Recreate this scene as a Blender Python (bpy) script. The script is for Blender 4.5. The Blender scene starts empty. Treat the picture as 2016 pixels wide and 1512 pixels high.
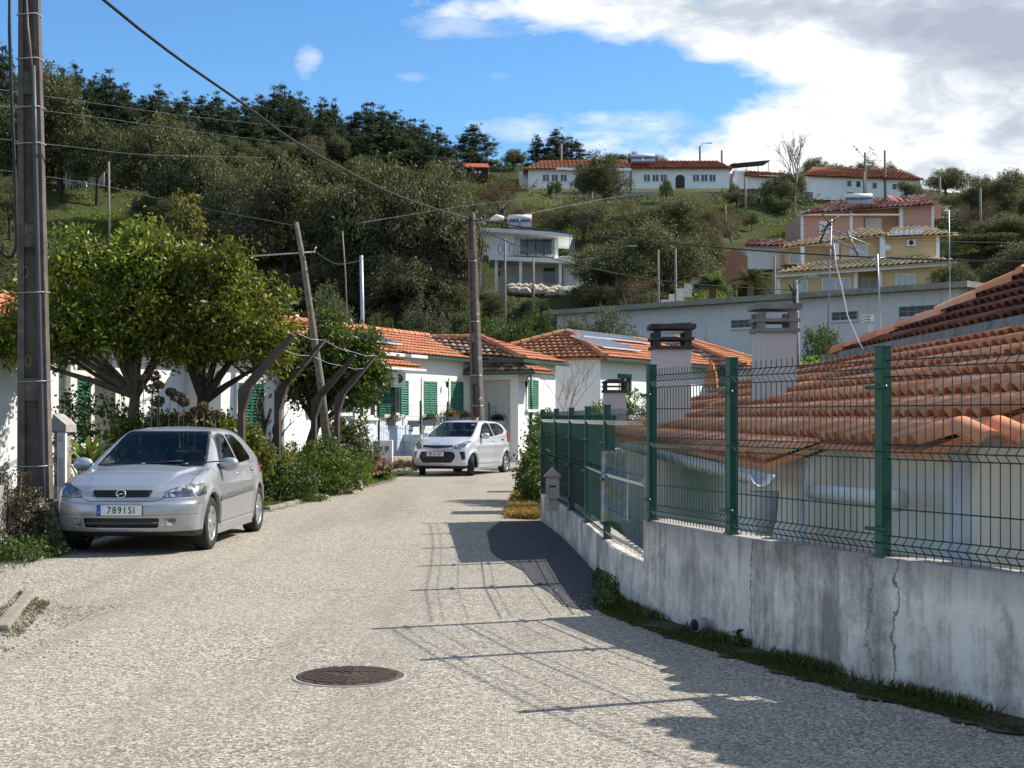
import bpy, bmesh, math, random
import numpy as np
from mathutils import Vector, Matrix
random.seed(7)
SC = bpy.context.scene
COL = SC.collection
F, HX, HY, CZ = 2780.0, 1008.0, 822.0, 1.55
V = Vector
def P(px, py, Y):
    return V(((px-HX)/F*Y, Y, CZ-(py-HY)/F*Y))
def G(px, py):           # point of the flat street seen there
    Y = CZ*F/(py-HY)
    return V(((px-HX)/F*Y, Y, 0))
def smooth(a, b, t):
    t = min(1, max(0, (t-a)/(b-a))); return t*t*(3-2*t)

# ---------------------------------------------------------------- tagging
WL = {}
def tag(o, label=None, cat=None, group=None, kind=None):
    if label: o['label'] = label
    if cat: o['category'] = cat
    if group: o['group'] = group
    if kind: o['kind'] = kind
    return o
def thing(name, label, cat, loc=(0, 0, 0), rz=0, group=None, kind=None):
    o = bpy.data.objects.new(name, None); COL.objects.link(o)
    o.empty_display_size = .1
    o.location = loc; o.rotation_euler = (0, 0, rz); WL[o.name] = V(loc)
    return tag(o, label, cat, group, kind)
def link(name, me, m=None, parent=None, sub=None):
    o = bpy.data.objects.new(name, me); COL.objects.link(o)
    if m is not None:
        for k in (m if isinstance(m, (list, tuple)) else [m]): me.materials.append(k)
    if parent is not None: o.parent = parent
    WL[o.name] = sub if sub is not None else V((0, 0, 0))
    return o
def copy_tree(o, parent=None):
    c = o.copy(); COL.objects.link(c); c.parent = parent
    WL[c.name] = WL.get(o.name, V((0, 0, 0)))
    for ch in list(o.children): copy_tree(ch, c)
    return c

# ---------------------------------------------------------------- mesh builder
class MB:
    def __init__(s): s.v = []; s.f = []; s.m = []; s.sm = []; s.r = []
    def add(s, vs, fs, mi=0, sm=False, r=0.5):
        b = len(s.v); s.v += [tuple(p) for p in vs]
        for f in fs: s.f.append([b+i for i in f]); s.m.append(mi); s.sm.append(sm); s.r.append(r)
    def hexa(s, c, mi=0, r=.5):
        s.add(c, [(0, 3, 2, 1), (4, 5, 6, 7), (0, 1, 5, 4), (1, 2, 6, 5), (2, 3, 7, 6), (3, 0, 4, 7)], mi, False, r)
    def box(s, x0, x1, y0, y1, z0, z1, mi=0, r=.5):
        s.hexa([(x0, y0, z0), (x1, y0, z0), (x1, y1, z0), (x0, y1, z0), (x0, y0, z1), (x1, y0, z1), (x1, y1, z1), (x0, y1, z1)], mi, r)
    def obox(s, fr, s0, s1, o0, o1, z0, z1, mi=0, r=.5, dz=0):
        # fr = (origin, along, outward); box along s, outward o, height z; dz = rise along s
        A, d, n = fr; c = []
        for z in (z0, z1):
            for (a, b) in ((s0, o0), (s0, o1), (s1, o1), (s1, o0)):
                q = A + d*a + n*b; c.append((q.x, q.y, q.z+z+dz*a))
        s.hexa(c, mi, r)
    def tube(s, pts, rad, n=6, cap=True, mi=0, sm=True, r=.5):
        pts = [V(p) for p in pts]; rs = rad if isinstance(rad, (list, tuple)) else [rad]*len(pts)
        vs = []; u = None
        for i, p in enumerate(pts):
            t = (pts[min(i+1, len(pts)-1)]-pts[max(i-1, 0)]).normalized()
            if u is None:
                u = t.orthogonal().normalized()
            else:
                u = (u - t*u.dot(t)); u = u.normalized() if u.length > 1e-6 else t.orthogonal().normalized()
            w = t.cross(u)
            for k in range(n):
                a = 2*math.pi*(k+.5)/n
                vs.append(p + (u*math.cos(a)+w*math.sin(a))*rs[i])
        fs = []
        for i in range(len(pts)-1):
            for k in range(n):
                k2 = (k+1) % n; fs.append((i*n+k, i*n+k2, (i+1)*n+k2, (i+1)*n+k))
        if cap: fs.append(tuple(range(n))[::-1]); fs.append(tuple((len(pts)-1)*n+k for k in range(n)))
        s.add(vs, fs, mi, sm, r)
    def lathe(s, prof, n=24, axis='z', c=(0, 0, 0), mi=0, sm=True, closed=False):
        vs = []; c = V(c)
        for (rr, h) in prof:
            for k in range(n):
                a = 2*math.pi*k/n; q = (rr*math.cos(a), rr*math.sin(a), h)
                if axis == 'x': q = (h, q[0], q[1])
                if axis == 'y': q = (q[0], h, q[1])
                vs.append(c+V(q))
        m = len(prof); fs = []
        for i in range(m if closed else m-1):
            j = (i+1) % m
            for k in range(n):
                k2 = (k+1) % n; fs.append((i*n+k, i*n+k2, j*n+k2, j*n+k))
        if not closed:
            fs.append(tuple(range(n))[::-1]); fs.append(tuple((m-1)*n+k for k in range(n)))
        s.add(vs, fs, mi, sm)
    def prism(s, poly, off, mi=0, r=.5):
        poly = [V(p) for p in poly]; off = V(off); n = len(poly)
        s.add(poly+[p+off for p in poly], [tuple(range(n))[::-1], tuple(range(n, 2*n))]+[(i, (i+1) % n, n+(i+1) % n, n+i) for i in range(n)], mi, False, r)
    def build(s, name, m, parent=None, local=False, fix=True, bev=0):
        org = V((0, 0, 0))
        if parent is not None and not local: org = WL[parent.name]
        me = bpy.data.meshes.new(name)
        me.from_pydata([(a-org.x, b-org.y, c-org.z) for a, b, c in s.v], [], s.f)
        ms = m if isinstance(m, (list, tuple)) else [m]
        for k in ms: me.materials.append(k)
        me.polygons.foreach_set('material_index', s.m); me.polygons.foreach_set('use_smooth', s.sm)
        at = me.attributes.new('rnd', 'FLOAT', 'FACE'); at.data.foreach_set('value', s.r)
        if fix:
            bm = bmesh.new(); bm.from_mesh(me); bmesh.ops.recalc_face_normals(bm, faces=bm.faces)
            if bev: bmesh.ops.bevel(bm, geom=bm.edges[:], offset=bev, segments=2, affect='EDGES', profile=.7)
            bm.to_mesh(me); bm.free()
        me.validate(); me.update()
        o = bpy.data.objects.new(name, me); COL.objects.link(o)
        if parent is not None: o.parent = parent
        WL[o.name] = org
        return o
def frame(A, B):
    A = V((A[0], A[1], A[2] if len(A) > 2 else 0)); B = V((B[0], B[1], A.z))
    d = (B-A); L = d.length; d.normalize(); n = V((d.y, -d.x, 0))
    return (A, d, n), L

# ---------------------------------------------------------------- materials
def newmat(name):
    m = bpy.data.materials.new(name); m.use_nodes = True
    nt = m.node_tree; b = nt.nodes['Principled BSDF']
    return m, nt, b
def N(nt, t, **k):
    n = nt.nodes.new(t)
    for a, b in k.items():
        if a.startswith('i_'):
            key = a[2:]; key = int(key) if key.isdigit() else key.replace('_', ' ')
            n.inputs[key].default_value = b
        else: setattr(n, a, b)
    return n
def ramp(nt, stops, interp='LINEAR'):
    r = nt.nodes.new('ShaderNodeValToRGB'); e = r.color_ramp.elements; r.color_ramp.interpolation = interp
    e[0].position, e[0].color = stops[0][0], c4(stops[0][1]); e[1].position, e[1].color = stops[-1][0], c4(stops[-1][1])
    for p, c in stops[1:-1]:
        x = e.new(p); x.color = c4(c)
    return r
def c4(c):
    if isinstance(c, (int, float)): c = (c, c, c)
    return (c[0], c[1], c[2], 1)
def mul(c, k): return tuple(min(1, x*k) for x in c)
def mixc(nt, fac, a, b, mode='MIX'):
    m = nt.nodes.new('ShaderNodeMix'); m.data_type = 'RGBA'; m.blend_type = mode
    for s, v in ((0, fac), (6, a), (7, b)):
        if hasattr(v, 'links'): nt.links.new(v, m.inputs[s])
        elif s == 0: m.inputs[0].default_value = v
        else: m.inputs[s].default_value = c4(v)
    return m.outputs[2]
def noise(nt, scale, detail=4, rough=.6, vec=None, dist=0):
    n = N(nt, 'ShaderNodeTexNoise', i_Scale=scale, i_Detail=detail, i_Roughness=rough, i_Distortion=dist)
    if vec is None: vec = pos(nt)
    nt.links.new(vec, n.inputs['Vector']); return n.outputs['Fac']
def pos(nt, sc=None):
    g = nt.nodes.get('GP') or N(nt, 'ShaderNodeNewGeometry', name='GP')
    if sc is None: return g.outputs['Position']
    m = N(nt, 'ShaderNodeVectorMath', operation='MULTIPLY'); m.inputs[1].default_value = sc
    nt.links.new(g.outputs['Position'], m.inputs[0]); return m.outputs[0]
def maprange(nt, v, a, b, c=0, d=1):
    m = N(nt, 'ShaderNodeMapRange', i_1=a, i_2=b, i_3=c, i_4=d); m.clamp = True
    nt.links.new(v, m.inputs[0]); return m.outputs[0]
def math_(nt, op, a, b=0):
    m = N(nt, 'ShaderNodeMath', operation=op)
    for i, v in enumerate((a, b)):
        if hasattr(v, 'links'): nt.links.new(v, m.inputs[i])
        else: m.inputs[i].default_value = v
    return m.outputs[0]
def bump(nt, b, h, st=.3, dist=.01):
    n = N(nt, 'ShaderNodeBump', i_Strength=st, i_Distance=dist); nt.links.new(h, n.inputs['Height']); nt.links.new(n.outputs[0], b.inputs['Normal'])
MC = {}
def mat(name, col, rough=.7, metal=0, var=.18, scale=4, bmp=0, spec=.4, dirt=None, dscale=1.2, damt=.5):
    if name in MC: return MC[name]
    m, nt, b = newmat(name)
    b.inputs['Roughness'].default_value = rough; b.inputs['Metallic'].default_value = metal; b.inputs['Specular IOR Level'].default_value = spec
    n1 = noise(nt, scale, 6, .65)
    c = mixc(nt, maprange(nt, n1, .3, .7), mul(col, 1-var), mul(col, 1+var))
    if dirt is not None:
        n2 = noise(nt, dscale, 6, .7)
        c = mixc(nt, maprange(nt, n2, .5, .72, 0, damt), c, dirt)
    nt.links.new(c, b.inputs['Base Color'])
    if bmp: bump(nt, b, noise(nt, scale*8, 4, .7), bmp, .02)
    MC[name] = m; return m
def leafmat(name, stops, trans=.3, rough=.45, spec=.35):
    m, nt, b = newmat(name)
    a = N(nt, 'ShaderNodeAttribute', attribute_name='rnd')
    r = ramp(nt, stops); nt.links.new(a.outputs['Fac'], r.inputs[0])
    oi = N(nt, 'ShaderNodeObjectInfo')
    k = maprange(nt, oi.outputs['Random'], 0, 1, .78, 1.25)
    hs = N(nt, 'ShaderNodeHueSaturation'); nt.links.new(k, hs.inputs['Value']); nt.links.new(r.outputs[0], hs.inputs['Color'])
    nt.links.new(maprange(nt, oi.outputs['Random'], 0, 1, .485, .515), hs.inputs['Hue'])
    nt.links.new(hs.outputs[0], b.inputs['Base Color'])
    b.inputs['Roughness'].default_value = rough; b.inputs['Specular IOR Level'].default_value = spec
    t = N(nt, 'ShaderNodeBsdfTranslucent'); nt.links.new(mixc(nt, .4, hs.outputs[0], (.25, .3, .02)), t.inputs[0])
    mx = N(nt, 'ShaderNodeMixShader', i_0=trans); out = nt.nodes['Material Output']
    nt.links.new(b.outputs[0], mx.inputs[1]); nt.links.new(t.outputs[0], mx.inputs[2]); nt.links.new(mx.outputs[0], out.inputs[0])
    return m

def tilemat(name, c1, c2, c3, lichen=(.09, .07, .055), lam=.5, lsc=1.5):
    m, nt, b = newmat(name)
    a = N(nt, 'ShaderNodeAttribute', attribute_name='rnd')
    r = ramp(nt, [(0, c1), (.5, c2), (1, c3)]); nt.links.new(a.outputs['Fac'], r.inputs[0])
    n1 = noise(nt, 14, 5, .7); c = mixc(nt, maprange(nt, n1, .3, .75, 0, .45), r.outputs[0], mul(c2, .62))
    n2 = noise(nt, lsc, 8, .75); c = mixc(nt, maprange(nt, n2, .48, .68, 0, lam), c, lichen)
    nt.links.new(c, b.inputs['Base Color']); b.inputs['Roughness'].default_value = .85; b.inputs['Specular IOR Level'].default_value = .2
    return m

def wallmat(name, col, grime=(.25, .22, .19), amt=.35, streak=.35):
    m, nt, b = newmat(name)
    st = noise(nt, 1, 6, .65, pos(nt, (3.5, 3.5, .28))); bl = noise(nt, .9, 7, .7); fi = noise(nt, 22, 4, .7)
    c = mixc(nt, maprange(nt, bl, .45, .75, 0, amt), col, mul(col, .72))
    c = mixc(nt, maprange(nt, st, .55, .8, 0, streak), c, grime)
    c = mixc(nt, maprange(nt, fi, .62, .8, 0, .25), c, mul(col, .6))
    nt.links.new(c, b.inputs['Base Color']); b.inputs['Roughness'].default_value = .9; b.inputs['Specular IOR Level'].default_value = .2
    bump(nt, b, fi, .15, .01); return m

# ---------------------------------------------------------------- foliage
RNG = np.random.default_rng(11)
def leafmesh(name, C, size, asp=.45, up=.0, rng=RNG, shade=None, bend=True):
    """C: leaf centres (n,3); rhombic leaves, randomly turned"""
    n = len(C); C = np.asarray(C, dtype=float)
    size = np.broadcast_to(np.asarray(size, dtype=float), (n,))*rng.uniform(.65, 1.35, n)
    d = rng.normal(size=(n, 3)); d[:, 2] += up; d /= np.linalg.norm(d, axis=1)[:, None]
    e = rng.normal(size=(n, 3)); e -= (e*d).sum(1)[:, None]*d; e /= np.linalg.norm(e, axis=1)[:, None]
    L = size[:, None]/2*d; W = size[:, None]/2*asp*e; nn = np.cross(d, e)*size[:, None]*.12
    vs = np.stack([C-L, C+W+nn, C+L, C-W+nn], 1).reshape(-1, 3)
    return quadmesh(name, vs, rng.uniform(0, 1, n) if shade is None else np.clip(shade+rng.normal(0, .18, n), 0, 1))
def quadmesh(name, vs, rnd):
    n = len(vs)//4; me = bpy.data.meshes.new(name)
    me.vertices.add(4*n); me.vertices.foreach_set('co', vs.astype(np.float32).ravel())
    me.loops.add(4*n); me.loops.foreach_set('vertex_index', np.arange(4*n, dtype=np.int32))
    me.polygons.add(n); me.polygons.foreach_set('loop_start', np.arange(0, 4*n, 4, dtype=np.int32))
    at = me.attributes.new('rnd', 'FLOAT', 'FACE'); at.data.foreach_set('value', np.asarray(rnd, dtype=np.float32))
    me.update(calc_edges=True); me.validate(); return me
def crown_pts(blobs, n, rng, clump=.35, per=26, shell=.75):
    """leaf centres gathered in clumps near the surface of overlapping lumps"""
    blobs = np.array(blobs, dtype=float); vol = (blobs[:, 3]*blobs[:, 4]*blobs[:, 5])**.67; vol /= vol.sum()
    nc = max(4, n//per); bi = rng.choice(len(blobs), nc, p=vol)
    d = rng.normal(size=(nc, 3)); d /= np.linalg.norm(d, axis=1)[:, None]
    rr = shell+(1-shell)*rng.uniform(-1.2, 1.1, nc); rr = np.clip(rr, .15, 1.12)
    K = blobs[bi, :3]+d*blobs[bi, 3:6]*rr[:, None]
    cs = clump*rng.uniform(.5, 1.4, nc); ck = rng.uniform(0, 1, nc)
    ci = rng.integers(0, nc, n)
    p = K[ci]+rng.normal(size=(n, 3))*cs[ci][:, None]*np.array([.5, .5, .38])
    return p, ck[ci]
# ---------------------------------------------------------------- ground, street, hill
GP_ = [(0, 0), (23, 0), (39, 0), (46, .1), (52, .45), (60, 1.5), (72, 2.8), (97, 4.8), (103, 8.3), (110, 11.6), (130, 17.2), (150, 23), (170, 28.9), (190, 34.3), (205, 37), (230, 35), (300, 22), (600, 0), (1200, -10)]
def wallx(Y):
    pts = [(-30, 9), (4.0, 4.6), (6.0, 3.2), (7.2, 2.61), (8.08, 2.14), (9.68, 1.51), (11.1, 1.05), (11.7, .93), (13.4, .85), (15.5, .78), (18.4, .64), (21.3, .42)]
    if Y >= 21.3: return .42
    for (a, b), (c, d) in zip(pts, pts[1:]):
        if Y <= c: return b+(d-b)*(Y-a)/(c-a)
def base_h(Y):
    for (a, b), (c, d) in zip(GP_, GP_[1:]):
        if Y <= c: return b+(d-b)*(max(Y, 0)-a)/(c-a)
    return -10
PADS = [(.165, .345, 107, 127, 9.0), (.18, .32, 129.5, 143, 15.2), (-.035, .065, 107, 121, 11.35), (-.01, .165, 165, 184, 28.5), (.16, .30, 172, 186, 27.5)]
def gh(X, Y):
    z = base_h(Y)
    if Y > 100:
        u = X/Y
        z += smooth(120, 200, Y)*(1-smooth(-.34, .06, u))*9*(1-smooth(230, 500, Y))
        z -= smooth(120, 200, Y)*smooth(.05, .3, u)*3.0
    if Y > 56: z += .5*math.sin(X*.21+Y*.13)+.35*math.sin(X*.47-Y*.31)
    if Y > 66: z += .22*math.sin(X*.9+Y*.7)*math.sin(Y*1.1)
    if Y > 100:
        for (u0, u1, y0, y1, zp) in PADS:
            if y0 <= Y <= y1 and u0-.02 < X/Y < u1+.02:
                k = smooth(u0-.02, u0, X/Y)*(1-smooth(u1, u1+.02, X/Y)); z = min(z, z+(zp-z)*k)
    if Y < 46:
        k = smooth(wallx(Y)+.15, wallx(Y)+1.2, X)*(1-smooth(23, 40, Y))
        z = z-1.35*k
    elif X > 2 : z -= 0
    if X < -5.6 and Y > 15 and Y < 60: z += .25*smooth(5.6, 8, -X)*smooth(15, 18, Y)
    return z
def on_hill(px, py, y0=56, y1=230):
    Y = y0
    while Y < y1:
        p = P(px, py, Y)
        if p.z <= gh(p.x, Y): return V((p.x, Y, gh(p.x, Y)))
        Y += .5
    p = P(px, py, 196); return V((p.x, 196, gh(p.x, 196)))

def ground_material():
    m, nt, b = newmat('hillside soil and grass')
    n1 = noise(nt, .09, 5, .6); n2 = noise(nt, 1.3, 7, .75); n3 = noise(nt, 9, 4, .7)
    g = mixc(nt, maprange(nt, n3, .3, .7), (.03, .04, .014), (.085, .095, .035))
    br = mixc(nt, maprange(nt, n3, .3, .7), (.06, .05, .032), (.15, .12, .075))
    c = mixc(nt, maprange(nt, n2, .52, .66), g, br)
    c = mixc(nt, maprange(nt, n1, .5, .62), c, mixc(nt, maprange(nt, n2, .3, .6), (.09, .12, .03), (.05, .06, .02)))
    nt.links.new(c, b.inputs['Base Color']); b.inputs['Roughness'].default_value = 1; b.inputs['Specular IOR Level'].default_value = .1
    bump(nt, b, n2, .8, .3); return m
M_ground = ground_material()
def lin(a, b, s):
    o = [a]
    while o[-1] < b: o.append(o[-1]+s)
    return o
xs = lin(-420, -64, 14)+lin(-60, -12.5, 2.5)+lin(-11, 11, .5)+lin(13, 64, 2.5)+lin(72, 420, 14)
ys = lin(-60, -4, 8)+lin(0, 60, .8)+lin(62, 250, 2.2)+lin(270, 1150, 40)
b_ = MB(); nx = len(xs)
b_.v = [(x, y, gh(x, y)) for y in ys for x in xs]
b_.f = [[j*nx+i, j*nx+i+1, (j+1)*nx+i+1, (j+1)*nx+i] for j in range(len(ys)-1) for i in range(nx-1)]
b_.m = [0]*len(b_.f); b_.sm = [True]*len(b_.f); b_.r = [.5]*len(b_.f)
tag(b_.build('ground', M_ground, fix=False), kind='structure')

def road_material(name, lo, mid, hi, tint, sc=62, dark=.3):
    m, nt, b = newmat(name)
    v = N(nt, 'ShaderNodeTexVoronoi', i_Scale=sc, i_Randomness=1.0); nt.links.new(pos(nt), v.inputs['Vector'])
    sx = N(nt, 'ShaderNodeSeparateColor'); nt.links.new(v.outputs['Color'], sx.inputs[0])
    r = ramp(nt, [(0, lo), (.4, mid), (.8, hi), (1, mul(hi, 1.35))]); nt.links.new(sx.outputs[0], r.inputs[0])
    edge = maprange(nt, v.outputs['Distance'], .45, .9)
    c = mixc(nt, edge, r.outputs[0], mul(lo, .6))
    n0 = noise(nt, .35, 6, .6); n1 = noise(nt, 2.2, 6, .7); n2 = noise(nt, .12, 4, .6)
    c = mixc(nt, maprange(nt, n0, .42, .7, 0, .35), c, tint)
    c = mixc(nt, maprange(nt, n1, .55, .78, 0, dark), c, mul(lo, .9))
    tr = noise(nt, 1, 5, .6, pos(nt, (1.1, .07, 1)))
    c = mixc(nt, maprange(nt, tr, .5, .66, 0, .45), c, mul(mid, .6)); st_ = noise(nt, .8, 8, .75, None, .6); c = mixc(nt, maprange(nt, st_, .60, .68, 0, .4), c, mul(lo, .8))
    c = mixc(nt, maprange(nt, n2, .40, .60, 0, .3), c, mul(tint, .72))
    nt.links.new(c, b.inputs['Base Color']); b.inputs['Roughness'].default_value = .95; b.inputs['Specular IOR Level'].default_value = .15
    h = math_(nt, 'ADD', sx.outputs[1], math_(nt, 'MULTIPLY', v.outputs['Distance'], -1.2))
    bump(nt, b, h, .38, .010); return m
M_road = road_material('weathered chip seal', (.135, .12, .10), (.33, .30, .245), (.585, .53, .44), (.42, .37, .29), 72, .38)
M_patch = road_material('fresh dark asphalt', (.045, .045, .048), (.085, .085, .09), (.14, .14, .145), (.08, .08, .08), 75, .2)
def sheet(name, poly, z, m, kind='structure', n=None):
    b = MB(); b.add([(x, y, z) for x, y in poly], [tuple(range(len(poly)))]); o = b.build(name, m)
    if kind: o['kind'] = kind
    return o
left_edge = [(-9, -40), (-9, 12.9), (-6.1, 14.3), (-5.5, 14.9), (-5.3, 15.6), (-5.3, 20.2), (-4.25, 22.0), (-4.05, 24.0), (-3.85, 26.4), (-3.4, 30.6), (-3.0, 34), (-2.9, 37), (-2.7, 41), (-2.2, 46), (-1, 51.5)]
right_edge = [(1.6, 51.5), (.9, 46), (.62, 40), (.5, 33), (.44, 27), (.38, 24), (.45, 21.3)]+[(wallx(y)+.02, y) for y in (18.4, 15.5, 13.4, 11.7, 11.1, 9.68, 8.08, 7.2, 6, 4)]+[(9, -30), (9, -40)]
def strip_poly(name, L, R, z, m):
    b = MB()
    Ys = [-40, -10, 0, 4, 6, 7.2, 8.08, 9.0, 9.68, 10.4, 11.1, 11.7, 12.9, 13.4, 14.3, 14.9, 15.2, 15.5, 18.4, 19.4, 21.3, 22, 24, 26.4, 27, 30.6, 33, 34, 37, 39, 40, 41, 44, 46, 51.4]
    def at(E, y):
        E = sorted(E, key=lambda p: p[1])
        for (a, c), (d, e) in zip(E, E[1:]):
            if c <= y <= e and e > c: return a+(d-a)*(y-c)/(e-c)
        return E[-1][0]
    for y in Ys: 
        b.v.append((at(L, y), y, z if y < 22 else z+gh(0, y)+.012)); b.v.append((at(R, y), y, z if y < 22 else z+gh(0, y)+.012))
    b.f = [[2*i, 2*i+1, 2*i+3, 2*i+2] for i in range(len(Ys)-1)]; k = len(b.f); b.m = [0]*k; b.sm = [False]*k; b.r = [.5]*k
    o = b.build(name, m); o['kind'] = 'structure'; return o
strip_poly('road', left_edge, right_edge, .006, M_road)
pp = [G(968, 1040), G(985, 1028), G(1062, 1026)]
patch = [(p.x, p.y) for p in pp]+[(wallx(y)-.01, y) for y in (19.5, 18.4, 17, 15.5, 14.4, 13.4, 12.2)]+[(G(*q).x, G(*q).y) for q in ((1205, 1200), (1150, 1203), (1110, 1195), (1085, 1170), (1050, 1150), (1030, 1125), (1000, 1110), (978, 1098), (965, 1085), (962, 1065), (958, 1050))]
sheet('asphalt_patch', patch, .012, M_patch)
# pale gravel apron at the bottom left
M_conc = mat('old concrete', (.33, .31, .28), .9, 0, .25, 6, .3, .2, (.12, .11, .09), 1.5, .6)
M_conc_d = mat('dark weathered concrete', (.10, .095, .09), .9, 0, .3, 5, .3, .2, (.045, .042, .04), 2.0, .7)
M_metal_rust = mat('rusty cast iron', (.10, .065, .052), .7, .3, .4, 18, .4, .4, (.05, .04, .035), 6, .5)

# manhole
mc = G(688, 1334)
t = thing('manhole_cover', 'round rusty ribbed manhole cover set flush in the sunlit street', 'manhole cover', (mc.x, mc.y, .008))
b = MB(); b.lathe([(.318, .0), (.318, .004), (.334, .004), (.345, -.003), (.318, -.004)], 48, closed=True); b.build('frame', M_conc, t, local=True)
b = MB(); b.lathe([(.31, -.01), (.315, .006), (.305, .009), (.0001, .009)], 48)
for i in range(-14, 15):
    s = i*.04
    for sg in (-1, 1):
        x0, x1 = (.0, .30) if sg > 0 else (-.30, 0)
        pts = []
        for k in range(13):
            x = x0+(x1-x0)*k/12; y = s+abs(x)*.75
            if x*x+y*y < .29**2 and not (abs(x) < .14 and abs(y) < .07): pts.append((x, y))
        if len(pts) >= 2:
            (xa, ya), (xb, yb) = pts[0], pts[-1]; n = V((-(yb-ya), xb-xa, 0)).normalized()*.008
            b.prism([V((xa, ya, .0085))+n, V((xa, ya, .0085))-n, V((xb, yb, .0085))-n, V((xb, yb, .0085))+n], (0, 0, .007))
for y in (-.045, -.015, .02, .05):
    for k in range(7):
        if (k*7+int(y*1000)) % 3: b.box(-.12+k*.036, -.098+k*.036, y-.008, y+.008, .0085, .0145)
b.build('lid', M_metal_rust, t, local=True)

# kerb stones on the left
M_kerb = mat('kerb stone', (.28, .255, .205), .9, 0, .25, 9, .4, .2, (.15, .13, .1), 3, .6)
kp = [G(526, 1006), G(560, 998), G(596, 990)]
t = thing('kerb', 'low pale kerb edging the grass verge behind the silver car', 'kerb', (kp[0].x, kp[0].y, 0))
for a, c in zip(kp, kp[1:]):
    fr, L = frame(a, c); n = max(2, int(L/.8))
    for k in range(n):
        b = MB(); b.obox(fr, k*L/n+.01, (k+1)*L/n-.01, -.06+random.uniform(-.015, .015), .05, -.05, .085+random.uniform(-.02, .01)); b.build('kerb_stone', M_kerb, t, bev=.015)
fr, L = frame(G(60, 1172), G(2, 1245))
t = thing('kerb', 'short worn kerb piece at the bottom left corner among moss', 'kerb', fr[0])
for k in range(2):
    b = MB(); b.obox(fr, k*L/2+.01, (k+1)*L/2-.01, -.05, .06, -.05, .04+.012*k); b.build('kerb_stone', M_kerb, t, bev=.02)
kp = [V((-5.35, 15.4, 0)), V((-5.32, 20.0, 0))]
fr, L = frame(*kp)
t = thing('kerb', 'shaded low kerb running under the silver car', 'kerb', fr[0])
for k in range(5):
    b = MB(); b.obox(fr, k*L/5+.01, (k+1)*L/5-.01, -.06, .05, -.05, .07); b.build('kerb_stone', M_kerb, t, bev=.015)

# ---------------------------------------------------------------- sky
w = bpy.data.worlds.new('World'); SC.world = w; w.use_nodes = True; nt = w.node_tree
for n in list(nt.nodes): nt.nodes.remove(n)
SUN_AZ = V((2.04, .74, 0)).normalized(); SUN_EL = math.radians(41.5)
sky = N(nt, 'ShaderNodeTexSky', sky_type='NISHITA'); sky.sun_disc = False
sky.sun_elevation = SUN_EL; sky.sun_rotation = math.atan2(SUN_AZ.x, SUN_AZ.y)
sky.altitude = 400; sky.air_density = 1.0; sky.dust_density = .35; sky.ozone_density = 2.2
hs = N(nt, 'ShaderNodeHueSaturation', i_Saturation=1.18, i_Value=1.05); nt.links.new(sky.outputs[0], hs.inputs['Color'])
bg1 = N(nt, 'ShaderNodeBackground', i_Strength=.118); nt.links.new(mixc(nt, 1.0, hs.outputs[0], (.72, .89, 1.0), 'MULTIPLY'), bg1.inputs[0])
tc = N(nt, 'ShaderNodeTexCoord'); sp = N(nt, 'ShaderNodeSeparateXYZ'); nt.links.new(tc.outputs['Generated'], sp.inputs[0])
yy = math_(nt, 'MAXIMUM', sp.outputs[1], .02)
u = math_(nt, 'DIVIDE', sp.outputs[0], yy); v = math_(nt, 'DIVIDE', sp.outputs[2], yy)
cb = N(nt, 'ShaderNodeCombineXYZ'); nt.links.new(u, cb.inputs[0]); nt.links.new(math_(nt, 'MULTIPLY', v, 2.0), cb.inputs[1])
nz = noise(nt, 6.5, 9, .58, cb.outputs[0], .25); nz2 = noise(nt, 3.2, 7, .55, cb.outputs[0], .3); nz3 = noise(nt, 14, 6, .6, cb.outputs[0])
# left edge of the cloud bank for each elevation v (0..0.4)
rp = ramp(nt, [(0, .43), (.40, .43), (.47, .50), (.53, .54), (.58, .63), (.62, .60), (.66, .51), (.72, .41), (.80, .47), (1, .36)])
nt.links.new(math_(nt, 'MULTIPLY', v, 2.5), rp.inputs[0])
u0 = math_(nt, 'SUBTRACT', rp.outputs[0], .45)
d = math_(nt, 'SUBTRACT', u, u0)
dd = math_(nt, 'ADD', d, math_(nt, 'MULTIPLY', math_(nt, 'SUBTRACT', nz, .5), .42))
nz5 = noise(nt, 24, 9, .62, cb.outputs[0], .5); dd = math_(nt, 'ADD', dd, math_(nt, 'MULTIPLY', math_(nt, 'SUBTRACT', nz2, .5), .3)); dd = math_(nt, 'ADD', dd, math_(nt, 'MULTIPLY', math_(nt, 'SUBTRACT', nz5, .5), .12))
mk = maprange(nt, dd, .0, .075); mk = math_(nt, 'MULTIPLY', mk, maprange(nt, sp.outputs[1], .02, .2))
hole = maprange(nt, nz2, .60, .70); hole = math_(nt, 'MULTIPLY', hole, maprange(nt, v, .30, .2)); mk = math_(nt, 'MULTIPLY', mk, math_(nt, 'SUBTRACT', 1, math_(nt, 'MULTIPLY', hole, .8)))
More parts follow.
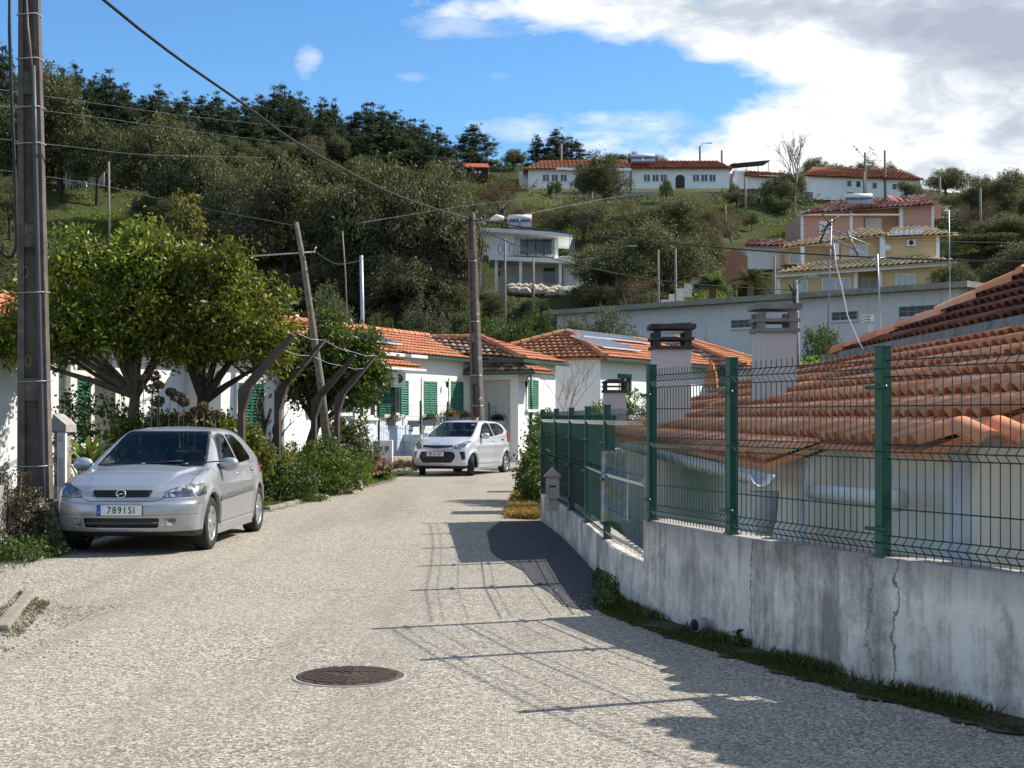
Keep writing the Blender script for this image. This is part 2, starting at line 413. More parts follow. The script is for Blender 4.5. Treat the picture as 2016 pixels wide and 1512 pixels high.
# two small wisps
def wisp(cu, cv, ru, rv, amt):
    a = math_(nt, 'DIVIDE', math_(nt, 'SUBTRACT', u, cu), ru); c = math_(nt, 'DIVIDE', math_(nt, 'SUBTRACT', v, cv), rv)
    r2 = math_(nt, 'ADD', math_(nt, 'MULTIPLY', a, a), math_(nt, 'MULTIPLY', c, c))
    return math_(nt, 'MULTIPLY', maprange(nt, math_(nt, 'ADD', r2, math_(nt, 'MULTIPLY', math_(nt, 'SUBTRACT', nz3, .5), 9)), 1.6, -.6), amt)
for args in ((-.145, .250, .008, .012, .5), (-.069, .241, .010, .003, .25), (-.02, .278, .05, .009, .35), (.06, .205, .06, .01, .5), (-.01, .242, .009, .003, .15)):
    mk = math_(nt, 'MAXIMUM', mk, wisp(*args))
sh = math_(nt, 'ADD', math_(nt, 'MULTIPLY', nz, .8), math_(nt, 'MULTIPLY', nz2, .7))
g1 = math_(nt, 'MULTIPLY', maprange(nt, v, .20, .27), maprange(nt, d, .06, .28))
nz4 = noise(nt, 15, 10, .62, cb.outputs[0], .4); sh = math_(nt, 'ADD', sh, math_(nt, 'MULTIPLY', math_(nt, 'SUBTRACT', nz4, .5), .7)); sh = math_(nt, 'SUBTRACT', sh, math_(nt, 'MULTIPLY', g1, .20))
cr = ramp(nt, [(.38, (.33, .36, .42)), (.54, (.44, .48, .53)), (.63, (.60, .62, .65)), (.73, (.80, .80, .80))]); nt.links.new(sh, cr.inputs[0])
bg2 = N(nt, 'ShaderNodeBackground', i_Strength=1.0); nt.links.new(cr.outputs[0], bg2.inputs[0])
nb_ = noise(nt, 2.2, 7, .6, tc.outputs['Generated'], .3); back = math_(nt, 'MULTIPLY', maprange(nt, nb_, .44, .60, 0, .7), maprange(nt, sp.outputs[1], .12, -.12)); mk = math_(nt, 'MAXIMUM', mk, back)  # unseen clouds behind the camera, added to make the fill light neutral
mx = N(nt, 'ShaderNodeMixShader'); nt.links.new(math_(nt, 'MULTIPLY', mk, .95), mx.inputs[0]); nt.links.new(bg1.outputs[0], mx.inputs[1]); nt.links.new(bg2.outputs[0], mx.inputs[2])
wo = N(nt, 'ShaderNodeOutputWorld'); nt.links.new(mx.outputs[0], wo.inputs[0])
ld = bpy.data.lights.new('sun', 'SUN'); ld.energy = 4.8; ld.angle = math.radians(.53); ld.color = (1, .945, .86)
lo = bpy.data.objects.new('sun', ld); COL.objects.link(lo)
sd = V((SUN_AZ.x*math.cos(SUN_EL), SUN_AZ.y*math.cos(SUN_EL), math.sin(SUN_EL)))
lo.rotation_euler = sd.to_track_quat('Z', 'Y').to_euler(); lo.location = (20, 10, 30)
cd = bpy.data.cameras.new('camera'); co = bpy.data.objects.new('camera', cd); COL.objects.link(co); SC.camera = co
co.location = (0, 0, CZ); co.rotation_euler = (math.radians(90), 0, 0)
cd.sensor_width = 36; cd.lens = F/2016*36; cd.shift_y = (HY-756)/2016; cd.clip_end = 3000; cd.clip_start = .05
SC.view_settings.view_transform = 'Standard'; SC.view_settings.look = 'None'; SC.view_settings.exposure = .55; SC.view_settings.gamma = 1
SC.cycles.max_bounces = 6; SC.cycles.transparent_max_bounces = 12; SC.cycles.diffuse_bounces = 3

# unseen concrete yard between street wall and low house, added to stop green bounce
b = MB(); yys = [3, 5, 7, 9, 10, 11, 12, 14, 16, 18, 20, 21.5]; cols = [.2, .5, .8, 1.2, 3.5]
for y in yys:
    for c in cols: b.v.append((wallx(y)+c, y, gh(wallx(y)+c, y)+.05))
n_ = len(cols); b.f = [[j*n_+i, j*n_+i+1, (j+1)*n_+i+1, (j+1)*n_+i] for j in range(len(yys)-1) for i in range(n_-1)]; k = len(b.f); b.m = [0]*k; b.sm = [True]*k; b.r = [.5]*k
b.build('yard', M_conc)['kind'] = 'structure'
# ---------------------------------------------------------------- roofs
def tile_roof(name, poly, m, parent, tw=.24, tc=.38, amp=.05, seg=6, lift=.035, thick=.05, jit=.006, slab=True, flat=.0, narrow=0):
    poly = [V(p) for p in poly]; e = (poly[1]-poly[0]).normalized()
    nrm = V((0, 0, 0)); c = sum(poly, V((0, 0, 0)))/len(poly)
    for i in range(len(poly)): nrm += (poly[i]-c).cross(poly[(i+1) % len(poly)]-c)
    nrm.normalize()
    if nrm.z < 0: nrm = -nrm
    s = nrm.cross(e).normalized()
    if s.dot(c-poly[0]) < 0: s = -s
    O = poly[0]; loc = [((p-O).dot(e), (p-O).dot(s)) for p in poly]
    a0 = min(q[0] for q in loc)-tw; a1 = max(q[0] for q in loc)+tw; b1 = max(q[1] for q in loc)+tc; b0 = min(0, min(q[1] for q in loc))
    na = int((a1-a0)/tw)+1; nb = int((b1-b0)/tc)+1
    bm = bmesh.new(); lay = bm.faces.layers.float.new('rnd'); rr = random.Random(len(name)*7+na)
    for j in range(nb):
        ba = b0+j*tc; bb = ba+tc; lo = None
        tl = [rr.uniform(-jit, jit) for _ in range(na+1)]; tr = [rr.random() for _ in range(na+1)]
        rows = [[], [], []]
        for i in range(na*seg+1):
            a = a0+i*tw/seg; ph = 2*math.pi*i/seg; h = amp*(.5-.5*math.cos(ph))**(1-flat)
            t = min(na, i//seg); q = O+e*(a); top = .9; low = .86
            if narrow:
                xx = abs(((i % seg)/seg)-.5)/narrow; h = amp*math.sqrt(max(0, 1-xx*xx)); top = .50; low = .12
            rows[0].append(bm.verts.new(q+s*(ba+tl[t])+nrm*(h+lift+tl[t])))
            rows[1].append(bm.verts.new(q+s*bb+nrm*(h*top)))
            rows[2].append(bm.verts.new(q+s*(ba+tl[t]+tc*.42)+nrm*(h*(low if narrow else .70)-.012)))
        for i in range(na*seg):
            for (A, B) in ((0, 1), (2, 0)):
                f = bm.faces.new((rows[A][i], rows[A][i+1], rows[B][i+1], rows[B][i])); f.smooth = (A == 0); f[lay] = tr[i//seg]
    for i in range(len(poly)):
        p, q = poly[i], poly[(i+1) % len(poly)]
        if (q-p).length < 1e-4: continue
        out = (q-p).cross(nrm); 
        if out.dot(c-p) > 0: out = -out
        out.normalize()
        off = .02 if i == 0 else 0
        bmesh.ops.bisect_plane(bm, geom=bm.verts[:]+bm.edges[:]+bm.faces[:], plane_co=p+out*off, plane_no=out, clear_outer=True, dist=1e-5)
    if slab:
        vs = [bm.verts.new(p-nrm*.012) for p in poly]+[bm.verts.new(p-nrm*(thick+.012)) for p in poly]; n = len(poly)
        fs = [vs[:n], vs[n:][::-1]]+[[vs[i], vs[(i+1) % n], vs[n+(i+1) % n], vs[n+i]] for i in range(n)]
        for f in fs:
            g = bm.faces.new(f); g[lay] = .3
    if parent is not None: bmesh.ops.translate(bm, verts=bm.verts, vec=-WL[parent.name])
    me = bpy.data.meshes.new(name); bm.to_mesh(me); bm.free()
    return link(name, me, m, parent, WL[parent.name] if parent is not None else None)
def ridge_tiles(b, p0, p1, r=.11, step=.36, n=7, wob=.01):
    p0, p1 = V(p0), V(p1); L = (p1-p0).length; d = (p1-p0)/L; k = max(1, int(L/step)); st = L/k
    side = d.cross(V((0, 0, 1))).normalized(); up = side.cross(d)
    for i in range(k):
        a = p0+d*(i*st)+side*random.uniform(-wob, wob); c = p0+d*((i+1)*st+.04); vs = []
        for (q, rr) in ((a, r*1.12), (c, r*.92)):
            for j in range(n):
                t = math.pi*j/(n-1); vs.append(q+side*(math.cos(t)*rr)+up*(math.sin(t)*rr*1.0))
        fs = [(j, j+1, n+j+1, n+j) for j in range(n-1)]+[tuple(range(n))]
        b.add(vs, fs, 0, False, random.random())
T_old = tilemat('old terracotta tile', (.64, .23, .105), (.84, .335, .165), (.93, .47, .27), (.42, .31, .24), .42, 1.6)
T_shade = tilemat('weathered shade toned terracotta', (.16, .062, .042), (.24, .09, .06), (.33, .14, .09), (.045, .035, .03), .8, .8)  # terracotta with the shade of the slope turned from the sun in its colour
T_new = tilemat('bright terracotta tile', (.46, .165, .08), (.56, .22, .11), (.63, .30, .17), (.30, .15, .10), .35, 2.2)
T_pale = tilemat('pale sandy tile', (.60, .40, .20), (.80, .60, .34), (.88, .76, .52), (.5, .4, .28), .25, 1.5)
T_red = tilemat('red and cream tile', (.33, .09, .07), (.52, .26, .20), (.74, .55, .45), (.2, .12, .1), .35, 1.2)
T_far = tilemat('far rusty tile', (.28, .085, .045), (.35, .11, .055), (.42, .16, .085), (.15, .07, .045), .5, .35)

# ---------------------------------------------------------------- retaining wall and fences
def stained_wall():
    m, nt, b = newmat('stained whitewashed concrete')
    st = noise(nt, 1, 7, .7, pos(nt, (3.2, 3.2, .42))); st2 = noise(nt, 1, 6, .7, pos(nt, (14, 14, .9))); bl = noise(nt, 1.4, 8, .75); fi = noise(nt, 30, 5, .75); bl2 = noise(nt, 3.6, 8, .8)
    sx = N(nt, 'ShaderNodeSeparateXYZ'); nt.links.new(pos(nt), sx.inputs[0])
    c = mixc(nt, maprange(nt, bl, .38, .60), (.84, .77, .67), (.62, .565, .50))
    run = math_(nt, 'ADD', math_(nt, 'MULTIPLY', st, .55), math_(nt, 'MULTIPLY', bl, .5))
    c = mixc(nt, maprange(nt, run, .495, .61, 0, .75), c, (.18, .155, .13))
    c = mixc(nt, maprange(nt, math_(nt, 'ADD', math_(nt, 'MULTIPLY', st2, .6), math_(nt, 'MULTIPLY', bl2, .4)), .52, .64, 0, .5), c, (.15, .13, .11))
    wht = noise(nt, 2.1, 7, .7, pos(nt, (1, 1, .5))); c = mixc(nt, maprange(nt, wht, .54, .62, 0, .7), c, (.86, .80, .71))
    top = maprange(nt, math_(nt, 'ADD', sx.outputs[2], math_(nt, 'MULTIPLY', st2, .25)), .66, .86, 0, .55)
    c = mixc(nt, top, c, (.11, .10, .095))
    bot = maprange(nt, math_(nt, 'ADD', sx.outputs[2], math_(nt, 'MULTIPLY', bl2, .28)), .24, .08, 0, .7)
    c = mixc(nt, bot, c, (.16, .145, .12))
    c = mixc(nt, maprange(nt, bl2, .64, .70, 0, .8), c, (.09, .082, .075))
    c = mixc(nt, maprange(nt, fi, .60, .72, 0, .45), c, (.10, .09, .085))
    big = noise(nt, .7, 5, .6); c = mixc(nt, maprange(nt, big, .42, .62, 0, .2), c, (.60, .57, .53))
    for yc, th, amp_ in ((8.02, .010, .26), (8.22, .007, .45), (9.45, .006, .2)):
        dk = math_(nt, 'ABSOLUTE', math_(nt, 'ADD', math_(nt, 'SUBTRACT', sx.outputs[1], yc), math_(nt, 'MULTIPLY', math_(nt, 'SUBTRACT', bl2, .5), amp_)))
        c = mixc(nt, maprange(nt, dk, th, th*.3, 0, .9), c, (.05, .045, .04))
    nt.links.new(c, b.inputs['Base Color']); b.inputs['Roughness'].default_value = .92; b.inputs['Specular IOR Level'].default_value = .2
    h = math_(nt, 'ADD', fi, math_(nt, 'MULTIPLY', bl2, 1.5)); bump(nt, b, h, .45, .015); return m
M_stain = stained_wall()
def wall_strip(b, Ys, z0, z1, th, topd=0):
    pts = [V((wallx(y), y, 0)) for y in Ys]
    # finely divided faces so that edges wander a little
    for i in range(len(pts)-1):
        pass
    out = []
    for i, p in enumerate(pts):
        t = (pts[min(i+1, len(pts)-1)]-pts[max(i-1, 0)]).normalized(); n = V((t.y, -t.x, 0))
        if n.x < 0: n = -n
        out.append((p, n))
    vs = []
    for (p, n) in out:
        w = random.uniform(-.006, .006); zz = z1+random.uniform(-.006, .006)
        vs += [p+V((0, 0, z0)), p+n*(-w)+V((0, 0, zz-.012)), p+n*.012+V((0, 0, zz)), p+n*(th-.01)+V((0, 0, zz)), p+n*th+V((0, 0, z0-1.3))]
    k = len(out); fs = []
    for i in range(k-1):
        for j in range(4): fs.append((i*5+j, (i+1)*5+j, (i+1)*5+j+1, i*5+j+1))
    fs += [(0, 1, 2, 3, 4), tuple((k-1)*5+j for j in (4, 3, 2, 1, 0))]
    b.add(vs, fs)
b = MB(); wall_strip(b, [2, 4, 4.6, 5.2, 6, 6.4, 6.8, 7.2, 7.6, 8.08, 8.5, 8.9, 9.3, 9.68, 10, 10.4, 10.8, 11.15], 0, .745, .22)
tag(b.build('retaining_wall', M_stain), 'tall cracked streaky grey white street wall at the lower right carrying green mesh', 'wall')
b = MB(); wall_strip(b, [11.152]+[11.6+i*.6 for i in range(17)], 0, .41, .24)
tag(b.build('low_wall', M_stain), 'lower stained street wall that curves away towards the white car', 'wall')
def crack(name, pts, w):
    b = MB()
    for (y0, z0), (y1, z1) in zip(pts, pts[1:]):
        a = V((wallx(y0)-.0065, y0, z0)); c = V((wallx(y1)-.0065, y1, z1)); b.tube([a, c], w*random.uniform(.5, 1.3), 4, False)
    return b
M_black = mat('black', (.012, .012, .012), .8)
M_drain = mat('grey drain pipe', (.3, .3, .3), .6)
b = MB(); dp = V((wallx(10.25)-.03, 9.93, .09)); n_ = V((-.8, -.5, 0)).normalized()
b.tube([dp-n_*.08, dp+n_*.012], .05, 14); b.tube([dp+n_*.011, dp+n_*.015], .042, 14, mi=1)
tag(b.build('drain_pipe', [M_drain, M_black]), 'short round drain pipe end poking out low in the stained wall', 'pipe')

M_green = mat('green painted steel', (.010, .085, .052), .38, .0, .12, 6, 0, .5)
M_wire = mat('dark green coated wire', (.008, .045, .032), .4, 0, .1, 6, 0, .5)
FH = 1.18
def zpat():   # heights and bulge of one welded mesh sheet
    h = FH
    return [(0, 0), (.03, 0), (.065, .038), (.10, 0), (.475, 0), (.51, .038), (.545, 0), (.875, 0), (.915, .038), (.955, 0), (1.0, 0)]
HW = [.03, .065, .10, .233, .475, .51, .545, .733, .875, .915, .955]
def fold(t):
    z = zpat()
    for (a, c), (d, e) in zip(z, z[1:]):
        if a <= t <= d: return c+(e-c)*(t-a)/(d-a)
    return 0
def mesh_panel(A, B, zb, nv, parent, r=.0034, H=FH):
    d = (B-A); L = d.length; d.normalize(); n = V((d.y, -d.x, 0))
    if n.x > 0: n = -n
    b = MB()
    for i in range(nv+1):
        q = A+d*(L*i/nv)
        b.tube([q+n*o+V((0, 0, zb+t*H)) for t, o in zpat()], r, 4, False, sm=False)
    for t in HW:
        o = fold(t)+.004; b.tube([A+n*o+V((0, 0, zb+t*H)), B+n*o+V((0, 0, zb+t*H))], r*1.15, 4, False, sm=False)
    return b.build('mesh_panel', M_wire, parent, fix=False)
def post(p, zb, H, parent, ang, w=.062, clampz=(.80, .13), side=.09):
    d = V((math.cos(ang), math.sin(ang), 0)); fr = (p, d, V((d.y, -d.x, 0)))
    b = MB(); b.obox(fr, -w/2, w/2, -w/2, w/2, zb, zb+H); b.obox(fr, -w/2-.004, w/2+.004, -w/2-.004, w/2+.004, zb+H, zb+H+.012)
    b.obox(fr, -w/2-.012, w/2+.012, -w/2-.012, w/2+.012, zb-.0, zb+.012)
    o = b.build('post', M_green, parent, bev=.003)
    for cz in clampz:
        b = MB(); q = p+fr[2]*(-w/2-.016 if fr[2].x > 0 else w/2+.016); z = zb+H*cz
        b.tube([q-d*side+V((0, 0, z)), q+d*side+V((0, 0, z))], .0125, 10)
        b.tube([q+V((0, 0, z)), p+V((0, 0, z))], .012, 8)
        b.build('clamp', M_green, parent)
    return o
t = thing('fence', 'near green welded mesh fencing on top of the tall stained wall', 'fence', (2.14, 8.08, .745))
off = .035
def fp(y, o=off): 
    a = V((wallx(y-.3), y-.3, 0)); c = V((wallx(y+.3), y+.3, 0)); d = (c-a).normalized(); n = V((d.y, -d.x, 0))
    if n.x < 0: n = -n
    return V((wallx(y), y, 0))+n*o, math.atan2(d.y, d.x)
ups = [4.9, 6.5, 8.15, 9.75, 11.07]
for y in ups:
    p, a = fp(y); post(p, .745, FH+.03, t, a, .066 if y < 9 else .064, (.81, .135))
for y0, y1 in zip(ups, ups[1:]):
    mesh_panel(fp(y0)[0], fp(y1)[0], .752, 27, t)
t = thing('fence', 'receding green mesh fencing on the low curved wall, seen edge on', 'fence', (.7, 16, .41))
lows = [11.25, 13.25, 15.3, 17.3, 19.3, 21.2]
for y in lows[1:]:
    p, a = fp(y); post(p, .41, FH+.07, t, a, .066, (.72, .45, .12), .12)
for y0, y1 in zip(lows, lows[1:]):
    mesh_panel(fp(y0)[0], fp(y1)[0], .42, 30, t, .0027, FH+.03)
# green sheet metal screen standing behind the far end of the mesh
def corr_mat():
    m = mat('dull green sheet metal', (.018, .052, .042), .6, 0, .2, 3, 0, .3, (.02, .035, .03), 1, .5); return m
t = thing('screen', 'tall dull green sheet screen behind the far end of the mesh', 'screen', (.95, 17.9, 0))
A = V((.72, 21.3, 0)); B = V((1.12, 15.6, 0)); fr, L = frame(B, A)
b = MB()
for k in range(36):
    b.obox(fr, k*L/36, (k+.62)*L/36, 0, .02, .25, 1.52); b.obox(fr, (k+.62)*L/36, (k+1)*L/36, .008, .012, .25, 1.52)
b.build('sheet', corr_mat(), t)
b = MB(); b.obox(fr, 0, L, -.012, .032, 1.52, 1.57); b.obox(fr, 0, L, -.012, .032, .9, .95); b.build('rail', M_green, t)
# patterned cloth hung in the yard
def cloth_mat():
    m, nt, b = newmat('blue and ochre zigzag print')
    g = pos(nt); s = N(nt, 'ShaderNodeSeparateXYZ'); nt.links.new(g, s.inputs[0])
    zz = math_(nt, 'PINGPONG', math_(nt, 'MULTIPLY', s.outputs[0], 1), .125)
    w = math_(nt, 'FRACT', math_(nt, 'MULTIPLY', math_(nt, 'ADD', s.outputs[2], math_(nt, 'MULTIPLY', zz, -1.0)), 3.4))
    w = math_(nt, 'ADD', w, math_(nt, 'MULTIPLY', math_(nt, 'SUBTRACT', noise(nt, 18, 3), .5), .35))
    r = ramp(nt, [(0, (.36, .40, .46)), (.28, (.27, .31, .39)), (.42, (.28, .33, .41)), (.52, (.42, .43, .42)), (.62, (.36, .34, .23)), (.8, (.35, .32, .21)), (1, (.38, .42, .46))]); nt.links.new(w, r.inputs[0])
    nt.links.new(r.outputs[0], b.inputs['Base Color']); b.inputs['Roughness'].default_value = .95; return m
b = MB(); Yc = 13.2; x0, x1 = P(1183, 0, Yc).x, P(1236, 0, Yc).x; zt, zb_ = P(0, 888, Yc).z, P(0, 1026, Yc).z; nn = 24; vs = []
for j in range(13):
    for i in range(nn+1):
        vs.append((x0+(x1-x0)*i/nn, Yc+.012*math.sin(i*1.3+j*.1), zt+(zb_-zt)*j/12))
b.add(vs, [(j*(nn+1)+i, j*(nn+1)+i+1, (j+1)*(nn+1)+i+1, (j+1)*(nn+1)+i) for j in range(12) for i in range(nn)], 0, True)
tag(b.build('hanging_cloth', cloth_mat(), fix=False), 'blue and ochre zigzag cloth hanging behind the receding mesh', 'cloth')
# little house-shaped post box on the wall end
t = thing('letter_box', 'small pale house shaped letter box on the far end of the low wall', 'letter box', (.63, 17.3, .41))
M_pale = mat('pale pinkish plaster', (.42, .36, .32), .85, 0, .2, 14, .3, .2, (.2, .17, .14), 4, .5)
c = P(1096, 0, 17.3); x = c.x-.05
b = MB(); b.box(x-.075, x+.075, 17.2, 17.36, .41, .50); b.box(x-.055, x+.055, 17.22, 17.34, .50, .56); b.box(x-.08, x+.08, 17.19, 17.37, .56, .83); b.build('body', M_pale, t, bev=.008)
b = MB(); b.prism([(x-.11, 17.16, .83), (x+.11, 17.16, .83), (x, 17.16, .94)], (0, .24, 0)); b.build('roof', M_pale, t, bev=.006)
b = MB(); b.box(x-.04, x+.04, 17.186, 17.19, .70, .72); b.build('slot', M_black, t)

# ---------------------------------------------------------------- the low house on the right
M_cream = wallmat('cream limewash', (.86, .81, .70), (.30, .27, .22), .3, .3)
M_white = wallmat('white limewash', (.80, .79, .76), (.45, .42, .38), .15, .12)
M_grey_render = wallmat('grey chimney render', (.64, .59, .55), (.30, .27, .25), .5, .4)
M_capc = mat('lichen grey concrete', (.28, .27, .25), .9, 0, .3, 8, .5, .2, (.08, .075, .07), 3, .7)
house = thing('low_house', 'near low house behind the green fence under a big old orange tiled roof', 'house', (3.5, 12, -1.2))
XE, ZE, KR = 2.0, 1.19, .378
def rz(x): return ZE+KR*(x-XE)
XF = 5.4
# roof: two convex pieces that share one plane
tile_roof('roof', [(XE, 11.2, rz(XE)), (XE, 31, rz(XE)), (XF, 31, rz(XF)), (XF, 11.2, rz(XF))], T_old, house, .28, .49, .062, 12, .024, narrow=.36)
tile_roof('roof', [(2.44, 8.45, rz(2.44)), (2.44, 11.2, rz(2.44)), (XF, 11.2, rz(XF)), (XF, 8.45, rz(XF))], T_old, house, .28, .49, .062, 12, .024, narrow=.36)
# flashing strip between the two slopes
b = MB(); b.box(XF-.03, XF+.10, 8.6, 24.6, rz(XF)-.02, rz(XF)+.16); b.build('flashing', M_capc, house)
Z2 = rz(XF)+.12; K2 = .52
def u2(px, py):
    a = (px-HX)/F; c = (HY-py)/F       # X=aY, Z=1.55+cY on the upper slope
    Y = (Z2-K2*XF-CZ)/(c-K2*a); return V((a*Y, Y, CZ+c*Y))
q1, q2, q3 = u2(1632, 706), u2(1850, 624), u2(2016, 545)
far = V((XF+.02, q1.y, Z2+K2*.02)); q4 = V((9.6, q3.y+1.0, Z2+K2*(9.6-XF)))
def s2(x, y): return V((x, y, Z2+K2*(x-XF)))
tile_roof('upper_roof', [s2(XF+.02, 8.0), far, q2, s2(q2.x, 8.0)], T_shade, house, .28, .46, .075, 10, .03, narrow=.38)
tile_roof('upper_roof', [s2(q2.x, 8.0), q2, q3, s2(q3.x, 8.0)], T_shade, house, .28, .46, .075, 10, .03, narrow=.38)
tile_roof('upper_roof', [s2(q3.x, 8.0), q3, q4, s2(q4.x, 8.0)], T_shade, house, .28, .46, .075, 10, .03, narrow=.38)
b = MB(); ridge_tiles(b, far, q2, .15, .5); ridge_tiles(b, q2, q3, .15, .5); ridge_tiles(b, q3, q4, .15, .5)
b.build('ridge_tiles', T_old, house)
b = MB()
b.box(2.35, 8.9, 11.35, 30.8, -1.3, rz(2.35)-.09); b.box(2.75, 8.9, 8.75, 11.35, -1.3, rz(2.75)-.09)
b.prism([(2.78, 8.8, rz(2.78)-.1), (5.4, 8.8, rz(5.4)-.1), (5.4, 8.8, -1.2), (2.78, 8.8, -1.2)], (0, .2, 0))
b.prism([(2.36, 11.3, rz(2.36)-.1), (2.75, 11.3, rz(2.75)-.1), (2.75, 11.3, -1.2), (2.36, 11.3, -1.2)], (0, .2, 0))
b.box(5.5, 8.8, 8.9, 20, -1.2, Z2-.1)
b.build('wall', M_cream, house)
b = MB()
for (x, y) in ((2.75, 8.75), (2.35, 11.35), (3.5, 8.75)):
    b = MB(); b.box(x-.012, x+.16, y-.014, y+.1, -1.2, rz(x)-.14); b.build('corner_trim', mat('blue white paint', (.62, .66, .72), .8), house)
# verge mortar under the sloping tile edges
b = MB()
for (x0, x1, y) in ((XE, 2.5, 11.2), (2.44, 5.3, 8.45)):
    b = MB()
    n = 14
    for k in range(n):
        xa, xb = x0+(x1-x0)*k/n, x0+(x1-x0)*(k+1)/n
        b.prism([(xa, y-.02, rz(xa)-.05), (xb, y-.02, rz(xb)-.05), (xb, y-.02, rz(xb)+.0), (xa, y-.02, rz(xa)+.0)], (0, .05, 0))

# half-round gutter and outlet
M_gut = mat('grey white plastic gutter', (.62, .62, .60), .45, 0, .1, 4, 0, .4)
b = MB(); vs = []; k = 0
ys_ = [11.0+.42*i for i in range(34)]
for y in ys_:
    sag = .0
    for j in range(7):
        t_ = math.pi+math.pi*j/6; vs.append((XE-.055+.085*math.cos(t_), y, ZE-.085+.09*math.sin(t_)+sag))
b.add(vs, [(i*7+j, i*7+j+1, (i+1)*7+j+1, (i+1)*7+j) for i in range(len(ys_)-1) for j in range(6)], 0, True)
for y in ys_[::2]:
    b.tube([(XE-.055+.092*math.cos(math.pi+math.pi*j/8), y, ZE-.085+.098*math.sin(math.pi+math.pi*j/8)) for j in range(9)], .012, 5)
b.build('gutter', M_gut, house, fix=False)
b = MB(); g0 = V((2.02, 11.28, .0))
b.lathe([(.055, -.25), (.055, .42), (.06, .62), (.10, .78), (.115, .95), (.11, .96)], 16, 'z', g0)
b.build('downpipe', mat('dull grey pipe', (.42, .42, .42), .6), house)
b = MB(); b.tube([(2.42, 8.9, 1.03), (2.38, 10.1, 1.0), (2.34, 11.0, .97)], .06, 12); b.lathe([(.075, 0), (.075, .09)], 14, 'y', (2.42, 8.86, 1.03)); b.build('white_pipe', M_gut, house)
# porch tiles at the right edge
porch = [P(1905, 872, 7.9), P(2075, 842, 7.55), P(2120, 800, 8.4), P(1960, 828, 8.7)]
b = MB()
for k in range(4):
    x = 2.66+.20*k; zz = 1.40+.004*k; y = 7.75-.05*k
    n = 9; vs = []
    for (yy_, zz_, r_) in ((y, zz, .09), (y+.6, zz+.10, .08)):
        for j in range(n):
            a = math.pi*j/(n-1); vs.append((x+r_*math.cos(a)*1.0, yy_, zz_+r_*.75*math.sin(a)))
    vs += [(v_[0], v_[1], v_[2]-.02) for v_ in vs]
    fs = [(j, j+1, n+j+1, n+j) for j in range(n-1)]+[(2*n+j, 3*n+j, 3*n+j+1, 2*n+j+1) for j in range(n-1)]+[(j, j+1, 2*n+j+1, 2*n+j) for j in range(n-1)]
    b.add(vs, fs, 0, True, .2+.2*k)
b.build('porch_tiles', T_old, house)
b = MB(); b.box(2.84, 5, 8.6, 8.745, -1.2, 1.37); b.build('porch_wall', M_cream, house)

def chimney(name, label, px0, px1, base_py, top_py, Y, kind):
    c = P((px0+px1)/2, base_py, Y); w = (px1-px0)/F*Y/2; zt = CZ-(top_py-HY)/F*Y
    t = thing(name, label, 'chimney', (c.x, Y, c.z))
    a = math.radians(0)
    s = w; zb = rz(c.x)-.35
    body_top = {0: zt-.42, 1: zt-.40, 2: zt-.26}[kind]
    b = MB(); b.box(c.x-s, c.x+s, Y-s*.9, Y+s*.9, zb, body_top); b.build('stack', M_grey_render, t, bev=.012)
    b = MB(); g = s*1.12
    b.box(c.x-g, c.x+g, Y-g, Y+g, body_top, body_top+.055)
    if kind < 2:
        z = body_top+.055; h = (zt-.07-z)/2
        for lv in range(2):
            for (sx, sy) in ((-1, -1), (1, -1), (-1, 1), (1, 1)):
                b.box(c.x+sx*(s*.82)-.06, c.x+sx*(s*.82)+.06, Y+sy*s*.8-.06, Y+sy*s*.8+.06, z, z+h-.05)
            if lv == 0: 
                b.box(c.x-g*1.02, c.x+g*1.02, Y-g, Y+g, z+h-.05, z+h); z += h
        b.box(c.x-g*1.06, c.x+g*1.10, Y-g*1.05, Y+g*1.05, zt-.08, zt)
    else:
        z = body_top+.055
        for lv in range(2):
            for (sx, sy) in ((-1, -1), (1, -1), (-1, 1), (1, 1)):
                b.box(c.x+sx*(s*.85)-.035, c.x+sx*(s*.85)+.035, Y+sy*s*.85-.035, Y+sy*s*.85+.035, z, z+.06)
            z += .06; b.box(c.x-g, c.x+g, Y-g, Y+g, z, z+.03); z += .03
        b.prism([(c.x-g, Y-g, z), (c.x+g, Y-g, z), (c.x+g*.5, Y-g, z+.05), (c.x-g*.5, Y-g, z+.05)], (0, 2*g, 0))
    b.build('cap', M_capc if kind == 1 else mat('sooty concrete', (.07, .065, .065), .9, 0, .3, 8, .4, .2, (.2, .19, .18), 3, .6), t, bev=.006)
chimney('chimney', 'tall grey roof chimney with a sooty black slotted top', 1284, 1357, 845, 640, 23.9, 0)
chimney('chimney', 'wide pale chimney with stacked grey concrete slabs, nearest the tall aerial', 1486, 1562, 797, 600, 19.9, 1)
chimney('chimney', 'shortest chimney, small with a black slatted cap above the green screen', 1188, 1231, 857, 749, 30.0, 2)
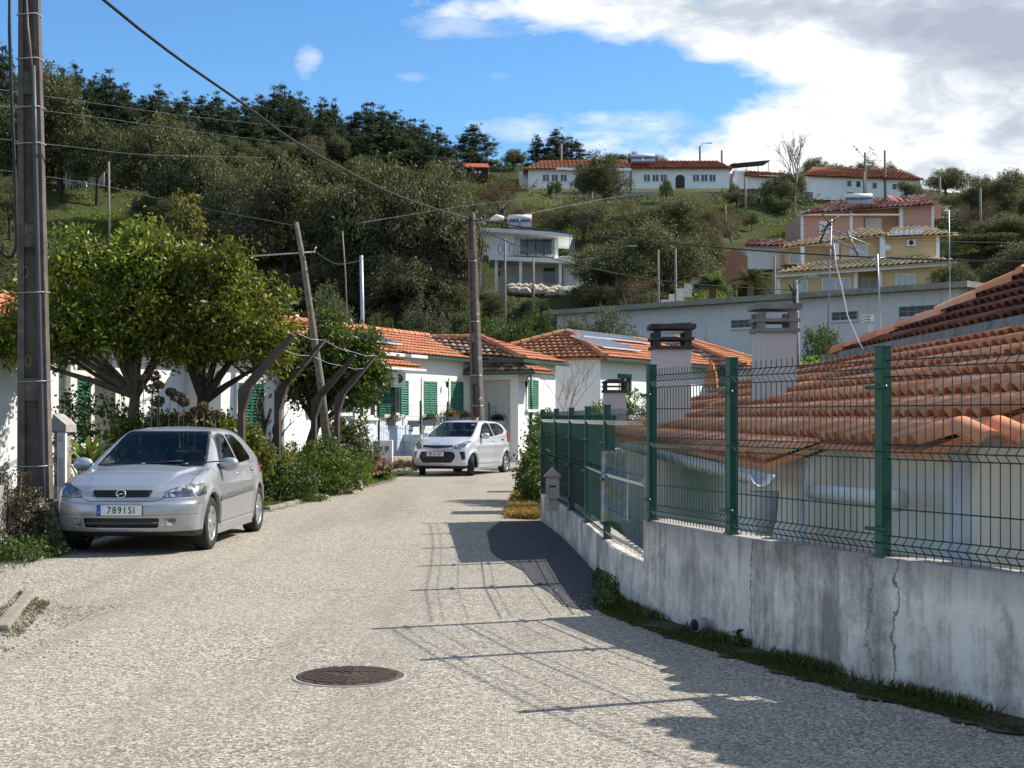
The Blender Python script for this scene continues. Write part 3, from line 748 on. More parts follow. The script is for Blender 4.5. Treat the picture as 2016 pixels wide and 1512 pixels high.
# aerial masts
M_alu = mat('galvanised tube', (.30, .31, .33), .4, .6, .1, 5)
def yagi(b, c, d, L, els, el):
    d = V(d).normalized(); s = d.cross(V((0, 0, 1))).normalized()
    b.tube([c-d*L*.5, c+d*L*.5], .012, 5)
    for k in range(els):
        q = c-d*L*.5+d*L*(k+.5)/els; l = el*(1-.35*k/els); b.tube([q-s*l*.5, q+s*l*.5], .006, 4)
Y = 21.0; a0, a1 = P(1627, 720, Y), P(1637, 432, Y)
t = thing('television_aerial', 'tallest rooftop aerial mast with crossed antennas and a dangling white cable', 'aerial', a0)
b = MB(); b.tube([a0, (a0+a1)/2+V((.0, 0, 0)), a1], .012, 6); b.build('mast', M_alu, t)
b = MB(); yagi(b, P(1663, 462, Y), (.9, -.2, -.42), .8, 6, .5); b.tube([P(1690, 505, Y), P(1668, 455, Y)], .018, 5); b.tube([P(1640, 470, Y), P(1700, 500, Y)], .012, 5); b.build('antenna', M_alu, t)
b = MB(); yagi(b, P(1630, 445, Y), (.6, .3, .55), .32, 3, .28); b.tube([P(1613, 480, Y), P(1630, 440, Y)], .014, 5); b.tube([P(1618, 420, Y), P(1633, 440, Y), P(1652, 425, Y)], .012, 5); b.build('antenna', mat('dark aerial rod', (.05, .05, .05), .5), t)
b = MB(); b.tube([P(1640, 470, Y), P(1646, 520, Y), P(1658, 570, Y), P(1668, 620, Y), P(1690, 672, Y), P(1700, 690, Y)], .010, 5); b.build('cable', mat('white cable', (.7, .7, .7), .5), t)
def mast(label, px0, py0, px1, py1, Y, r=.011, heads=()):
    t = thing('television_aerial', label, 'aerial', P(px0, py0, Y)); b = MB(); b.tube([P(px0, py0, Y), P(px1, py1, Y)], r, 6); b.build('mast', M_alu, t)
    b = MB()
    for (hx, hy, d, L, n, el) in heads: yagi(b, P(hx, hy, Y), d, L, n, el)
    if heads: b.build('antenna', M_alu, t)
mast('thin leaning aerial mast standing between the tall aerial and the right edge mast', 1735, 668, 1727, 500, 24, .016, [(1728, 508, (1, .2, .1), .3, 3, .2)])
mast('plain bare mast rising behind the dark upper roof slope', 1871, 615, 1868, 415, 22, .010)

# neighbouring roof just outside the view whose eave shades the street corner
t = thing('porch', 'tiled side porch of the low house beyond the right edge', 'porch', (4.5, 5.5, -1.2))
tile_roof('roof', [(3.30, 8.2, 2.4), (4.9, 3.0, 2.4), (7.4, 3.8, 3.2), (5.8, 8.2, 3.2)], T_old, t, .27, .49, .06, 6, .045)
b = MB(); b.prism([(4.0, 7.9, -1.2), (5.3, 3.6, -1.2), (7.2, 4.2, -1.2), (5.8, 7.9, -1.2)], (0, 0, 3.5)); b.build('wall', M_cream, t)
M_soil = mat('mossy soil and leaf litter', (.10, .085, .055), 1, 0, .4, 14, .6, .1, (.045, .05, .02), 5, .7)
def ragged(name, inner, wid, z, m, seed, sgn=-1):
    rr = random.Random(seed); b = MB(); n = 0
    for (x0, y0), (x1, y1), w0, w1 in zip(inner, inner[1:], wid, wid[1:]):
        k = max(2, int(math.hypot(x1-x0, y1-y0)/.05))
        for i in range(k):
            t_ = i/k; x, y, w_ = x0+(x1-x0)*t_, y0+(y1-y0)*t_, w0+(w1-w0)*t_
            b.v += [(x, y, z), (x+sgn*w_*(1+.18*math.sin(y*9+seed)+.12*math.sin(y*23)+rr.uniform(-.04, .04)), y, z)]; n += 1
    b.f = [[2*i, 2*i+2, 2*i+3, 2*i+1] for i in range(n-1)]; b.m = [0]*(n-1); b.sm = [False]*(n-1); b.r = [.5]*(n-1)
    b.build(name, m)['kind'] = 'structure'
_wy = [5.0, 6.2, 7.2, 8.08, 8.9, 9.68, 10.4, 11.1, 11.9, 12.6]
ragged('verge', [(wallx(y)+.01, y) for y in _wy], (.36, .35, .35, .34, .33, .32, .31, .29, .24, .04), .017, M_soil, 1)
_e = [(-4.35, 21.4), (-4.25, 22.0), (-4.05, 24.0), (-3.85, 26.4), (-3.4, 30.6), (-3.0, 34), (-2.95, 36.5)]
ragged('verge', [(x-.15, y) for x, y in _e], (.25, .34, .36, .36, .38, .34, .1), .019, mat('dry verge soil', (.17, .14, .10), 1, 0, .4, 12, .6, .1, (.07, .07, .035), 4, .7), 2, 1)
# ---------------------------------------------------------------- cars (solid from smooth surfaces, cut into panels)
def pw(xs, pts):
    return np.interp(xs, [p[0] for p in pts], [p[1] for p in pts])
def spl(xs, pts, sm=.05):
    """piecewise line softened by averaging"""
    r = 0
    for k in (-1, -.6, -.2, .2, .6, 1): r = r+pw(xs+k*sm, pts)
    return r/6
def smax(a, b, k):
    h = np.clip(.5+.5*(a-b)/k, 0, 1); return b+(a-b)*h+k*h*(1-h)
def smin(a, b, k): return -smax(-a, -b, k)
def surface_nets(f, lo, h):
    nx, ny, nz = f.shape; ins = f < 0
    idx = -np.ones((nx-1, ny-1, nz-1), dtype=np.int64)
    cnt = np.zeros((nx-1, ny-1, nz-1)); acc = np.zeros((nx-1, ny-1, nz-1, 3))
    co = [(i, j, k) for i in (0, 1) for j in (0, 1) for k in (0, 1)]
    def sl(c): return f[c[0]:nx-1+c[0], c[1]:ny-1+c[1], c[2]:nz-1+c[2]]
    for a in co:
        for ax in range(3):
            if a[ax]: continue
            b = list(a); b[ax] = 1
            fa, fb = sl(a), sl(b); m = (fa < 0) != (fb < 0)
            t = np.where(m, fa/np.where(m, fa-fb, 1), 0)
            cnt += m
            for q in range(3): acc[..., q] += m*(a[q]+(t if q == ax else 0))
    m = cnt > 0; n = int(m.sum()); idx[m] = np.arange(n)
    g = np.stack(np.nonzero(m), 1)
    v = (g+acc[m]/cnt[m][:, None])*h+np.array(lo)
    quads = []
    for ax in range(3):
        o1, o2 = [(1, 2), (2, 0), (0, 1)][ax]
        A = [slice(1, -1)]*3; A[ax] = slice(0, -1); B = list(A); B[ax] = slice(1, None)
        fa, fb = ins[tuple(A)], ins[tuple(B)]
        for s in (True, False):
            mm = (fa == s) & (fb != s); p = np.stack(np.nonzero(mm), 1)
            p = p+np.array([0 if q == ax else 1 for q in range(3)])
            def ix(d1, d2):
                q = p.copy(); q[:, o1] -= d1; q[:, o2] -= d2; return idx[q[:, 0], q[:, 1], q[:, 2]]
            qd = np.stack([ix(1, 1), ix(0, 1), ix(0, 0), ix(1, 0)], 1)
            quads.append(qd if s else qd[:, ::-1])
    return v, np.concatenate(quads)
def in_poly(px, py, poly):
    r = False; n = len(poly)
    for i in range(n):
        x0, y0 = poly[i]; x1, y1 = poly[(i+1) % n]
        if (y0 > py) != (y1 > py) and px < (x1-x0)*(py-y0)/(y1-y0)+x0: r = not r
    return r
def roundpoly(poly, r, n=3):
    out = []; k = len(poly)
    for i in range(k):
        p = np.array(poly[i], float); a = np.array(poly[i-1], float)-p; c = np.array(poly[(i+1) % k], float)-p
        ra = min(r, np.linalg.norm(a)*.45); rc = min(r, np.linalg.norm(c)*.45); a = p+a/np.linalg.norm(a)*ra; c = p+c/np.linalg.norm(c)*rc
        for j in range(n+1):
            t = j/n; q = (1-t)**2*a+2*t*(1-t)*p+t*t*c; out.append((q[0], q[1]))
    return out
def cut_region(bm, ax, poly, cond, new_id, lay, keep=(0,)):
    """poly in the two axes other than ax; faces inside it (and passing cond) get new_id"""
    a, c = [(1, 2), (0, 2), (0, 1)][ax]
    x0 = min(p[0] for p in poly)-.03; x1 = max(p[0] for p in poly)+.03; y0 = min(p[1] for p in poly)-.03; y1 = max(p[1] for p in poly)+.03
    def cand():
        fs = []
        for f in bm.faces:
            if f[lay] in keep:
                q = f.calc_center_median()
                if x0 < q[a] < x1 and y0 < q[c] < y1 and cond(q): fs.append(f)
        return fs
    n = len(poly)
    for i in range(n):
        p, q = poly[i], poly[(i+1) % n]; L = math.hypot(q[0]-p[0], q[1]-p[1])
        if L < 1e-4: continue
        fs = [f for f in cand() if min((f.calc_center_median()[a]-p[0])*0+abs(((f.calc_center_median()[a]-p[0])*(q[1]-p[1])-(f.calc_center_median()[c]-p[1])*(q[0]-p[0]))/L), 9) < .03
              and -.04 < ((f.calc_center_median()[a]-p[0])*(q[0]-p[0])+(f.calc_center_median()[c]-p[1])*(q[1]-p[1]))/L < L+.04]
        if not fs: continue
        es = {e for f in fs for e in f.edges}; vs = {v for f in fs for v in f.verts}
        co = V((0, 0, 0)); co[a] = p[0]; co[c] = p[1]; no = V((0, 0, 0)); no[a] = -(q[1]-p[1])/L; no[c] = (q[0]-p[0])/L
        bmesh.ops.bisect_plane(bm, geom=list(vs)+list(es)+fs, plane_co=co, plane_no=no, dist=1e-4)
    for f in cand():
        q = f.calc_center_median()
        if in_poly(q[a], q[c], poly): f[lay] = new_id
def car_field(S, X, Y, Z):
    L = S['L']; s = Y+L/2; ax = np.abs(X)
    zt = spl(s, S['top'], S.get('sm', .06)); zt = zt+S.get('hood', 0)*np.clip((.38+.20*s-ax)/.03+.5, 0, 1)*np.clip((1.15-s)/.1, 0, 1)*np.clip(s/.1, 0, 1)
    zt = zt-S['crown']*(ax/.7)**2*np.clip((s-.0)/.8, .35, 1)
    sl = np.gradient(spl(np.linspace(-.3, L+.3, 400), S['top'], .06), (L+.6)/399)
    slope = np.interp(s, np.linspace(-.3, L+.3, 400), sl)
    T = (Z-zt)/np.sqrt(1+slope**2)
    plan = S['W']/2*(1-S['taper']*np.abs((s-L*.5)/(L*.5))**3.5)
    w = plan*pw(Z, S['sect'])
    zb = pw(s, S['belt'])
    w = w-np.clip(Z-zb, 0, 1)*S['tumble']
    for wy in S['wheels']:
        r = np.sqrt((Y-wy)**2+(Z-S['R'])**2); w = w+S['flare']*np.exp(-((r-S['R']-.085)/.05)**2)*(Z < S['R']*2+.2)
    for (z0, dz, amt, sy0, sy1) in S.get('creases', ()):
        w = w+amt*np.exp(-((Z-z0-(s-L/2)*S.get('crs', .0))/dz)**2)*np.clip((s-sy0)*4, 0, 1)*np.clip((sy1-s)*4, 0, 1)
    Wd = ax-w
    Fr = (pw(Z, S['front'])+S['cf']*(ax/(S['W']/2))**3.2)-s
    Rr = s-(L-pw(Z, S['rear'])-S['cr']*(ax/(S['W']/2))**3.5)
    B = S['zb']+np.clip(.35-s, 0, 1)*.15-Z
    f = smax(T, Wd, S['kT']); f = smax(f, Fr*.9, .06); f = smax(f, Rr*.9, .06); f = smax(f, B, .04)
    if 'hoodv' in S:
        pass
    for wy in S['wheels']:
        r = np.sqrt((Y-wy)**2+(Z-S['R'])**2)-(S['R']+.055)
        c = np.maximum(r, .48-ax); f = smax(f, -c, .012)
    for fn in S.get('extra', ()): f = fn(f, X, Y, Z, s)
    return f
def glassmat():
    m, nt, b = newmat('car glass'); out = nt.nodes['Material Output']
    g = N(nt, 'ShaderNodeBsdfGlossy', i_Roughness=.02); t = N(nt, 'ShaderNodeBsdfTransparent'); t.inputs[0].default_value = (.74, .80, .77, 1)
    fr = N(nt, 'ShaderNodeFresnel', i_IOR=1.4); k = maprange(nt, fr.outputs[0], 0, 1, 0, .65)
    mx = N(nt, 'ShaderNodeMixShader'); nt.links.new(k, mx.inputs[0]); nt.links.new(t.outputs[0], mx.inputs[1]); nt.links.new(g.outputs[0], mx.inputs[2]); nt.links.new(mx.outputs[0], out.inputs[0])
    return m
M_glass = glassmat()
def paint(name, col, seams, metal=.55, rough=.34):
    """car paint; seams are drawn as thin dark panel gaps given in the car's own coordinates"""
    m, nt, b = newmat(name); tc = N(nt, 'ShaderNodeTexCoord'); sp = N(nt, 'ShaderNodeSeparateXYZ'); nt.links.new(tc.outputs['Object'], sp.inputs[0])
    n1 = noise(nt, 3, 5, .6, tc.outputs['Object']); n2 = noise(nt, 900, 2, .5, tc.outputs['Object'])
    c = mixc(nt, maprange(nt, n1, .4, .8, 0, .25), col, mul(col, .82)); c = mixc(nt, maprange(nt, n2, .3, .8, 0, .25), c, mul(col, 1.25))
    low = maprange(nt, math_(nt, 'ADD', sp.outputs[2], math_(nt, 'MULTIPLY', n1, .2)), .42, .25, 0, .35); c = mixc(nt, low, c, (.22, .20, .17))
    axx = math_(nt, 'ABSOLUTE', sp.outputs[0]); masks = []
    for sm in seams:
        kind = sm[0]
        if kind == 'side':      # line in (y,z) on the flanks
            _, y0, z0, y1, z1, th = sm; A, B, lim = sp.outputs[1], sp.outputs[2], maprange(nt, axx, sm_min, sm_min+.01)
        elif kind == 'front':
            _, y0, z0, y1, z1, th = sm; A, B, lim = axx, sp.outputs[2], maprange(nt, sp.outputs[1], fr_max, fr_max-.01)
        else:
            _, y0, z0, y1, z1, th = sm; A, B, lim = axx, sp.outputs[1], maprange(nt, sp.outputs[2], .62, .64)
        L = math.hypot(y1-y0, z1-z0); dx, dz = (y1-y0)/L, (z1-z0)/L
        a = math_(nt, 'SUBTRACT', A, y0); q = math_(nt, 'SUBTRACT', B, z0)
        t = math_(nt, 'ADD', math_(nt, 'MULTIPLY', a, dx), math_(nt, 'MULTIPLY', q, dz))
        d = math_(nt, 'ABSOLUTE', math_(nt, 'SUBTRACT', math_(nt, 'MULTIPLY', a, dz), math_(nt, 'MULTIPLY', q, dx)))
        k = maprange(nt, d, th, th*.5); k = math_(nt, 'MULTIPLY', k, math_(nt, 'MULTIPLY', math_(nt, 'GREATER_THAN', t, 0), math_(nt, 'LESS_THAN', t, L)))
        masks.append(math_(nt, 'MULTIPLY', k, lim))
    if masks:
        mk = masks[0]
        for k in masks[1:]: mk = math_(nt, 'MAXIMUM', mk, k)
        c = mixc(nt, math_(nt, 'MULTIPLY', mk, .85), c, (.03, .03, .035))
    g = N(nt, 'ShaderNodeNewGeometry'); c = mixc(nt, g.outputs['Backfacing'], c, (.03, .03, .035))
    nt.links.new(c, b.inputs['Base Color']); b.inputs['Metallic'].default_value = metal; b.inputs['Roughness'].default_value = rough
    b.inputs['Coat Weight'].default_value = .6; b.inputs['Coat Roughness'].default_value = .06
    return m
sm_min, fr_max = .45, -1.2
def lampmat(name='headlight glass', base=(.36, .37, .38)):
    m, nt, b = newmat(name); tc = N(nt, 'ShaderNodeTexCoord')
    v = N(nt, 'ShaderNodeTexVoronoi', i_Scale=22.0); nt.links.new(tc.outputs['Object'], v.inputs['Vector'])
    sx = N(nt, 'ShaderNodeSeparateColor'); nt.links.new(v.outputs['Color'], sx.inputs[0])
    r = ramp(nt, [(0, (.06, .065, .07)), (.45, mul(base, .5)), (.75, base), (1, (.75, .76, .78))]); nt.links.new(sx.outputs[0], r.inputs[0])
    nt.links.new(r.outputs[0], b.inputs['Base Color']); b.inputs['Metallic'].default_value = .7; b.inputs['Roughness'].default_value = .2
    b.inputs['Coat Weight'].default_value = 1; b.inputs['Coat Roughness'].default_value = .02; return m
M_lamp = lampmat()
M_tyre = mat('tyre rubber', (.022, .022, .023), .8, 0, .2, 20, .2, .3, (.09, .08, .07), 6, .3)
M_rim = mat('silver alloy', (.45, .46, .48), .35, .7, .12, 8, 0, .5, (.15, .14, .13), 8, .4)
M_trim = mat('black plastic trim', (.02, .02, .021), .5, 0, .1, 9)
M_gtrim = mat('grey rubbing strip', (.10, .105, .11), .55, 0, .1, 9)
M_chrome = mat('chrome', (.75, .76, .78), .12, 1.0, .03, 4)
M_int = mat('dark upholstery', (.07, .07, .078), .8, 0, .2, 14)
M_dash = mat('grey dashboard', (.06, .06, .065), .7, 0, .1, 14)
M_redl = mat('red lamp lens', (.30, .012, .015), .2, 0, .1, 9, 0, .6)
M_white = M_white if 'M_white' in globals() else mat('white', (.8, .8, .8), .8)
M_plate = mat('plate white', (.70, .70, .68), .4, 0, .04, 9)
M_blue = mat('plate blue', (.02, .07, .42), .4, 0, .05, 9)
M_ink = mat('plate ink', (.01, .01, .01), .5)
def text_obj(name, s, size, m, parent, loc, rot, depth=.0015, sx=1.0, bold=0):
    cu = bpy.data.curves.new(name, 'FONT'); cu.body = s; cu.size = size; cu.extrude = depth; cu.align_x = 'CENTER'; cu.align_y = 'CENTER'; cu.offset = bold; cu.space_character = 1.05
    o = bpy.data.objects.new('tmp', cu); COL.objects.link(o); dg = bpy.context.evaluated_depsgraph_get()
    me = bpy.data.meshes.new_from_object(o.evaluated_get(dg)); bpy.data.objects.remove(o); me.materials.clear()
    Mx = Matrix.Translation(loc) @ rot @ Matrix.Diagonal((sx, 1, 1, 1)); me.transform(Mx); me.name = name
    return link(name, me, m, parent)
FRONT = Matrix.Rotation(math.pi/2, 4, 'X')
def wheel(S, root, x, y, steer, side, spokes):
    R = S['R']; w = thing('wheel', None, None, (x, y, R)); w.parent = root; w.rotation_euler = (0, 0, steer)
    tw = S['tw']
    b = MB(); h = tw/2
    b.lathe([(R*.66, -h*.86), (R*.74, -h), (R*.90, -h*.98), (R*.985, -h*.8), (R, -h*.4), (R, h*.4), (R*.985, h*.8), (R*.90, h*.98), (R*.74, h), (R*.66, h*.86)], 40, 'x', closed=True)
    b.build('tyre', M_tyre, w, local=True)
    b = MB(); s = side
    b.lathe([(R*.67, s*h*.86), (R*.655, s*h*.92), (R*.61, s*h*.80), (R*.58, -s*h*.6), (R*.67, -s*h*.8)], 36, 'x', closed=True)
    b.lathe([(.0001, s*h*.74), (R*.15, s*h*.72), (R*.17, s*h*.55), (.0001, s*h*.5)], 20, 'x')
    for k in range(spokes):
        a = 2*math.pi*(k+.3)/spokes; c, q = math.cos(a), math.sin(a); t = V((0, -q, c)); rdir = V((0, c, q))
        w0, w1 = R*.13, R*(.19 if spokes < 7 else .12)
        pl = [rdir*R*.10-t*w0+V((s*h*.68, 0, 0)), rdir*R*.10+t*w0+V((s*h*.68, 0, 0)), rdir*R*.63+t*w1+V((s*h*.80, 0, 0)), rdir*R*.63-t*w1+V((s*h*.80, 0, 0))]
        b.prism(pl, (-s*.03, 0, 0))
    b.build('rim', M_rim, w, local=True, bev=0)
    b = MB(); b.lathe([(.0001, -s*h*.2), (R*.58, -s*h*.2), (R*.58, -s*h*.3), (.0001, -s*h*.3)], 24, 'x'); b.lathe([(.0001, s*h*.1), (R*.42, s*h*.1), (R*.42, 0), (.0001, 0)], 24, 'x'); b.build('brake_disc', mat('dark brake', (.04, .038, .036), .6, .4), w, local=True)
def grow(poly, d):
    cx = sum(p[0] for p in poly)/len(poly); cy = sum(p[1] for p in poly)/len(poly); o = []
    for x, y in poly:
        L = math.hypot(x-cx, y-cy); o.append((x+(x-cx)/L*d*1.25, y+(y-cy)/L*d*1.25))
    return o
def build_car(S, name, label, loc, rz_, h=.02):
    root = thing(name, label, 'car', loc, rz_)
    L = S['L']; lo = (-S['W']/2-.08, -L/2-.08, .08); n = [int((S['W']+.16)/h)+2, int((L+.16)/h)+2, int((S['H']+.02)/h)+2]
    gx, gy, gz = [lo[i]+h*np.arange(n[i]) for i in range(3)]
    X, Y, Z = np.meshgrid(gx, gy, gz, indexing='ij'); f = car_field(S, X, Y, Z)
    v, q = surface_nets(f, lo, h)
    # pull the vertices onto the true surface
    for _ in range(2):
        e = .004; a = car_field(S, v[:, 0], v[:, 1], v[:, 2])
        g = np.stack([car_field(S, *(v+np.eye(3)[i]*e).T)-a for i in range(3)], 1)/e
        st = (a/np.maximum((g**2).sum(1), .2))[:, None]*g; ln = np.linalg.norm(st, axis=1)[:, None]; v = v-st*np.minimum(1, h*.7/np.maximum(ln, 1e-9))
    me = bpy.data.meshes.new('t'); me.from_pydata(v.tolist(), [], q.tolist()); bm = bmesh.new(); bm.from_mesh(me)
    lay = bm.faces.layers.int.new('pt')
    ids = {}
    for (pn, ax, poly, cond, rad) in list(S['cuts']):
        if pn in ('windscreen', 'side_window', 'rear_window'): S['cuts'].append(('window_seal', ax, grow(poly, .02), cond, rad))
        if pn == 'headlight': S['cuts'].append(('lamp_seal', ax, grow(poly, .008), cond, rad))
    S['mats']['window_seal'] = M_trim; S['mats']['lamp_seal'] = M_trim; S['off']['window_seal'] = -.001
    for i, (pn, ax, poly, cond, rad) in enumerate(S['cuts']):
        poly = roundpoly(poly, rad, 3) if rad else poly
        for sgn in ((1, -1) if ax == 0 else (0,)):
            c = (lambda q, s=sgn, cc=cond: q.x*s > .3 and cc(q)) if ax == 0 else cond
            cut_region(bm, ax, poly, c, i+1+(100 if sgn == -1 else 0), lay)
            ids[i+1+(100 if sgn == -1 else 0)] = pn
    bm.faces.ensure_lookup_table()
    objs = []
    groups = {}
    for fc in bm.faces: groups.setdefault(fc[lay], []).append(fc)
    for k, fs in groups.items():
        vm = {}; vs = []; fl = []
        off = S['off'].get(ids.get(k, 'body'), 0)
        for fc in fs:
            r = []
            for vv in fc.verts:
                if vv.index not in vm or True:
                    key = vv.index if vv.index >= 0 else id(vv)
                if vv not in vm: vm[vv] = len(vs); vs.append(tuple(vv.co+vv.normal*off))
                r.append(vm[vv])
            fl.append(r)
        pn = ids.get(k, 'body'); m2 = bpy.data.meshes.new(pn); m2.from_pydata(vs, [], fl); m2.polygons.foreach_set('use_smooth', [True]*len(fl)); m2.update()
        o = link(pn, m2, S['mats'].get(pn, S['paint']), root); objs.append(o)
        if pn in S['solid']:
            md = o.modifiers.new('t', 'SOLIDIFY'); md.thickness = S['solid'][pn]; md.offset = -1
    bm.free()
    for x in (-1, 1):
        for i, wy in enumerate(S['wheels']):
            wheel(S, root, x*(S['W']/2-S['tw']/2-S.get('inset', .02)), wy, S['steer'] if i == 0 else 0, x, S['spokes'])
    # wheel wells, floor and cabin
    b = MB(); W2 = S['W']/2
    b.box(-W2+.12, W2-.12, -L/2+.35, L/2-.25, S['zb']+.02, S['zb']+.06)
    b.build('floor', M_trim, root, local=True)
    for x in (-1, 1):
        for wy in S['wheels']:
            b = MB(); n_ = 20; vs = []
            for k in range(n_+1):
                a = math.pi*k/n_*1.1-.15
                for xx in (x*.46, x*(W2-.05)): vs.append((xx, wy+(S['R']+.052)*math.cos(a), S['R']+(S['R']+.052)*math.sin(a)))
            b.add(vs, [(2*k, 2*k+1, 2*k+3, 2*k+2) for k in range(n_)]+[tuple(range(0, 2*n_+1, 2))]); b.build('wheel_well', M_black, root, local=True, fix=False)
    zs = S['seatz']; ym = S['seaty']
    def seat(x, y, bench=False):
        b = MB(); w = .24 if not bench else .58
        b.prism([(x-w, y-.25, zs), (x+w, y-.25, zs), (x+w, y-.28, zs+.16), (x-w, y-.28, zs+.16)], (0, .5, 0))
        bk = [(x-w, y+.22, zs+.1), (x+w, y+.22, zs+.1), (x+w*.86, y+.42, zs+.68), (x-w*.86, y+.42, zs+.68)]
        b.prism(bk, (0, .12, 0))
        for hx in ([x] if not bench else [x-.33, x+.33]):
            b.box(hx-.02, hx+.02, y+.44, y+.46, zs+.66, zs+.74); b.prism([(hx-.13, y+.41, zs+.72), (hx+.13, y+.41, zs+.72), (hx+.11, y+.43, zs+.91), (hx-.11, y+.43, zs+.91)], (0, .10, 0))
        b.build('seat', M_int, root, local=True, bev=.035)
    seat(-.36, ym); seat(.36, ym); seat(0, ym+.82, True)
    b = MB(); yd = S['dashy']; zd = S['dashz']
    b.prism([(-W2+.13, yd-.35, zd-.05), (-W2+.13, yd+.05, zd), (-W2+.13, yd+.15, zd-.12), (-W2+.13, yd+.1, zd-.4), (-W2+.13, yd-.35, zd-.4)], (2*W2-.26, 0, 0)); b.build('dashboard', M_dash, root, local=True, bev=.01)
    b = MB(); c = V((.36*S.get('drv', 1), yd+.28, zd-.02)); rr = .185
    b.tube([c+V((rr*math.cos(a), -.35*rr*math.sin(a)*-1, rr*math.sin(a)*.93)) for a in [2*math.pi*k/20 for k in range(21)]], .014, 6)
    b.tube([c+V((-rr, 0, 0)), c+V((rr, 0, 0))], .015, 5); b.tube([c, c+V((0, -.2, -.1))], .03, 6)
    b.build('steering_wheel', M_int, root, local=True)
    for x in (-1, 1):
        b = MB(); mx_, my, mz = S['mirror']; 
        prof = [(0, .0, .0, .0), (.03, .05, .06, .045), (.11, .075, .085, .06), (.19, .068, .078, .058), (.235, .03, .045, .03)]
        vs = []; n_ = 14
        for (dx, ry, rzz, _) in prof:
            for k in range(n_):
                a = 2*math.pi*k/n_; vs.append((x*(mx_+dx), my+max(ry, .012)*math.cos(a)*(1.0 if math.cos(a) < 0 else .55), mz+max(rzz, .012)*(abs(math.sin(a))**.7)*(1 if math.sin(a) > 0 else -1)))
        fs = [(i*n_+k, i*n_+(k+1) % n_, (i+1)*n_+(k+1) % n_, (i+1)*n_+k) for i in range(len(prof)-1) for k in range(n_)]+[tuple(range(n_)), tuple(range((len(prof)-1)*n_, len(prof)*n_))]
        b.add(vs, fs, 0, True); mo = b.build('wing_mirror', S['paint2'], root, local=True)
        b = MB(); b.prism([(x*(mx_-.03), my-.06, mz-.07), (x*(mx_+.05), my-.02, mz-.05), (x*(mx_+.05), my+.02, mz-.01), (x*(mx_-.03), my+.08, mz-.05)], (0, 0, .05)); b.build('mirror_foot', M_trim, mo, local=True)
        for hy, hz in S['handles']:
            b = MB(); hx = S['hx']
            b.box(x*hx-.012, x*hx+.012, hy-.055, hy+.055, hz-.03, hz+.035, 1); b.tube([(x*(hx+.010), hy-.10, hz+.012), (x*(hx+.024), hy-.05, hz+.012), (x*(hx+.024), hy+.05, hz+.012), (x*(hx+.010), hy+.09, hz+.012)], .013, 8)
            b.build('door_handle', [S['paint2'], M_trim], root, local=True)
    return root
def plate(root, x0, y, z, txt, band=True, w=.52, hh=.112, size=.098, tilt=0, tx=0):
    b = MB(); b.box(x0-w/2-.006, x0+w/2+.006, y-.004, y+.012, z-hh/2-.006, z+hh/2+.006, 1); b.box(x0-w/2, x0+w/2, y-.010, y-.002, z-hh/2, z+hh/2)
    o = b.build('number_plate', [M_plate, M_trim], root, local=True)
    if band:
        b = MB(); b.box(x0-w/2, x0-w/2+.042, y-.0125, y-.0095, z-hh/2, z+hh/2); b.build('country_band', M_blue, o, local=True)
        text_obj('country_letter', 'P', .032, M_plate, o, V((x0-w/2+.021, y-.013, z-.022)), FRONT, .0008)
    text_obj('plate_number', txt, size, M_ink, o, V((x0+tx, y-.011, z-.002)), FRONT, .0012, .86, .0012)
    return o
def side(x): return x
# --- silver car on the left
L1 = 4.11
def hood_lines(f, X, Y, Z, s): 
    # raised centre of the bonnet running down into the grille
    return f
S1 = dict(L=L1, W=1.71, H=1.44, R=.31, tw=.195, taper=.10, tumble=.50, crown=.055, flare=.022, hood=.024, cf=.34, cr=.20, zb=.20, kT=.11, sm=.07,
    top=[(-.3, .50), (.0, .70), (.05, .745), (.25, .83), (.6, .915), (.95, .965), (1.12, .985), (1.22, 1.02), (1.98, 1.385), (2.15, 1.42), (2.6, 1.437), (3.05, 1.415), (3.3, 1.36), (3.6, 1.20), (3.82, 1.03), (3.98, .98), (4.1, .93), (4.5, .5)],
    sect=[(.15, .945), (.30, .97), (.45, .988), (.60, 1.0), (.75, .988), (.88, .955), (.95, .935), (1.5, .93)],
    belt=[(0, .95), (1.2, .93), (3.5, 1.0), (4.2, 1.0)],
    front=[(.18, .16), (.25, .07), (.33, .03), (.42, .012), (.50, .0), (.575, .01), (.60, .035), (.66, .05), (.72, .085), (.78, .15), (.9, .5)],
    rear=[(.2, .12), (.35, .03), (.5, .0), (.6, .02), (.8, .06), (.95, .10), (1.2, .3)],
    wheels=(-L1/2+.86, -L1/2+3.47), steer=0.0, spokes=6, seatz=.42, seaty=-.05, dashy=-.62, dashz=.98, mirror=(.77, -.63, .985), handles=((.18, .83), (1.02, .86)), hx=.805, drv=1)
S1['paint'] = paint('silver metallic paint', (.385, .40, .42), [
    ('side', -.98, .40, -.98, .62, .005), ('side', -.98, .62, -.80, .92, .005), ('side', .30, .32, .30, .96, .005), ('side', -.95, .30, 1.0, .30, .006),
    ('side', 1.12, .50, 1.25, .75, .005), ('side', 1.25, .75, 1.30, 1.0, .005), ('side', -1.86, .575, -1.60, .585, .004),
    ('front', .0, .612, .36, .612, .006), ('front', .36, .612, .46, .64, .006), ('front', 0, .458, .8, .462, .003), ('top', .70, -1.75, .66, -.95, .006), ('top', .47, -1.93, .70, -1.72, .006)])
S1['paint2'] = paint('plain silver paint', (.385, .40, .42), [])
HB = -L1/2
def ff(q): return q.y < HB+.60
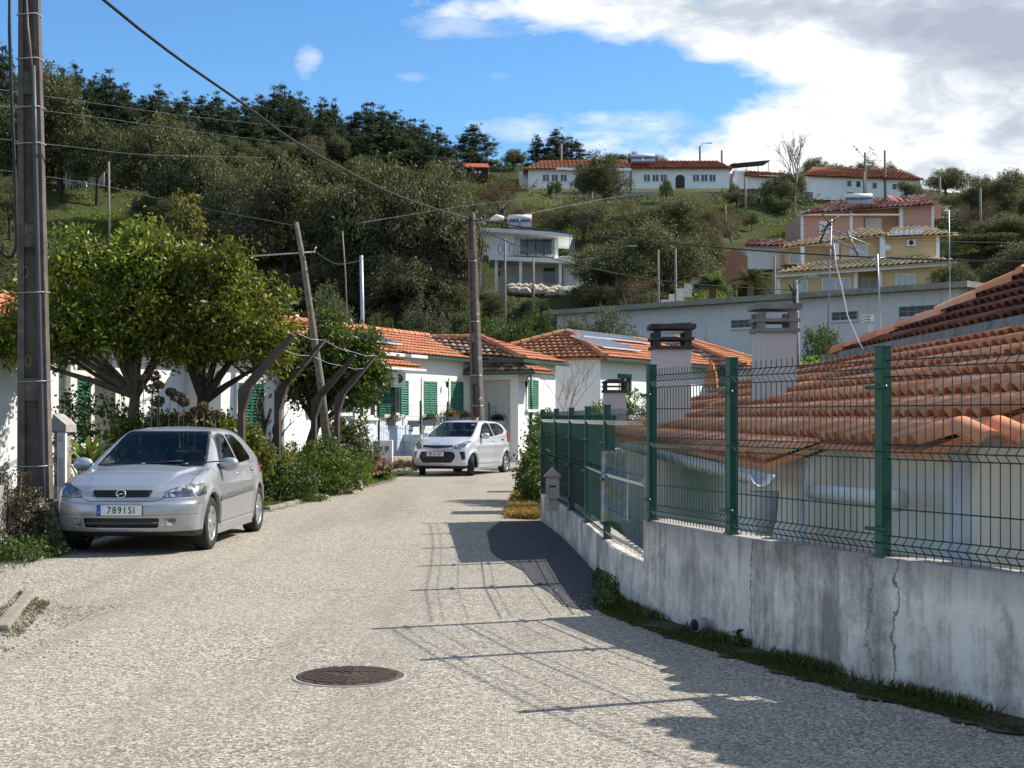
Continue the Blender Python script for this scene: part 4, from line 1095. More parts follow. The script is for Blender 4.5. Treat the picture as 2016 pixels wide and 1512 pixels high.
S1['cuts'] = [
    ('windscreen', 1, [(-.645, .975), (.645, .975), (.50, 1.372), (-.50, 1.372)], lambda q: HB+1.0 < q.y < HB+2.3, .05),
    ('side_window', 0, [(-.62, .965), (.26, .975), (.26, 1.325), (.08, 1.335), (-.10, 1.30)], lambda q: True, .035),
    ('side_window', 0, [(.34, .975), (.98, 1.0), (1.08, 1.03), (.94, 1.20), (.72, 1.305), (.34, 1.325)], lambda q: True, .04),
    ('rear_window', 1, [(-.60, 1.03), (.60, 1.03), (.50, 1.34), (-.50, 1.34)], lambda q: q.y > L1/2-1.0, .05),
    ('grille', 1, [(-.345, .735), (.345, .735), (.30, .655), (-.30, .655)], ff, .02),
    ('headlight', 1, [(.45, .650), (.80, .66), (.86, .70), (.86, .745), (.80, .79), (.68, .79), (.56, .75)], ff, .025),
    ('headlight', 1, [(-.45, .650), (-.56, .75), (-.68, .79), (-.80, .79), (-.86, .745), (-.86, .70), (-.80, .66)], ff, .025),
    ('air_intake', 1, [(-.43, .425), (.43, .425), (.41, .315), (-.41, .315)], ff, .02),
    ('fog_light', 1, [(.45, .42), (.60, .42), (.585, .33), (.45, .325)], lambda q: q.y < HB+.3, .015),
    ('fog_light', 1, [(-.45, .42), (-.45, .325), (-.585, .33), (-.60, .42)], lambda q: q.y < HB+.3, .015),
    ('front_lip', 1, [(-.85, .27), (.85, .27), (.85, .1), (-.85, .1)], ff, 0),
    ('rubbing_strip', 0, [(-.92, .56), (1.0, .60), (1.0, .655), (-.92, .615)], lambda q: abs(q.x) > .7, .0),
    ('tail_light', 1, [(.55, .80), (.85, .80), (.85, 1.0), (.62, 1.0)], lambda q: q.y > L1/2-.45, .02),
    ('tail_light', 1, [(-.55, .80), (-.62, 1.0), (-.85, 1.0), (-.85, .80)], lambda q: q.y > L1/2-.45, .02)]
S1['mats'] = dict(windscreen=M_glass, side_window=M_glass, rear_window=M_glass, grille=M_trim, headlight=M_lamp, air_intake=M_trim, fog_light=lampmat('fog light', (.45, .45, .45)), front_lip=M_trim, rubbing_strip=M_gtrim, tail_light=M_redl)
S1['off'] = dict(windscreen=-.004, side_window=-.006, rear_window=-.004, grille=-.02, headlight=.002, air_intake=-.03, fog_light=-.008, rubbing_strip=.010)
S1['solid'] = dict(body=.004, rubbing_strip=.012)
a1_ = G(240, 1109)
car1 = build_car(S1, 'parked_car', 'silver five door car facing the camera, plate 78 91 SI, parked on the left', (-4.31, 17.8, 0), math.radians(-1.8), .019)
plate(car1, 0.0, HB-.012, .515, '7 8 9 1 S I'.replace(' ', '\u200a'), True, .50, .112, .108, 0, .02)
b = MB()
for z in (.672, .690, .708, .724):
    b.tube([(x, HB+.052+.10*(abs(x)/.855)**3.2+(z-.66)*.5, z) for x in [-.33+.06*k for k in range(12)]], .0045, 5)
b.build('grille_bar', M_trim, car1, local=True)
b = MB(); b.tube([(.345*math.cos(a)*1.0, HB+.05+.012+(.695+.045*math.sin(a)-.66)*.5, .695+.045*math.sin(a)) for a in [2*math.pi*k/40 for k in range(41)]], .006, 5)
b = MB(); b.tube([(x, HB-.005+.06*(abs(x)/.6)**3, .372) for x in [-.42+.07*k for k in range(13)]], .005, 6); b.build('intake_trim', M_gtrim, car1, local=True)
# round badge with a bolt across it
b = MB(); c = V((0, HB+.048, .696)); b.tube([c+V((.052*math.cos(a), 0, .044*math.sin(a))) for a in [2*math.pi*k/28 for k in range(29)]], .0065, 6)
b.prism([c+V((-.075, -.004, -.004)), c+V((.012, -.004, -.008)), c+V((.006, -.004, -.001)), c+V((.075, -.004, .004)), c+V((-.012, -.004, .008)), c+V((-.006, -.004, .001))], (0, -.008, 0))
b.build('badge', M_chrome, car1, local=True)
b = MB()
for x0 in (-.10, .42):
    b.tube([(x0, HB+1.12, .985), (x0+.22, HB+1.20, 1.012), (x0+.48, HB+1.24, 1.03)], .009, 5); b.tube([(x0-.03, HB+1.09, .985), (x0+.05, HB+1.14, .995)], .02, 6)
    b.build('wiper', M_trim, car1, local=True); b = MB()
b.tube([(0, HB+3.2, 1.40), (0, HB+3.42, 1.66)], .004, 5); b.build('radio_aerial', M_trim, car1, local=True)
b = MB(); b.box(.56, .62, HB+1.80, HB+1.81, 1.30, 1.335); b.build('sticker', M_plate, car1, local=True)
b = MB(); b.prism([(-.11, HB+2.02, 1.28), (.11, HB+2.02, 1.28), (.11, HB+2.02, 1.345), (-.11, HB+2.02, 1.345)], (0, .03, 0)); b.build('rear_view_mirror', M_trim, car1, local=True, bev=.01)
for x in (-1, 1):
    b = MB(); b.prism([(x*.80, -.95, .30), (x*.835, -.95, .27), (x*.835, .95, .27), (x*.80, .95, .30)], (0, 0, -.10)); b.build('side_skirt', S1['paint2'], car1, local=True, bev=.01)

# --- pale silver hatchback further away
L2 = 3.60
S2 = dict(L=L2, W=1.60, H=1.50, R=.285, tw=.175, taper=.09, tumble=.42, crown=.045, flare=.03, cf=.30, cr=.16, zb=.20, kT=.09, sm=.06,
    top=[(-.3, .55), (.0, .80), (.04, .83), (.2, .92), (.5, 1.0), (.78, 1.05), (.88, 1.09), (1.55, 1.42), (1.75, 1.465), (2.2, 1.485), (2.8, 1.46), (3.1, 1.42), (3.25, 1.34), (3.42, 1.12), (3.5, .98), (3.7, .6)],
    sect=[(.15, .93), (.30, .965), (.42, .96), (.60, .995), (.78, 1.0), (.90, .985), (1.0, .96), (1.6, .95)],
    belt=[(0, 1.0), (1.0, .98), (2.6, 1.05), (3.6, 1.12)],
    front=[(.2, .14), (.27, .06), (.36, .02), (.5, .0), (.62, .015), (.72, .03), (.80, .07), (.86, .16), (1.0, .5)],
    rear=[(.2, .10), (.4, .0), (.6, .0), (.75, .05), (1.0, .07), (1.3, .2)],
    creases=((.80, .05, .014, .7, 3.4), (.38, .05, .012, .9, 2.6)),
    wheels=(-L2/2+.68, -L2/2+3.08), steer=math.radians(24), spokes=7, seatz=.50, seaty=-.02, dashy=-.62, dashz=1.03, mirror=(.74, -.50, 1.06), handles=((.26, .90), (1.0, .95)), hx=.775, drv=1, inset=.015)
H2 = -L2/2
def f2(q): return q.y < H2+.62
S2['paint'] = paint('pale silver paint', (.57, .59, .62), [
    ('side', -.80, .42, -.74, .98, .008), ('side', .36, .32, .40, 1.02, .008), ('side', -.8, .32, .8, .32, .008), ('side', .98, .55, 1.12, 1.0, .008),
    ('front', 0, .80, .42, .80, .008), ('top', .66, -1.5, .62, -.85, .008)], .35, .3)
S2['paint2'] = paint('plain pale silver paint', (.57, .59, .62), [], .35, .3)
S2['cuts'] = [
    ('windscreen', 1, [(-.63, 1.045), (.63, 1.045), (.50, 1.415), (-.50, 1.415)], lambda q: H2+.7 < q.y < H2+2.0, .05),
    ('side_window', 0, [(-.62, 1.03), (.36, 1.045), (.30, 1.39), (.10, 1.395), (-.16, 1.33)], lambda q: True, .04),
    ('side_window', 0, [(.44, 1.05), (1.08, 1.12), (1.26, 1.20), (1.10, 1.33), (.95, 1.375), (.38, 1.39)], lambda q: True, .04),
    ('rear_window', 1, [(-.56, 1.10), (.56, 1.10), (.48, 1.38), (-.48, 1.38)], lambda q: q.y > L2/2-.7, .05),
    ('grille', 1, [(-.42, .765), (-.12, .735), (.12, .735), (.42, .765), (.44, .825), (-.44, .825)], f2, .02),
    ('headlight', 1, [(.43, .755), (.60, .73), (.72, .80), (.79, .93), (.70, .93), (.50, .84)], f2, .02),
    ('headlight', 1, [(-.43, .755), (-.50, .84), (-.70, .93), (-.79, .93), (-.72, .80), (-.60, .73)], f2, .02),
    ('air_intake', 1, [(-.46, .66), (.46, .66), (.53, .54), (.42, .37), (-.42, .37), (-.53, .54)], f2, .06),
    ('fog_light', 1, [(.60, .66), (.72, .66), (.73, .46), (.66, .44)], lambda q: q.y < H2+.38, .02),
    ('fog_light', 1, [(-.60, .66), (-.66, .44), (-.73, .46), (-.72, .66)], lambda q: q.y < H2+.38, .02),
    ('front_lip', 1, [(-.85, .29), (.85, .29), (.85, .1), (-.85, .1)], f2, 0),
    ('tail_light', 1, [(.58, .86), (.82, .86), (.82, 1.14), (.66, 1.14)], lambda q: q.y > L2/2-.42, .02),
    ('tail_light', 1, [(-.58, .86), (-.66, 1.14), (-.82, 1.14), (-.82, .86)], lambda q: q.y > L2/2-.42, .02)]
S2['mats'] = dict(windscreen=M_glass, side_window=M_glass, rear_window=M_glass, grille=M_trim, headlight=lampmat('smoked headlight', (.30, .31, .34)), air_intake=M_trim, fog_light=M_trim, front_lip=M_trim, tail_light=M_redl)
S2['off'] = dict(windscreen=-.004, side_window=-.006, rear_window=-.004, grille=-.015, headlight=.004, air_intake=-.03, fog_light=-.012)
S2['solid'] = dict(body=.004)
car2 = build_car(S2, 'parked_car', 'small pale silver hatchback with turned front wheels, plate BI 35 GP, further up the street', (-1.34, 38.5, 0), math.radians(-21), .025)
plate(car2, -.03, H2-.015, .60, 'BI 35 GP', True, .52, .115, .105, 0, .02)
text_obj('bonnet_letters', 'KI\u039b', .10, M_chrome, car2, V((0, H2+.035, .865)), Matrix.Rotation(math.radians(60), 4, 'X'), .004, 1.2)
b = MB(); b.tube([(x, H2+.01+.03*(abs(x)/.4)**2, .735+.03*(abs(x)/.42)) for x in [-.42+.07*k for k in range(13)]], .010, 6); b.build('grille_trim', M_chrome, car2, local=True)
b = MB(); b.prism([(-.02, .95, 1.48), (.02, .95, 1.48), (.015, 1.08, 1.55), (-.015, 1.08, 1.55)], (0, .05, 0)); b.build('roof_fin', S2['paint2'], car2, local=True)
b = MB(); b.box(.40, .48, H2+1.45, H2+1.46, 1.33, 1.37); b.build('sticker', M_plate, car2, local=True)
# ---------------------------------------------------------------- foliage materials and plants
L_orange = leafmat('citrus leaf', [(0, (.03, .055, .010)), (.4, (.09, .13, .018)), (.7, (.30, .32, .035)), (1, (.60, .53, .06))], .4, .4, .4)
L_citrus2 = leafmat('dark citrus leaf', [(0, (.025, .05, .012)), (.5, (.055, .10, .018)), (.88, (.13, .17, .028)), (1, (.30, .20, .04))], .32, .4, .4)
L_oak = leafmat('holm oak leaf', [(0, (.045, .055, .026)), (.5, (.105, .11, .052)), (1, (.22, .205, .11))], .22, .6, .25)
L_oak2 = leafmat('dull olive oak leaf', [(0, (.06, .06, .032)), (.5, (.14, .13, .068)), (1, (.26, .23, .14))], .22, .6, .25)
L_pine = leafmat('pine needle', [(0, (.022, .038, .022)), (.5, (.045, .068, .035)), (1, (.09, .12, .06))], .1, .6, .2)
L_olive = leafmat('olive leaf', [(0, (.06, .07, .04)), (.5, (.12, .13, .08)), (1, (.22, .22, .14))], .15, .6, .25)
L_green = leafmat('fresh green leaf', [(0, (.03, .07, .01)), (.5, (.08, .14, .02)), (1, (.20, .26, .04))], .3, .45, .35)
L_bush = leafmat('garden bush leaf', [(0, (.02, .05, .012)), (.5, (.055, .10, .022)), (1, (.14, .19, .05))], .25, .45, .35)
L_brown = leafmat('dry brown foliage', [(0, (.07, .045, .03)), (.5, (.15, .10, .065)), (1, (.28, .19, .12))], .15, .8, .1)
L_red = leafmat('reddish leaf', [(0, (.10, .03, .03)), (.5, (.20, .07, .06)), (1, (.32, .16, .10))], .25, .6, .3)
L_straw = leafmat('straw grass', [(0, (.22, .13, .03)), (.5, (.40, .26, .07)), (1, (.60, .42, .16))], .3, .8, .1)
L_grass = leafmat('grass blade', [(0, (.04, .09, .01)), (.5, (.10, .19, .02)), (1, (.22, .32, .05))], .35, .5, .3)
L_moss = leafmat('mossy weed', [(0, (.035, .04, .012)), (.5, (.07, .085, .02)), (1, (.14, .14, .05))], .2, .8, .1)
L_scrub = leafmat('scrub leaf', [(0, (.04, .05, .02)), (.4, (.08, .09, .035)), (.8, (.14, .13, .06)), (1, (.20, .16, .09))], .15, .7, .15)
L_pink = leafmat('pink petals', [(0, (.55, .12, .20)), (1, (.75, .35, .45))], .3, .6, .2)
M_bark = mat('grey brown bark', (.13, .10, .075), .9, 0, .35, 9, .6, .2, (.05, .04, .03), 3, .6)
M_barkd = mat('dark bark', (.06, .048, .038), .9, 0, .35, 9, .6, .2, (.02, .018, .015), 3, .6)
M_twig = mat('pale twig', (.24, .19, .15), .9, 0, .25, 9)
def branch_paths(b, base, targets, r0, rng, sub=3):
    for t in targets:
        t = V(t); m = base.lerp(t, .5)+V((rng.uniform(-.12, .12), rng.uniform(-.12, .12), rng.uniform(-.08, .12)))*(t-base).length
        b.tube([base, base.lerp(m, .55)+V((0, 0, .02)), m, t], [r0, r0*.8, r0*.55, r0*.15], 6, False)
        for _ in range(sub):
            a = m.lerp(t, rng.uniform(0, .7)); e = a+V((rng.uniform(-1, 1), rng.uniform(-1, 1), rng.uniform(-.1, .8))).normalized()*(t-base).length*.35
            b.tube([a, (a+e)/2+V((0, 0, .02)), e], [r0*.35, r0*.22, r0*.06], 4, False)
def plant(name, label, cat, loc, blobs, n, size, lm, trunk=None, bark=None, seed=1, clump=.3, asp=.45, group=None, up=0, per=26, shell=.75, sub=3, rz_=0, parts=('trunk', 'crown')):
    """blobs and trunk in metres from loc; trunk = (height, radius, lean x, lean y)"""
    t = thing(name, label, cat, loc, rz_, group); rng = np.random.default_rng(seed); rr = random.Random(seed)
    p, sh = crown_pts(blobs, n, rng, clump, per, shell)
    me = leafmesh(parts[1], p, size, asp, up, rng, shade=.15+.55*sh)
    link(parts[1], me, lm, t)
    if trunk:
        h, r, lx, ly = trunk; b = MB(); top = V((lx, ly, h))
        b.tube([(0, 0, -.3), (lx*.15, ly*.1, h*.3), (lx*.6+rr.uniform(-.04, .04)*h, ly*.5, h*.7), top], [r*1.3, r, r*.88, r*.75], 9, False)
        tg = [V(q[:3])+V((rr.uniform(-.3, .3)*q[3], rr.uniform(-.3, .3)*q[4], rr.uniform(0, .5)*q[5])) for q in blobs[:14]]
        branch_paths(b, top-V((0, 0, h*.08)), tg, r*.55, rr, sub)
        b.build(parts[0], bark or M_bark, t, local=True, fix=False)
    return t
def lumps(rx, ry, rz2, cz, k, rs, seed, flat=.6):
    """k overlapping lumps filling an ellipsoid"""
    rr = random.Random(seed); o = []
    for _ in range(k):
        a = rr.uniform(0, 2*math.pi); el = rr.uniform(-.6, 1); q = rr.uniform(.35, .85)
        c = math.sqrt(max(0, 1-el*el)) if abs(el) < 1 else 0; s = rs*rr.uniform(.7, 1.3)
        o.append((rx*q*c*math.cos(a), ry*q*c*math.sin(a), cz+rz2*q*el, s*rx, s*ry, s*rz2))
    return o
def shoots(blobs, k, seed, r0=.17):
    rr = random.Random(seed); o = list(blobs)
    for _ in range(k):
        q = rr.choice(blobs); a = rr.uniform(0, 6.28); el = rr.uniform(-.9, 1.4); c = math.cos(el); s_ = r0*rr.uniform(.6, 1.5)
        o.append((q[0]+q[3]*1.08*c*math.cos(a), q[1]+q[4]*c*math.sin(a), q[2]+q[5]*1.12*math.sin(el), s_, s_, s_*rr.uniform(.9, 1.8)))
    return o
# --- three citrus trees
def at(px, Y, z=0): return V(((px-HX)/F*Y, Y, z))
c1 = at(262, 25.2, .1)
o1 = plant('orange_tree', 'broad leafy citrus tree partly behind the near concrete pole', 'tree', c1, shoots([(-1.35, .1, 2.75, .8, .9, .75), (-.6, 0, 3.35, .95, 1.0, .8), (.25, 0, 3.1, .95, 1, .95), (-1.9, 0, 2.7, .5, .7, .4), (-.4, -.4, 2.85, .95, .8, .45), (.9, .1, 2.9, .7, .8, .8), (.35, -.5, 3.75, .5, .5, .45), (-1.1, .2, 2.7, .8, .7, .38), (.0, .2, 3.9, .5, .5, .45), (-.9, -.3, 3.85, .35, .4, .35)], 34, 1), 31000, .098, L_orange, (1.8, .11, .05, 0), M_bark, 3, .26, .42, per=34, shell=.74)
c2 = at(388, 25.2, .1)
o2 = plant('orange_tree', 'sunlit citrus tree with yellowish leaves rising above the silver car boot', 'tree', c2, shoots([(0, 0, 3.1, 1.0, 1.0, .85), (.75, 0, 2.9, .8, .9, .7), (-.5, -.2, 2.9, .8, .8, .65), (.35, -.1, 2.7, .95, .9, .45), (1.15, 0, 2.45, .45, .6, .5), (.1, .2, 3.7, .55, .6, .45), (-.35, 0, 3.75, .35, .4, .45), (-.3, -.3, 2.6, .65, .6, .33), (.7, .1, 3.3, .45, .5, .45)], 34, 2), 31000, .098, L_orange, (1.7, .12, .1, 0), M_barkd, 5, .26, .42, per=34, shell=.74)
o1.scale = (1.05, 1, 1.10); o2.scale = (1.08, 1, 1.10)
c3 = at(603, 32.6, .15)
plant('citrus_tree', 'darker round citrus tree behind the leaning wooden pole', 'tree', c3, shoots([(.2, 0, 2.7, .9, .9, .75), (1.0, 0, 2.6, .75, .8, .75), (-.55, 0, 3.0, .7, .8, .6), (.7, -.1, 3.05, .7, .7, .5), (1.25, -.1, 2.05, .55, .6, .55), (.2, .2, 2.1, .6, .6, .5), (-.5, .1, 2.3, .6, .6, .5), (1.45, .1, 2.7, .4, .5, .55), (.4, .1, 3.4, .35, .4, .3)], 34, 3), 20000, .11, L_citrus2, (1.3, .13, .25, 0), M_barkd, 7, .24, .45, per=20, shell=.8)
# bare gnarled trees in the garden
def bare(name, label, loc, H, spread, seed, m, r0=.06, n=3, depth=4, cat='tree', group=None, lean=(0, 0)):
    t = thing(name, label, cat, loc, 0, group); rr = random.Random(seed); b = MB()
    def grow(p, d, L, r, lv):
        q = p+d*L*.5+V((rr.uniform(-.08, .08), rr.uniform(-.08, .08), 0))*L; e = q+(d+V((rr.uniform(-.25, .25), rr.uniform(-.25, .25), rr.uniform(-.1, .25)))).normalized()*L*.5
        b.tube([p, q, e], [r, r*.8, r*.62], 7 if lv == 0 else 4, False)
        if lv < depth:
            for _ in range(n if lv else n+1):
                nd = (d+V((rr.uniform(-1, 1), rr.uniform(-1, 1), rr.uniform(-.2, .7)))*spread).normalized(); grow(e if rr.random() < .7 else q, nd, L*rr.uniform(.55, .8), r*.58, lv+1)
    grow(V((0, 0, -.1)), V((lean[0], lean[1], 1)).normalized(), H*.38, r0, 0); b.build('trunk', m, t, local=True, fix=False); return t
bare('garden_tree', 'gnarled pruned bare tree standing between two of the bent concrete posts', at(526, 27.6, .1), 2.6, .6, 4, M_barkd, .085, 2, 4)
b = MB(); q0 = at(566, 25.6, .25); b.tube([q0, q0+V((-.14, 0, .35)), q0+V((-.12, 0, .75)), q0+V((-.22, 0, 1.05)), q0+V((-.20, 0, 1.12))], [.07, .06, .055, .06, .075], 9)
b.tube([q0+V((-.2, 0, 1.08)), q0+V((-.12, 0, 1.2))], [.045, .05], 8)
tag(b.build('tree_stump', M_barkd), 'crooked dark pruned stump right behind the silver car', 'stump')

# --- concrete utility poles
def pole_mat(name, col, dk):
    return mat(name, col, .9, 0, .3, 7, .4, .2, dk, 1.3, .8)
M_pole = pole_mat('dark lichen concrete', (.14, .118, .10), (.06, .052, .05))
def conc_pole(label, loc, H, w0, w1, d0, d1, lean, ang=0, nb=7):
    t = thing('utility_pole', label, 'utility pole', loc, 0)
    def W(z): k = z/H; return w0+(w1-w0)*k, d0+(d1-d0)*k
    def blk(b, xa, xb, ya, yb, z0, z1):   # fractions of half width / depth
        c = []
        for z in (z0, z1):
            w, d = W(z); lx = lean*z
            for (fx, fy) in ((xa, ya), (xb, ya), (xb, yb), (xa, yb)): 
                x, y = fx*w/2, fy*d/2; c.append((lx+x*math.cos(ang)-y*math.sin(ang), x*math.sin(ang)+y*math.cos(ang), z))
        b.hexa(c)
    b = MB(); st = H/nb
    blk(b, -1, -.52, -1, 1, -.2, H); blk(b, .52, 1, -1, 1, -.2, H)
    blk(b, -.52, .52, -.35, .35, -.2, H)
    for k in range(nb+1): 
        z = k*st; blk(b, -.52, .52, -.92, .92, max(-.2, z-.14), min(H, z+.14))
    b.build('shaft', M_pole, t, local=True)
    return t, W
p1 = at(71, 17.6, 0)
t, W = conc_pole('tall dark concrete pole at the left edge with strapped cable conduit', p1, 9.5, .40, .17, .30, .15, -.012, math.radians(8), 5)
M_strap = mat('grey steel strap', (.45, .46, .47), .4, .5, .1, 9)
M_cable = mat('black cable', (.012, .012, .013), .55)
b = MB(); b.tube([(.155-.012*z-.013*z, -.155+.004*z, z) for z in (0, 1, 2, 3, 4, 5, 5.9)], .032, 8); b.build('conduit', mat('dark grey conduit', (.06, .06, .065), .5), t, local=True)
b = MB(); b.tube([(.0, -.13, 5.85), (-.06, -.12, 6.4), (-.10, -.11, 7.2), (-.09, -.1, 9)], .012, 5); b.build('cable', mat('grey cable', (.3, .28, .25), .6), t, local=True)
for z in (6.55, 6.0, 5.4, 4.95, 3.1, 2.0, .95):
    w, d = W(z); b = MB(); lx = -.012*z; 
    b.tube([(lx-w/2-.006, -d/2-.03, z-.01), (lx+w/2+.006, -d/2-.05, z), (lx+w/2+.01, d/2, z+.02), (lx-w/2-.01, d/2, z), (lx-w/2-.006, -d/2-.03, z-.01)], .007, 4); b.build('strap', M_strap, t, local=True)
M_tag = mat('yellow tag', (.32, .30, .10), .6)
for z, x in ((3.9, -.06), (3.35, -.05), (2.25, -.03)):
    b = MB(); x += -.012*z; b.tube([(x+.035*math.cos(a), -.14+.006*z, z+.07*math.sin(a)) for a in [2*math.pi*k/14 for k in range(15)]], .005, 4); b.build('tag', M_tag, t, local=True)
b = MB(); Y = 17.2
b.tube([P(20, -40, Y), P(19, 60, Y), P(23, 200, Y), P(29, 330, Y), P(31, 410, Y), P(33, 470, Y), P(31, 490, Y), P(24, 505, Y), P(14, 507, Y), P(7, 500, Y), P(5, 488, Y), P(9, 480, Y)], .022, 7)
tag(b.build('hanging_cable', M_cable), 'thick black cable dropping beside the near pole and curling into a hook', 'cable')
p2 = at(944, 42, .2)
t, W = conc_pole('dark concrete utility pole rising behind the pale silver hatchback', p2, 7.45, .37, .19, .27, .15, -.033, math.radians(-28), 6)
b = MB()
b.tube([(-.24, -.18, 7.2), (-.05, -.3, 7.15), (.1, -.3, 6.6), (.05, -.25, 6.1)], .02, 5); b.tube([(-.1, -.3, 7.2), (.02, -.34, 6.7), (.0, -.3, 6.3)], .02, 5); b.build('cable_bracket', M_cable, t, local=True)
for z in (6.0, 4.2, 2.6, 1.7):
    w, d = W(z); b = MB(); lx = -.033*z; b.tube([(lx-w/2, -d/2-.05, z), (lx+w/2, -d/2-.05, z)], .012, 4); b.build('strap', M_strap, t, local=True)
b = MB()
for z in (3.1, 1.9, 4.4): b.lathe([(.0001, 0), (.05, 0), (.05, .01), (.0001, .01)], 12, 'y', (-.033*z+.10, -.24, z)); 
b.build('number_disc', mat('white disc', (.6, .6, .58), .6), t, local=True)
# leaning timber pole
q0, q1 = P(645, 868, 31), P(583, 438, 31)
t = thing('timber_pole', 'weathered grey timber pole leaning left in the garden, with a wire crossbar', 'pole', q0)
b = MB(); b.tube([q0-V((0, 0, .3)), P(632, 760, 31), P(612, 620, 31), P(598, 520, 31), q1], [.098, .09, .075, .065, .052], 10); b.build('shaft', mat('weathered timber', (.20, .175, .14), .9, 0, .3, 9, .5, .2, (.12, .10, .08), 3, .6), t)
b = MB(); b.tube([P(496, 504, 31), P(560, 500, 31), P(620, 496, 31)], .018, 5); b.tube([P(618, 496, 31), P(622, 486, 31)], .015, 5); b.build('crossbar', M_strap, t)
q0, q1 = P(714, 640, 50), P(711, 503, 50)
b = MB(); b.tube([V((q0.x, 50, .3)), q0, q1], .07, 8); tag(b.build('metal_post', mat('pale steel post', (.36, .38, .42), .5, .3)), 'plain pale steel post behind the darker citrus tree', 'post')
b = MB(); b.tube([P(684, 640, 48), P(680, 540, 48), P(674, 455, 48)], .025, 5); tag(b.build('cane', M_twig), 'long thin reddish cane rising left of the pale steel post', 'cane')

# --- bent concrete posts
prof = [(540, 905), (551, 905), (551, 810), (566, 762), (602, 719), (641, 672), (637, 667), (598, 706), (560, 748), (541, 769)]
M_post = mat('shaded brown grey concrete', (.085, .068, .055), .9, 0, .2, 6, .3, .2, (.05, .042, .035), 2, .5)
wh = ['first bent concrete post, furthest left of the garden row and nearest the silver car', 'second bent concrete post, beside the gnarled bare tree', 'third bent concrete post, whose foot meets the leaning timber pole', 'last bent concrete post, touching the edge of the dark citrus crown']
for i, (bx, by, Y, sc_) in enumerate(((468, 768, 23.4, 1.0), (540, 770, 25.5, 1.0), (612, 788, 29.0, 1.0), (658, 783, 30.9, 1.0))):
    k = sc_/F*25.5; base = P(bx, by, Y); g = .1
    b = MB(); pts = [V((base.x+(x-541)*k, Y, base.z-(y-770)*k)) for x, y in prof]
    for q in pts[:2]: q.z = g-.1
    n = len(pts); b.prism(pts, (.03, .075, 0)); 
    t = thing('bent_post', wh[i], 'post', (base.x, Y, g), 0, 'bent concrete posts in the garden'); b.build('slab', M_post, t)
    b = MB(); 
    if i in (1, 3): b.tube([pts[5]+V((0, -.02, 0)), pts[3]+V((0, -.03, -.0)), pts[2]+V((0, -.03, 0)), pts[1]+V((0, -.03, .2))], .006, 5); b.build('wire', M_twig, t)

tips = [P(585, 656, 23.5), P(638, 670, 25.6), P(698, 694, 29.1), P(740, 700, 31.0)]
for nm_, off_ in (('upper thin wire strung between the tips of the bent posts', .0), ('lower thin wire strung along the arms of the bent posts', -.28)):
    b = MB()
    for a_, c_ in zip(tips, tips[1:]): m_ = (a_+c_)/2; b.tube([a_+V((off_*.8, -.02, off_)), m_+V((off_*.8, -.02, off_-.04)), c_+V((off_*.8, -.02, off_))], .005, 4)
    tag(b.build('garden_wire', M_strap), nm_, 'wire')
# ---------------------------------------------------------------- windows and shutters
M_shut = mat('dark green shutter paint', (.012, .10, .062), .45, 0, .15, 5, 0, .4)
M_shutl = mat('mid green shutter paint', (.045, .20, .13), .5, 0, .15, 5, 0, .4)
M_frame = mat('white window frame', (.74, .74, .72), .5, 0, .06, 5)
M_trimw = mat('cream window surround', (.72, .70, .62), .85, 0, .12, 5, 0, .2, (.35, .32, .27), 2, .4)
def winglass():
    m, nt, b = newmat('window pane'); c = mixc(nt, maprange(nt, noise(nt, 1.2, 3), .4, .6), (.02, .025, .03), (.06, .07, .085)); nt.links.new(c, b.inputs['Base Color'])
    b.inputs['Roughness'].default_value = .06; b.inputs['Specular IOR Level'].default_value = .7; return m
M_pane = winglass()
def shutter(fr, s0, s1, z0, z1, o, parent, m, n=None, open_=False):
    b = MB(); w = .05; t = .035
    b.obox(fr, s0, s0+w, o, o+t, z0, z1); b.obox(fr, s1-w, s1, o, o+t, z0, z1)
    b.obox(fr, s0+w, s1-w, o, o+t, z0, z0+w*1.3); b.obox(fr, s0+w, s1-w, o, o+t, z1-w, z1); b.obox(fr, s0+w, s1-w, o, o+t, (z0+z1)/2-w/2, (z0+z1)/2+w/2)
    A, d, nn = fr; n = n or max(6, int((z1-z0)/.075)); st = (z1-z0-2.3*w)/n
    for k in range(n):
        z = z0+1.3*w+st*k
        c = []
        for (oo, zz) in ((o+.002, z+st*.55), (o+t+.004, z+.0), (o+t+.004, z+.012), (o+.002, z+st*.55+.012)):
            c.append((oo, zz))
        pl = [A+d*(s0+w)+nn*a+V((0, 0, zz)) for a, zz in c]
        b.prism(pl, d*(s1-s0-2*w))
    b.obox(fr, s0+w, s1-w, o-.004, o+.002, z0+w, z1-w)
    return b.build('shutter', m, parent)
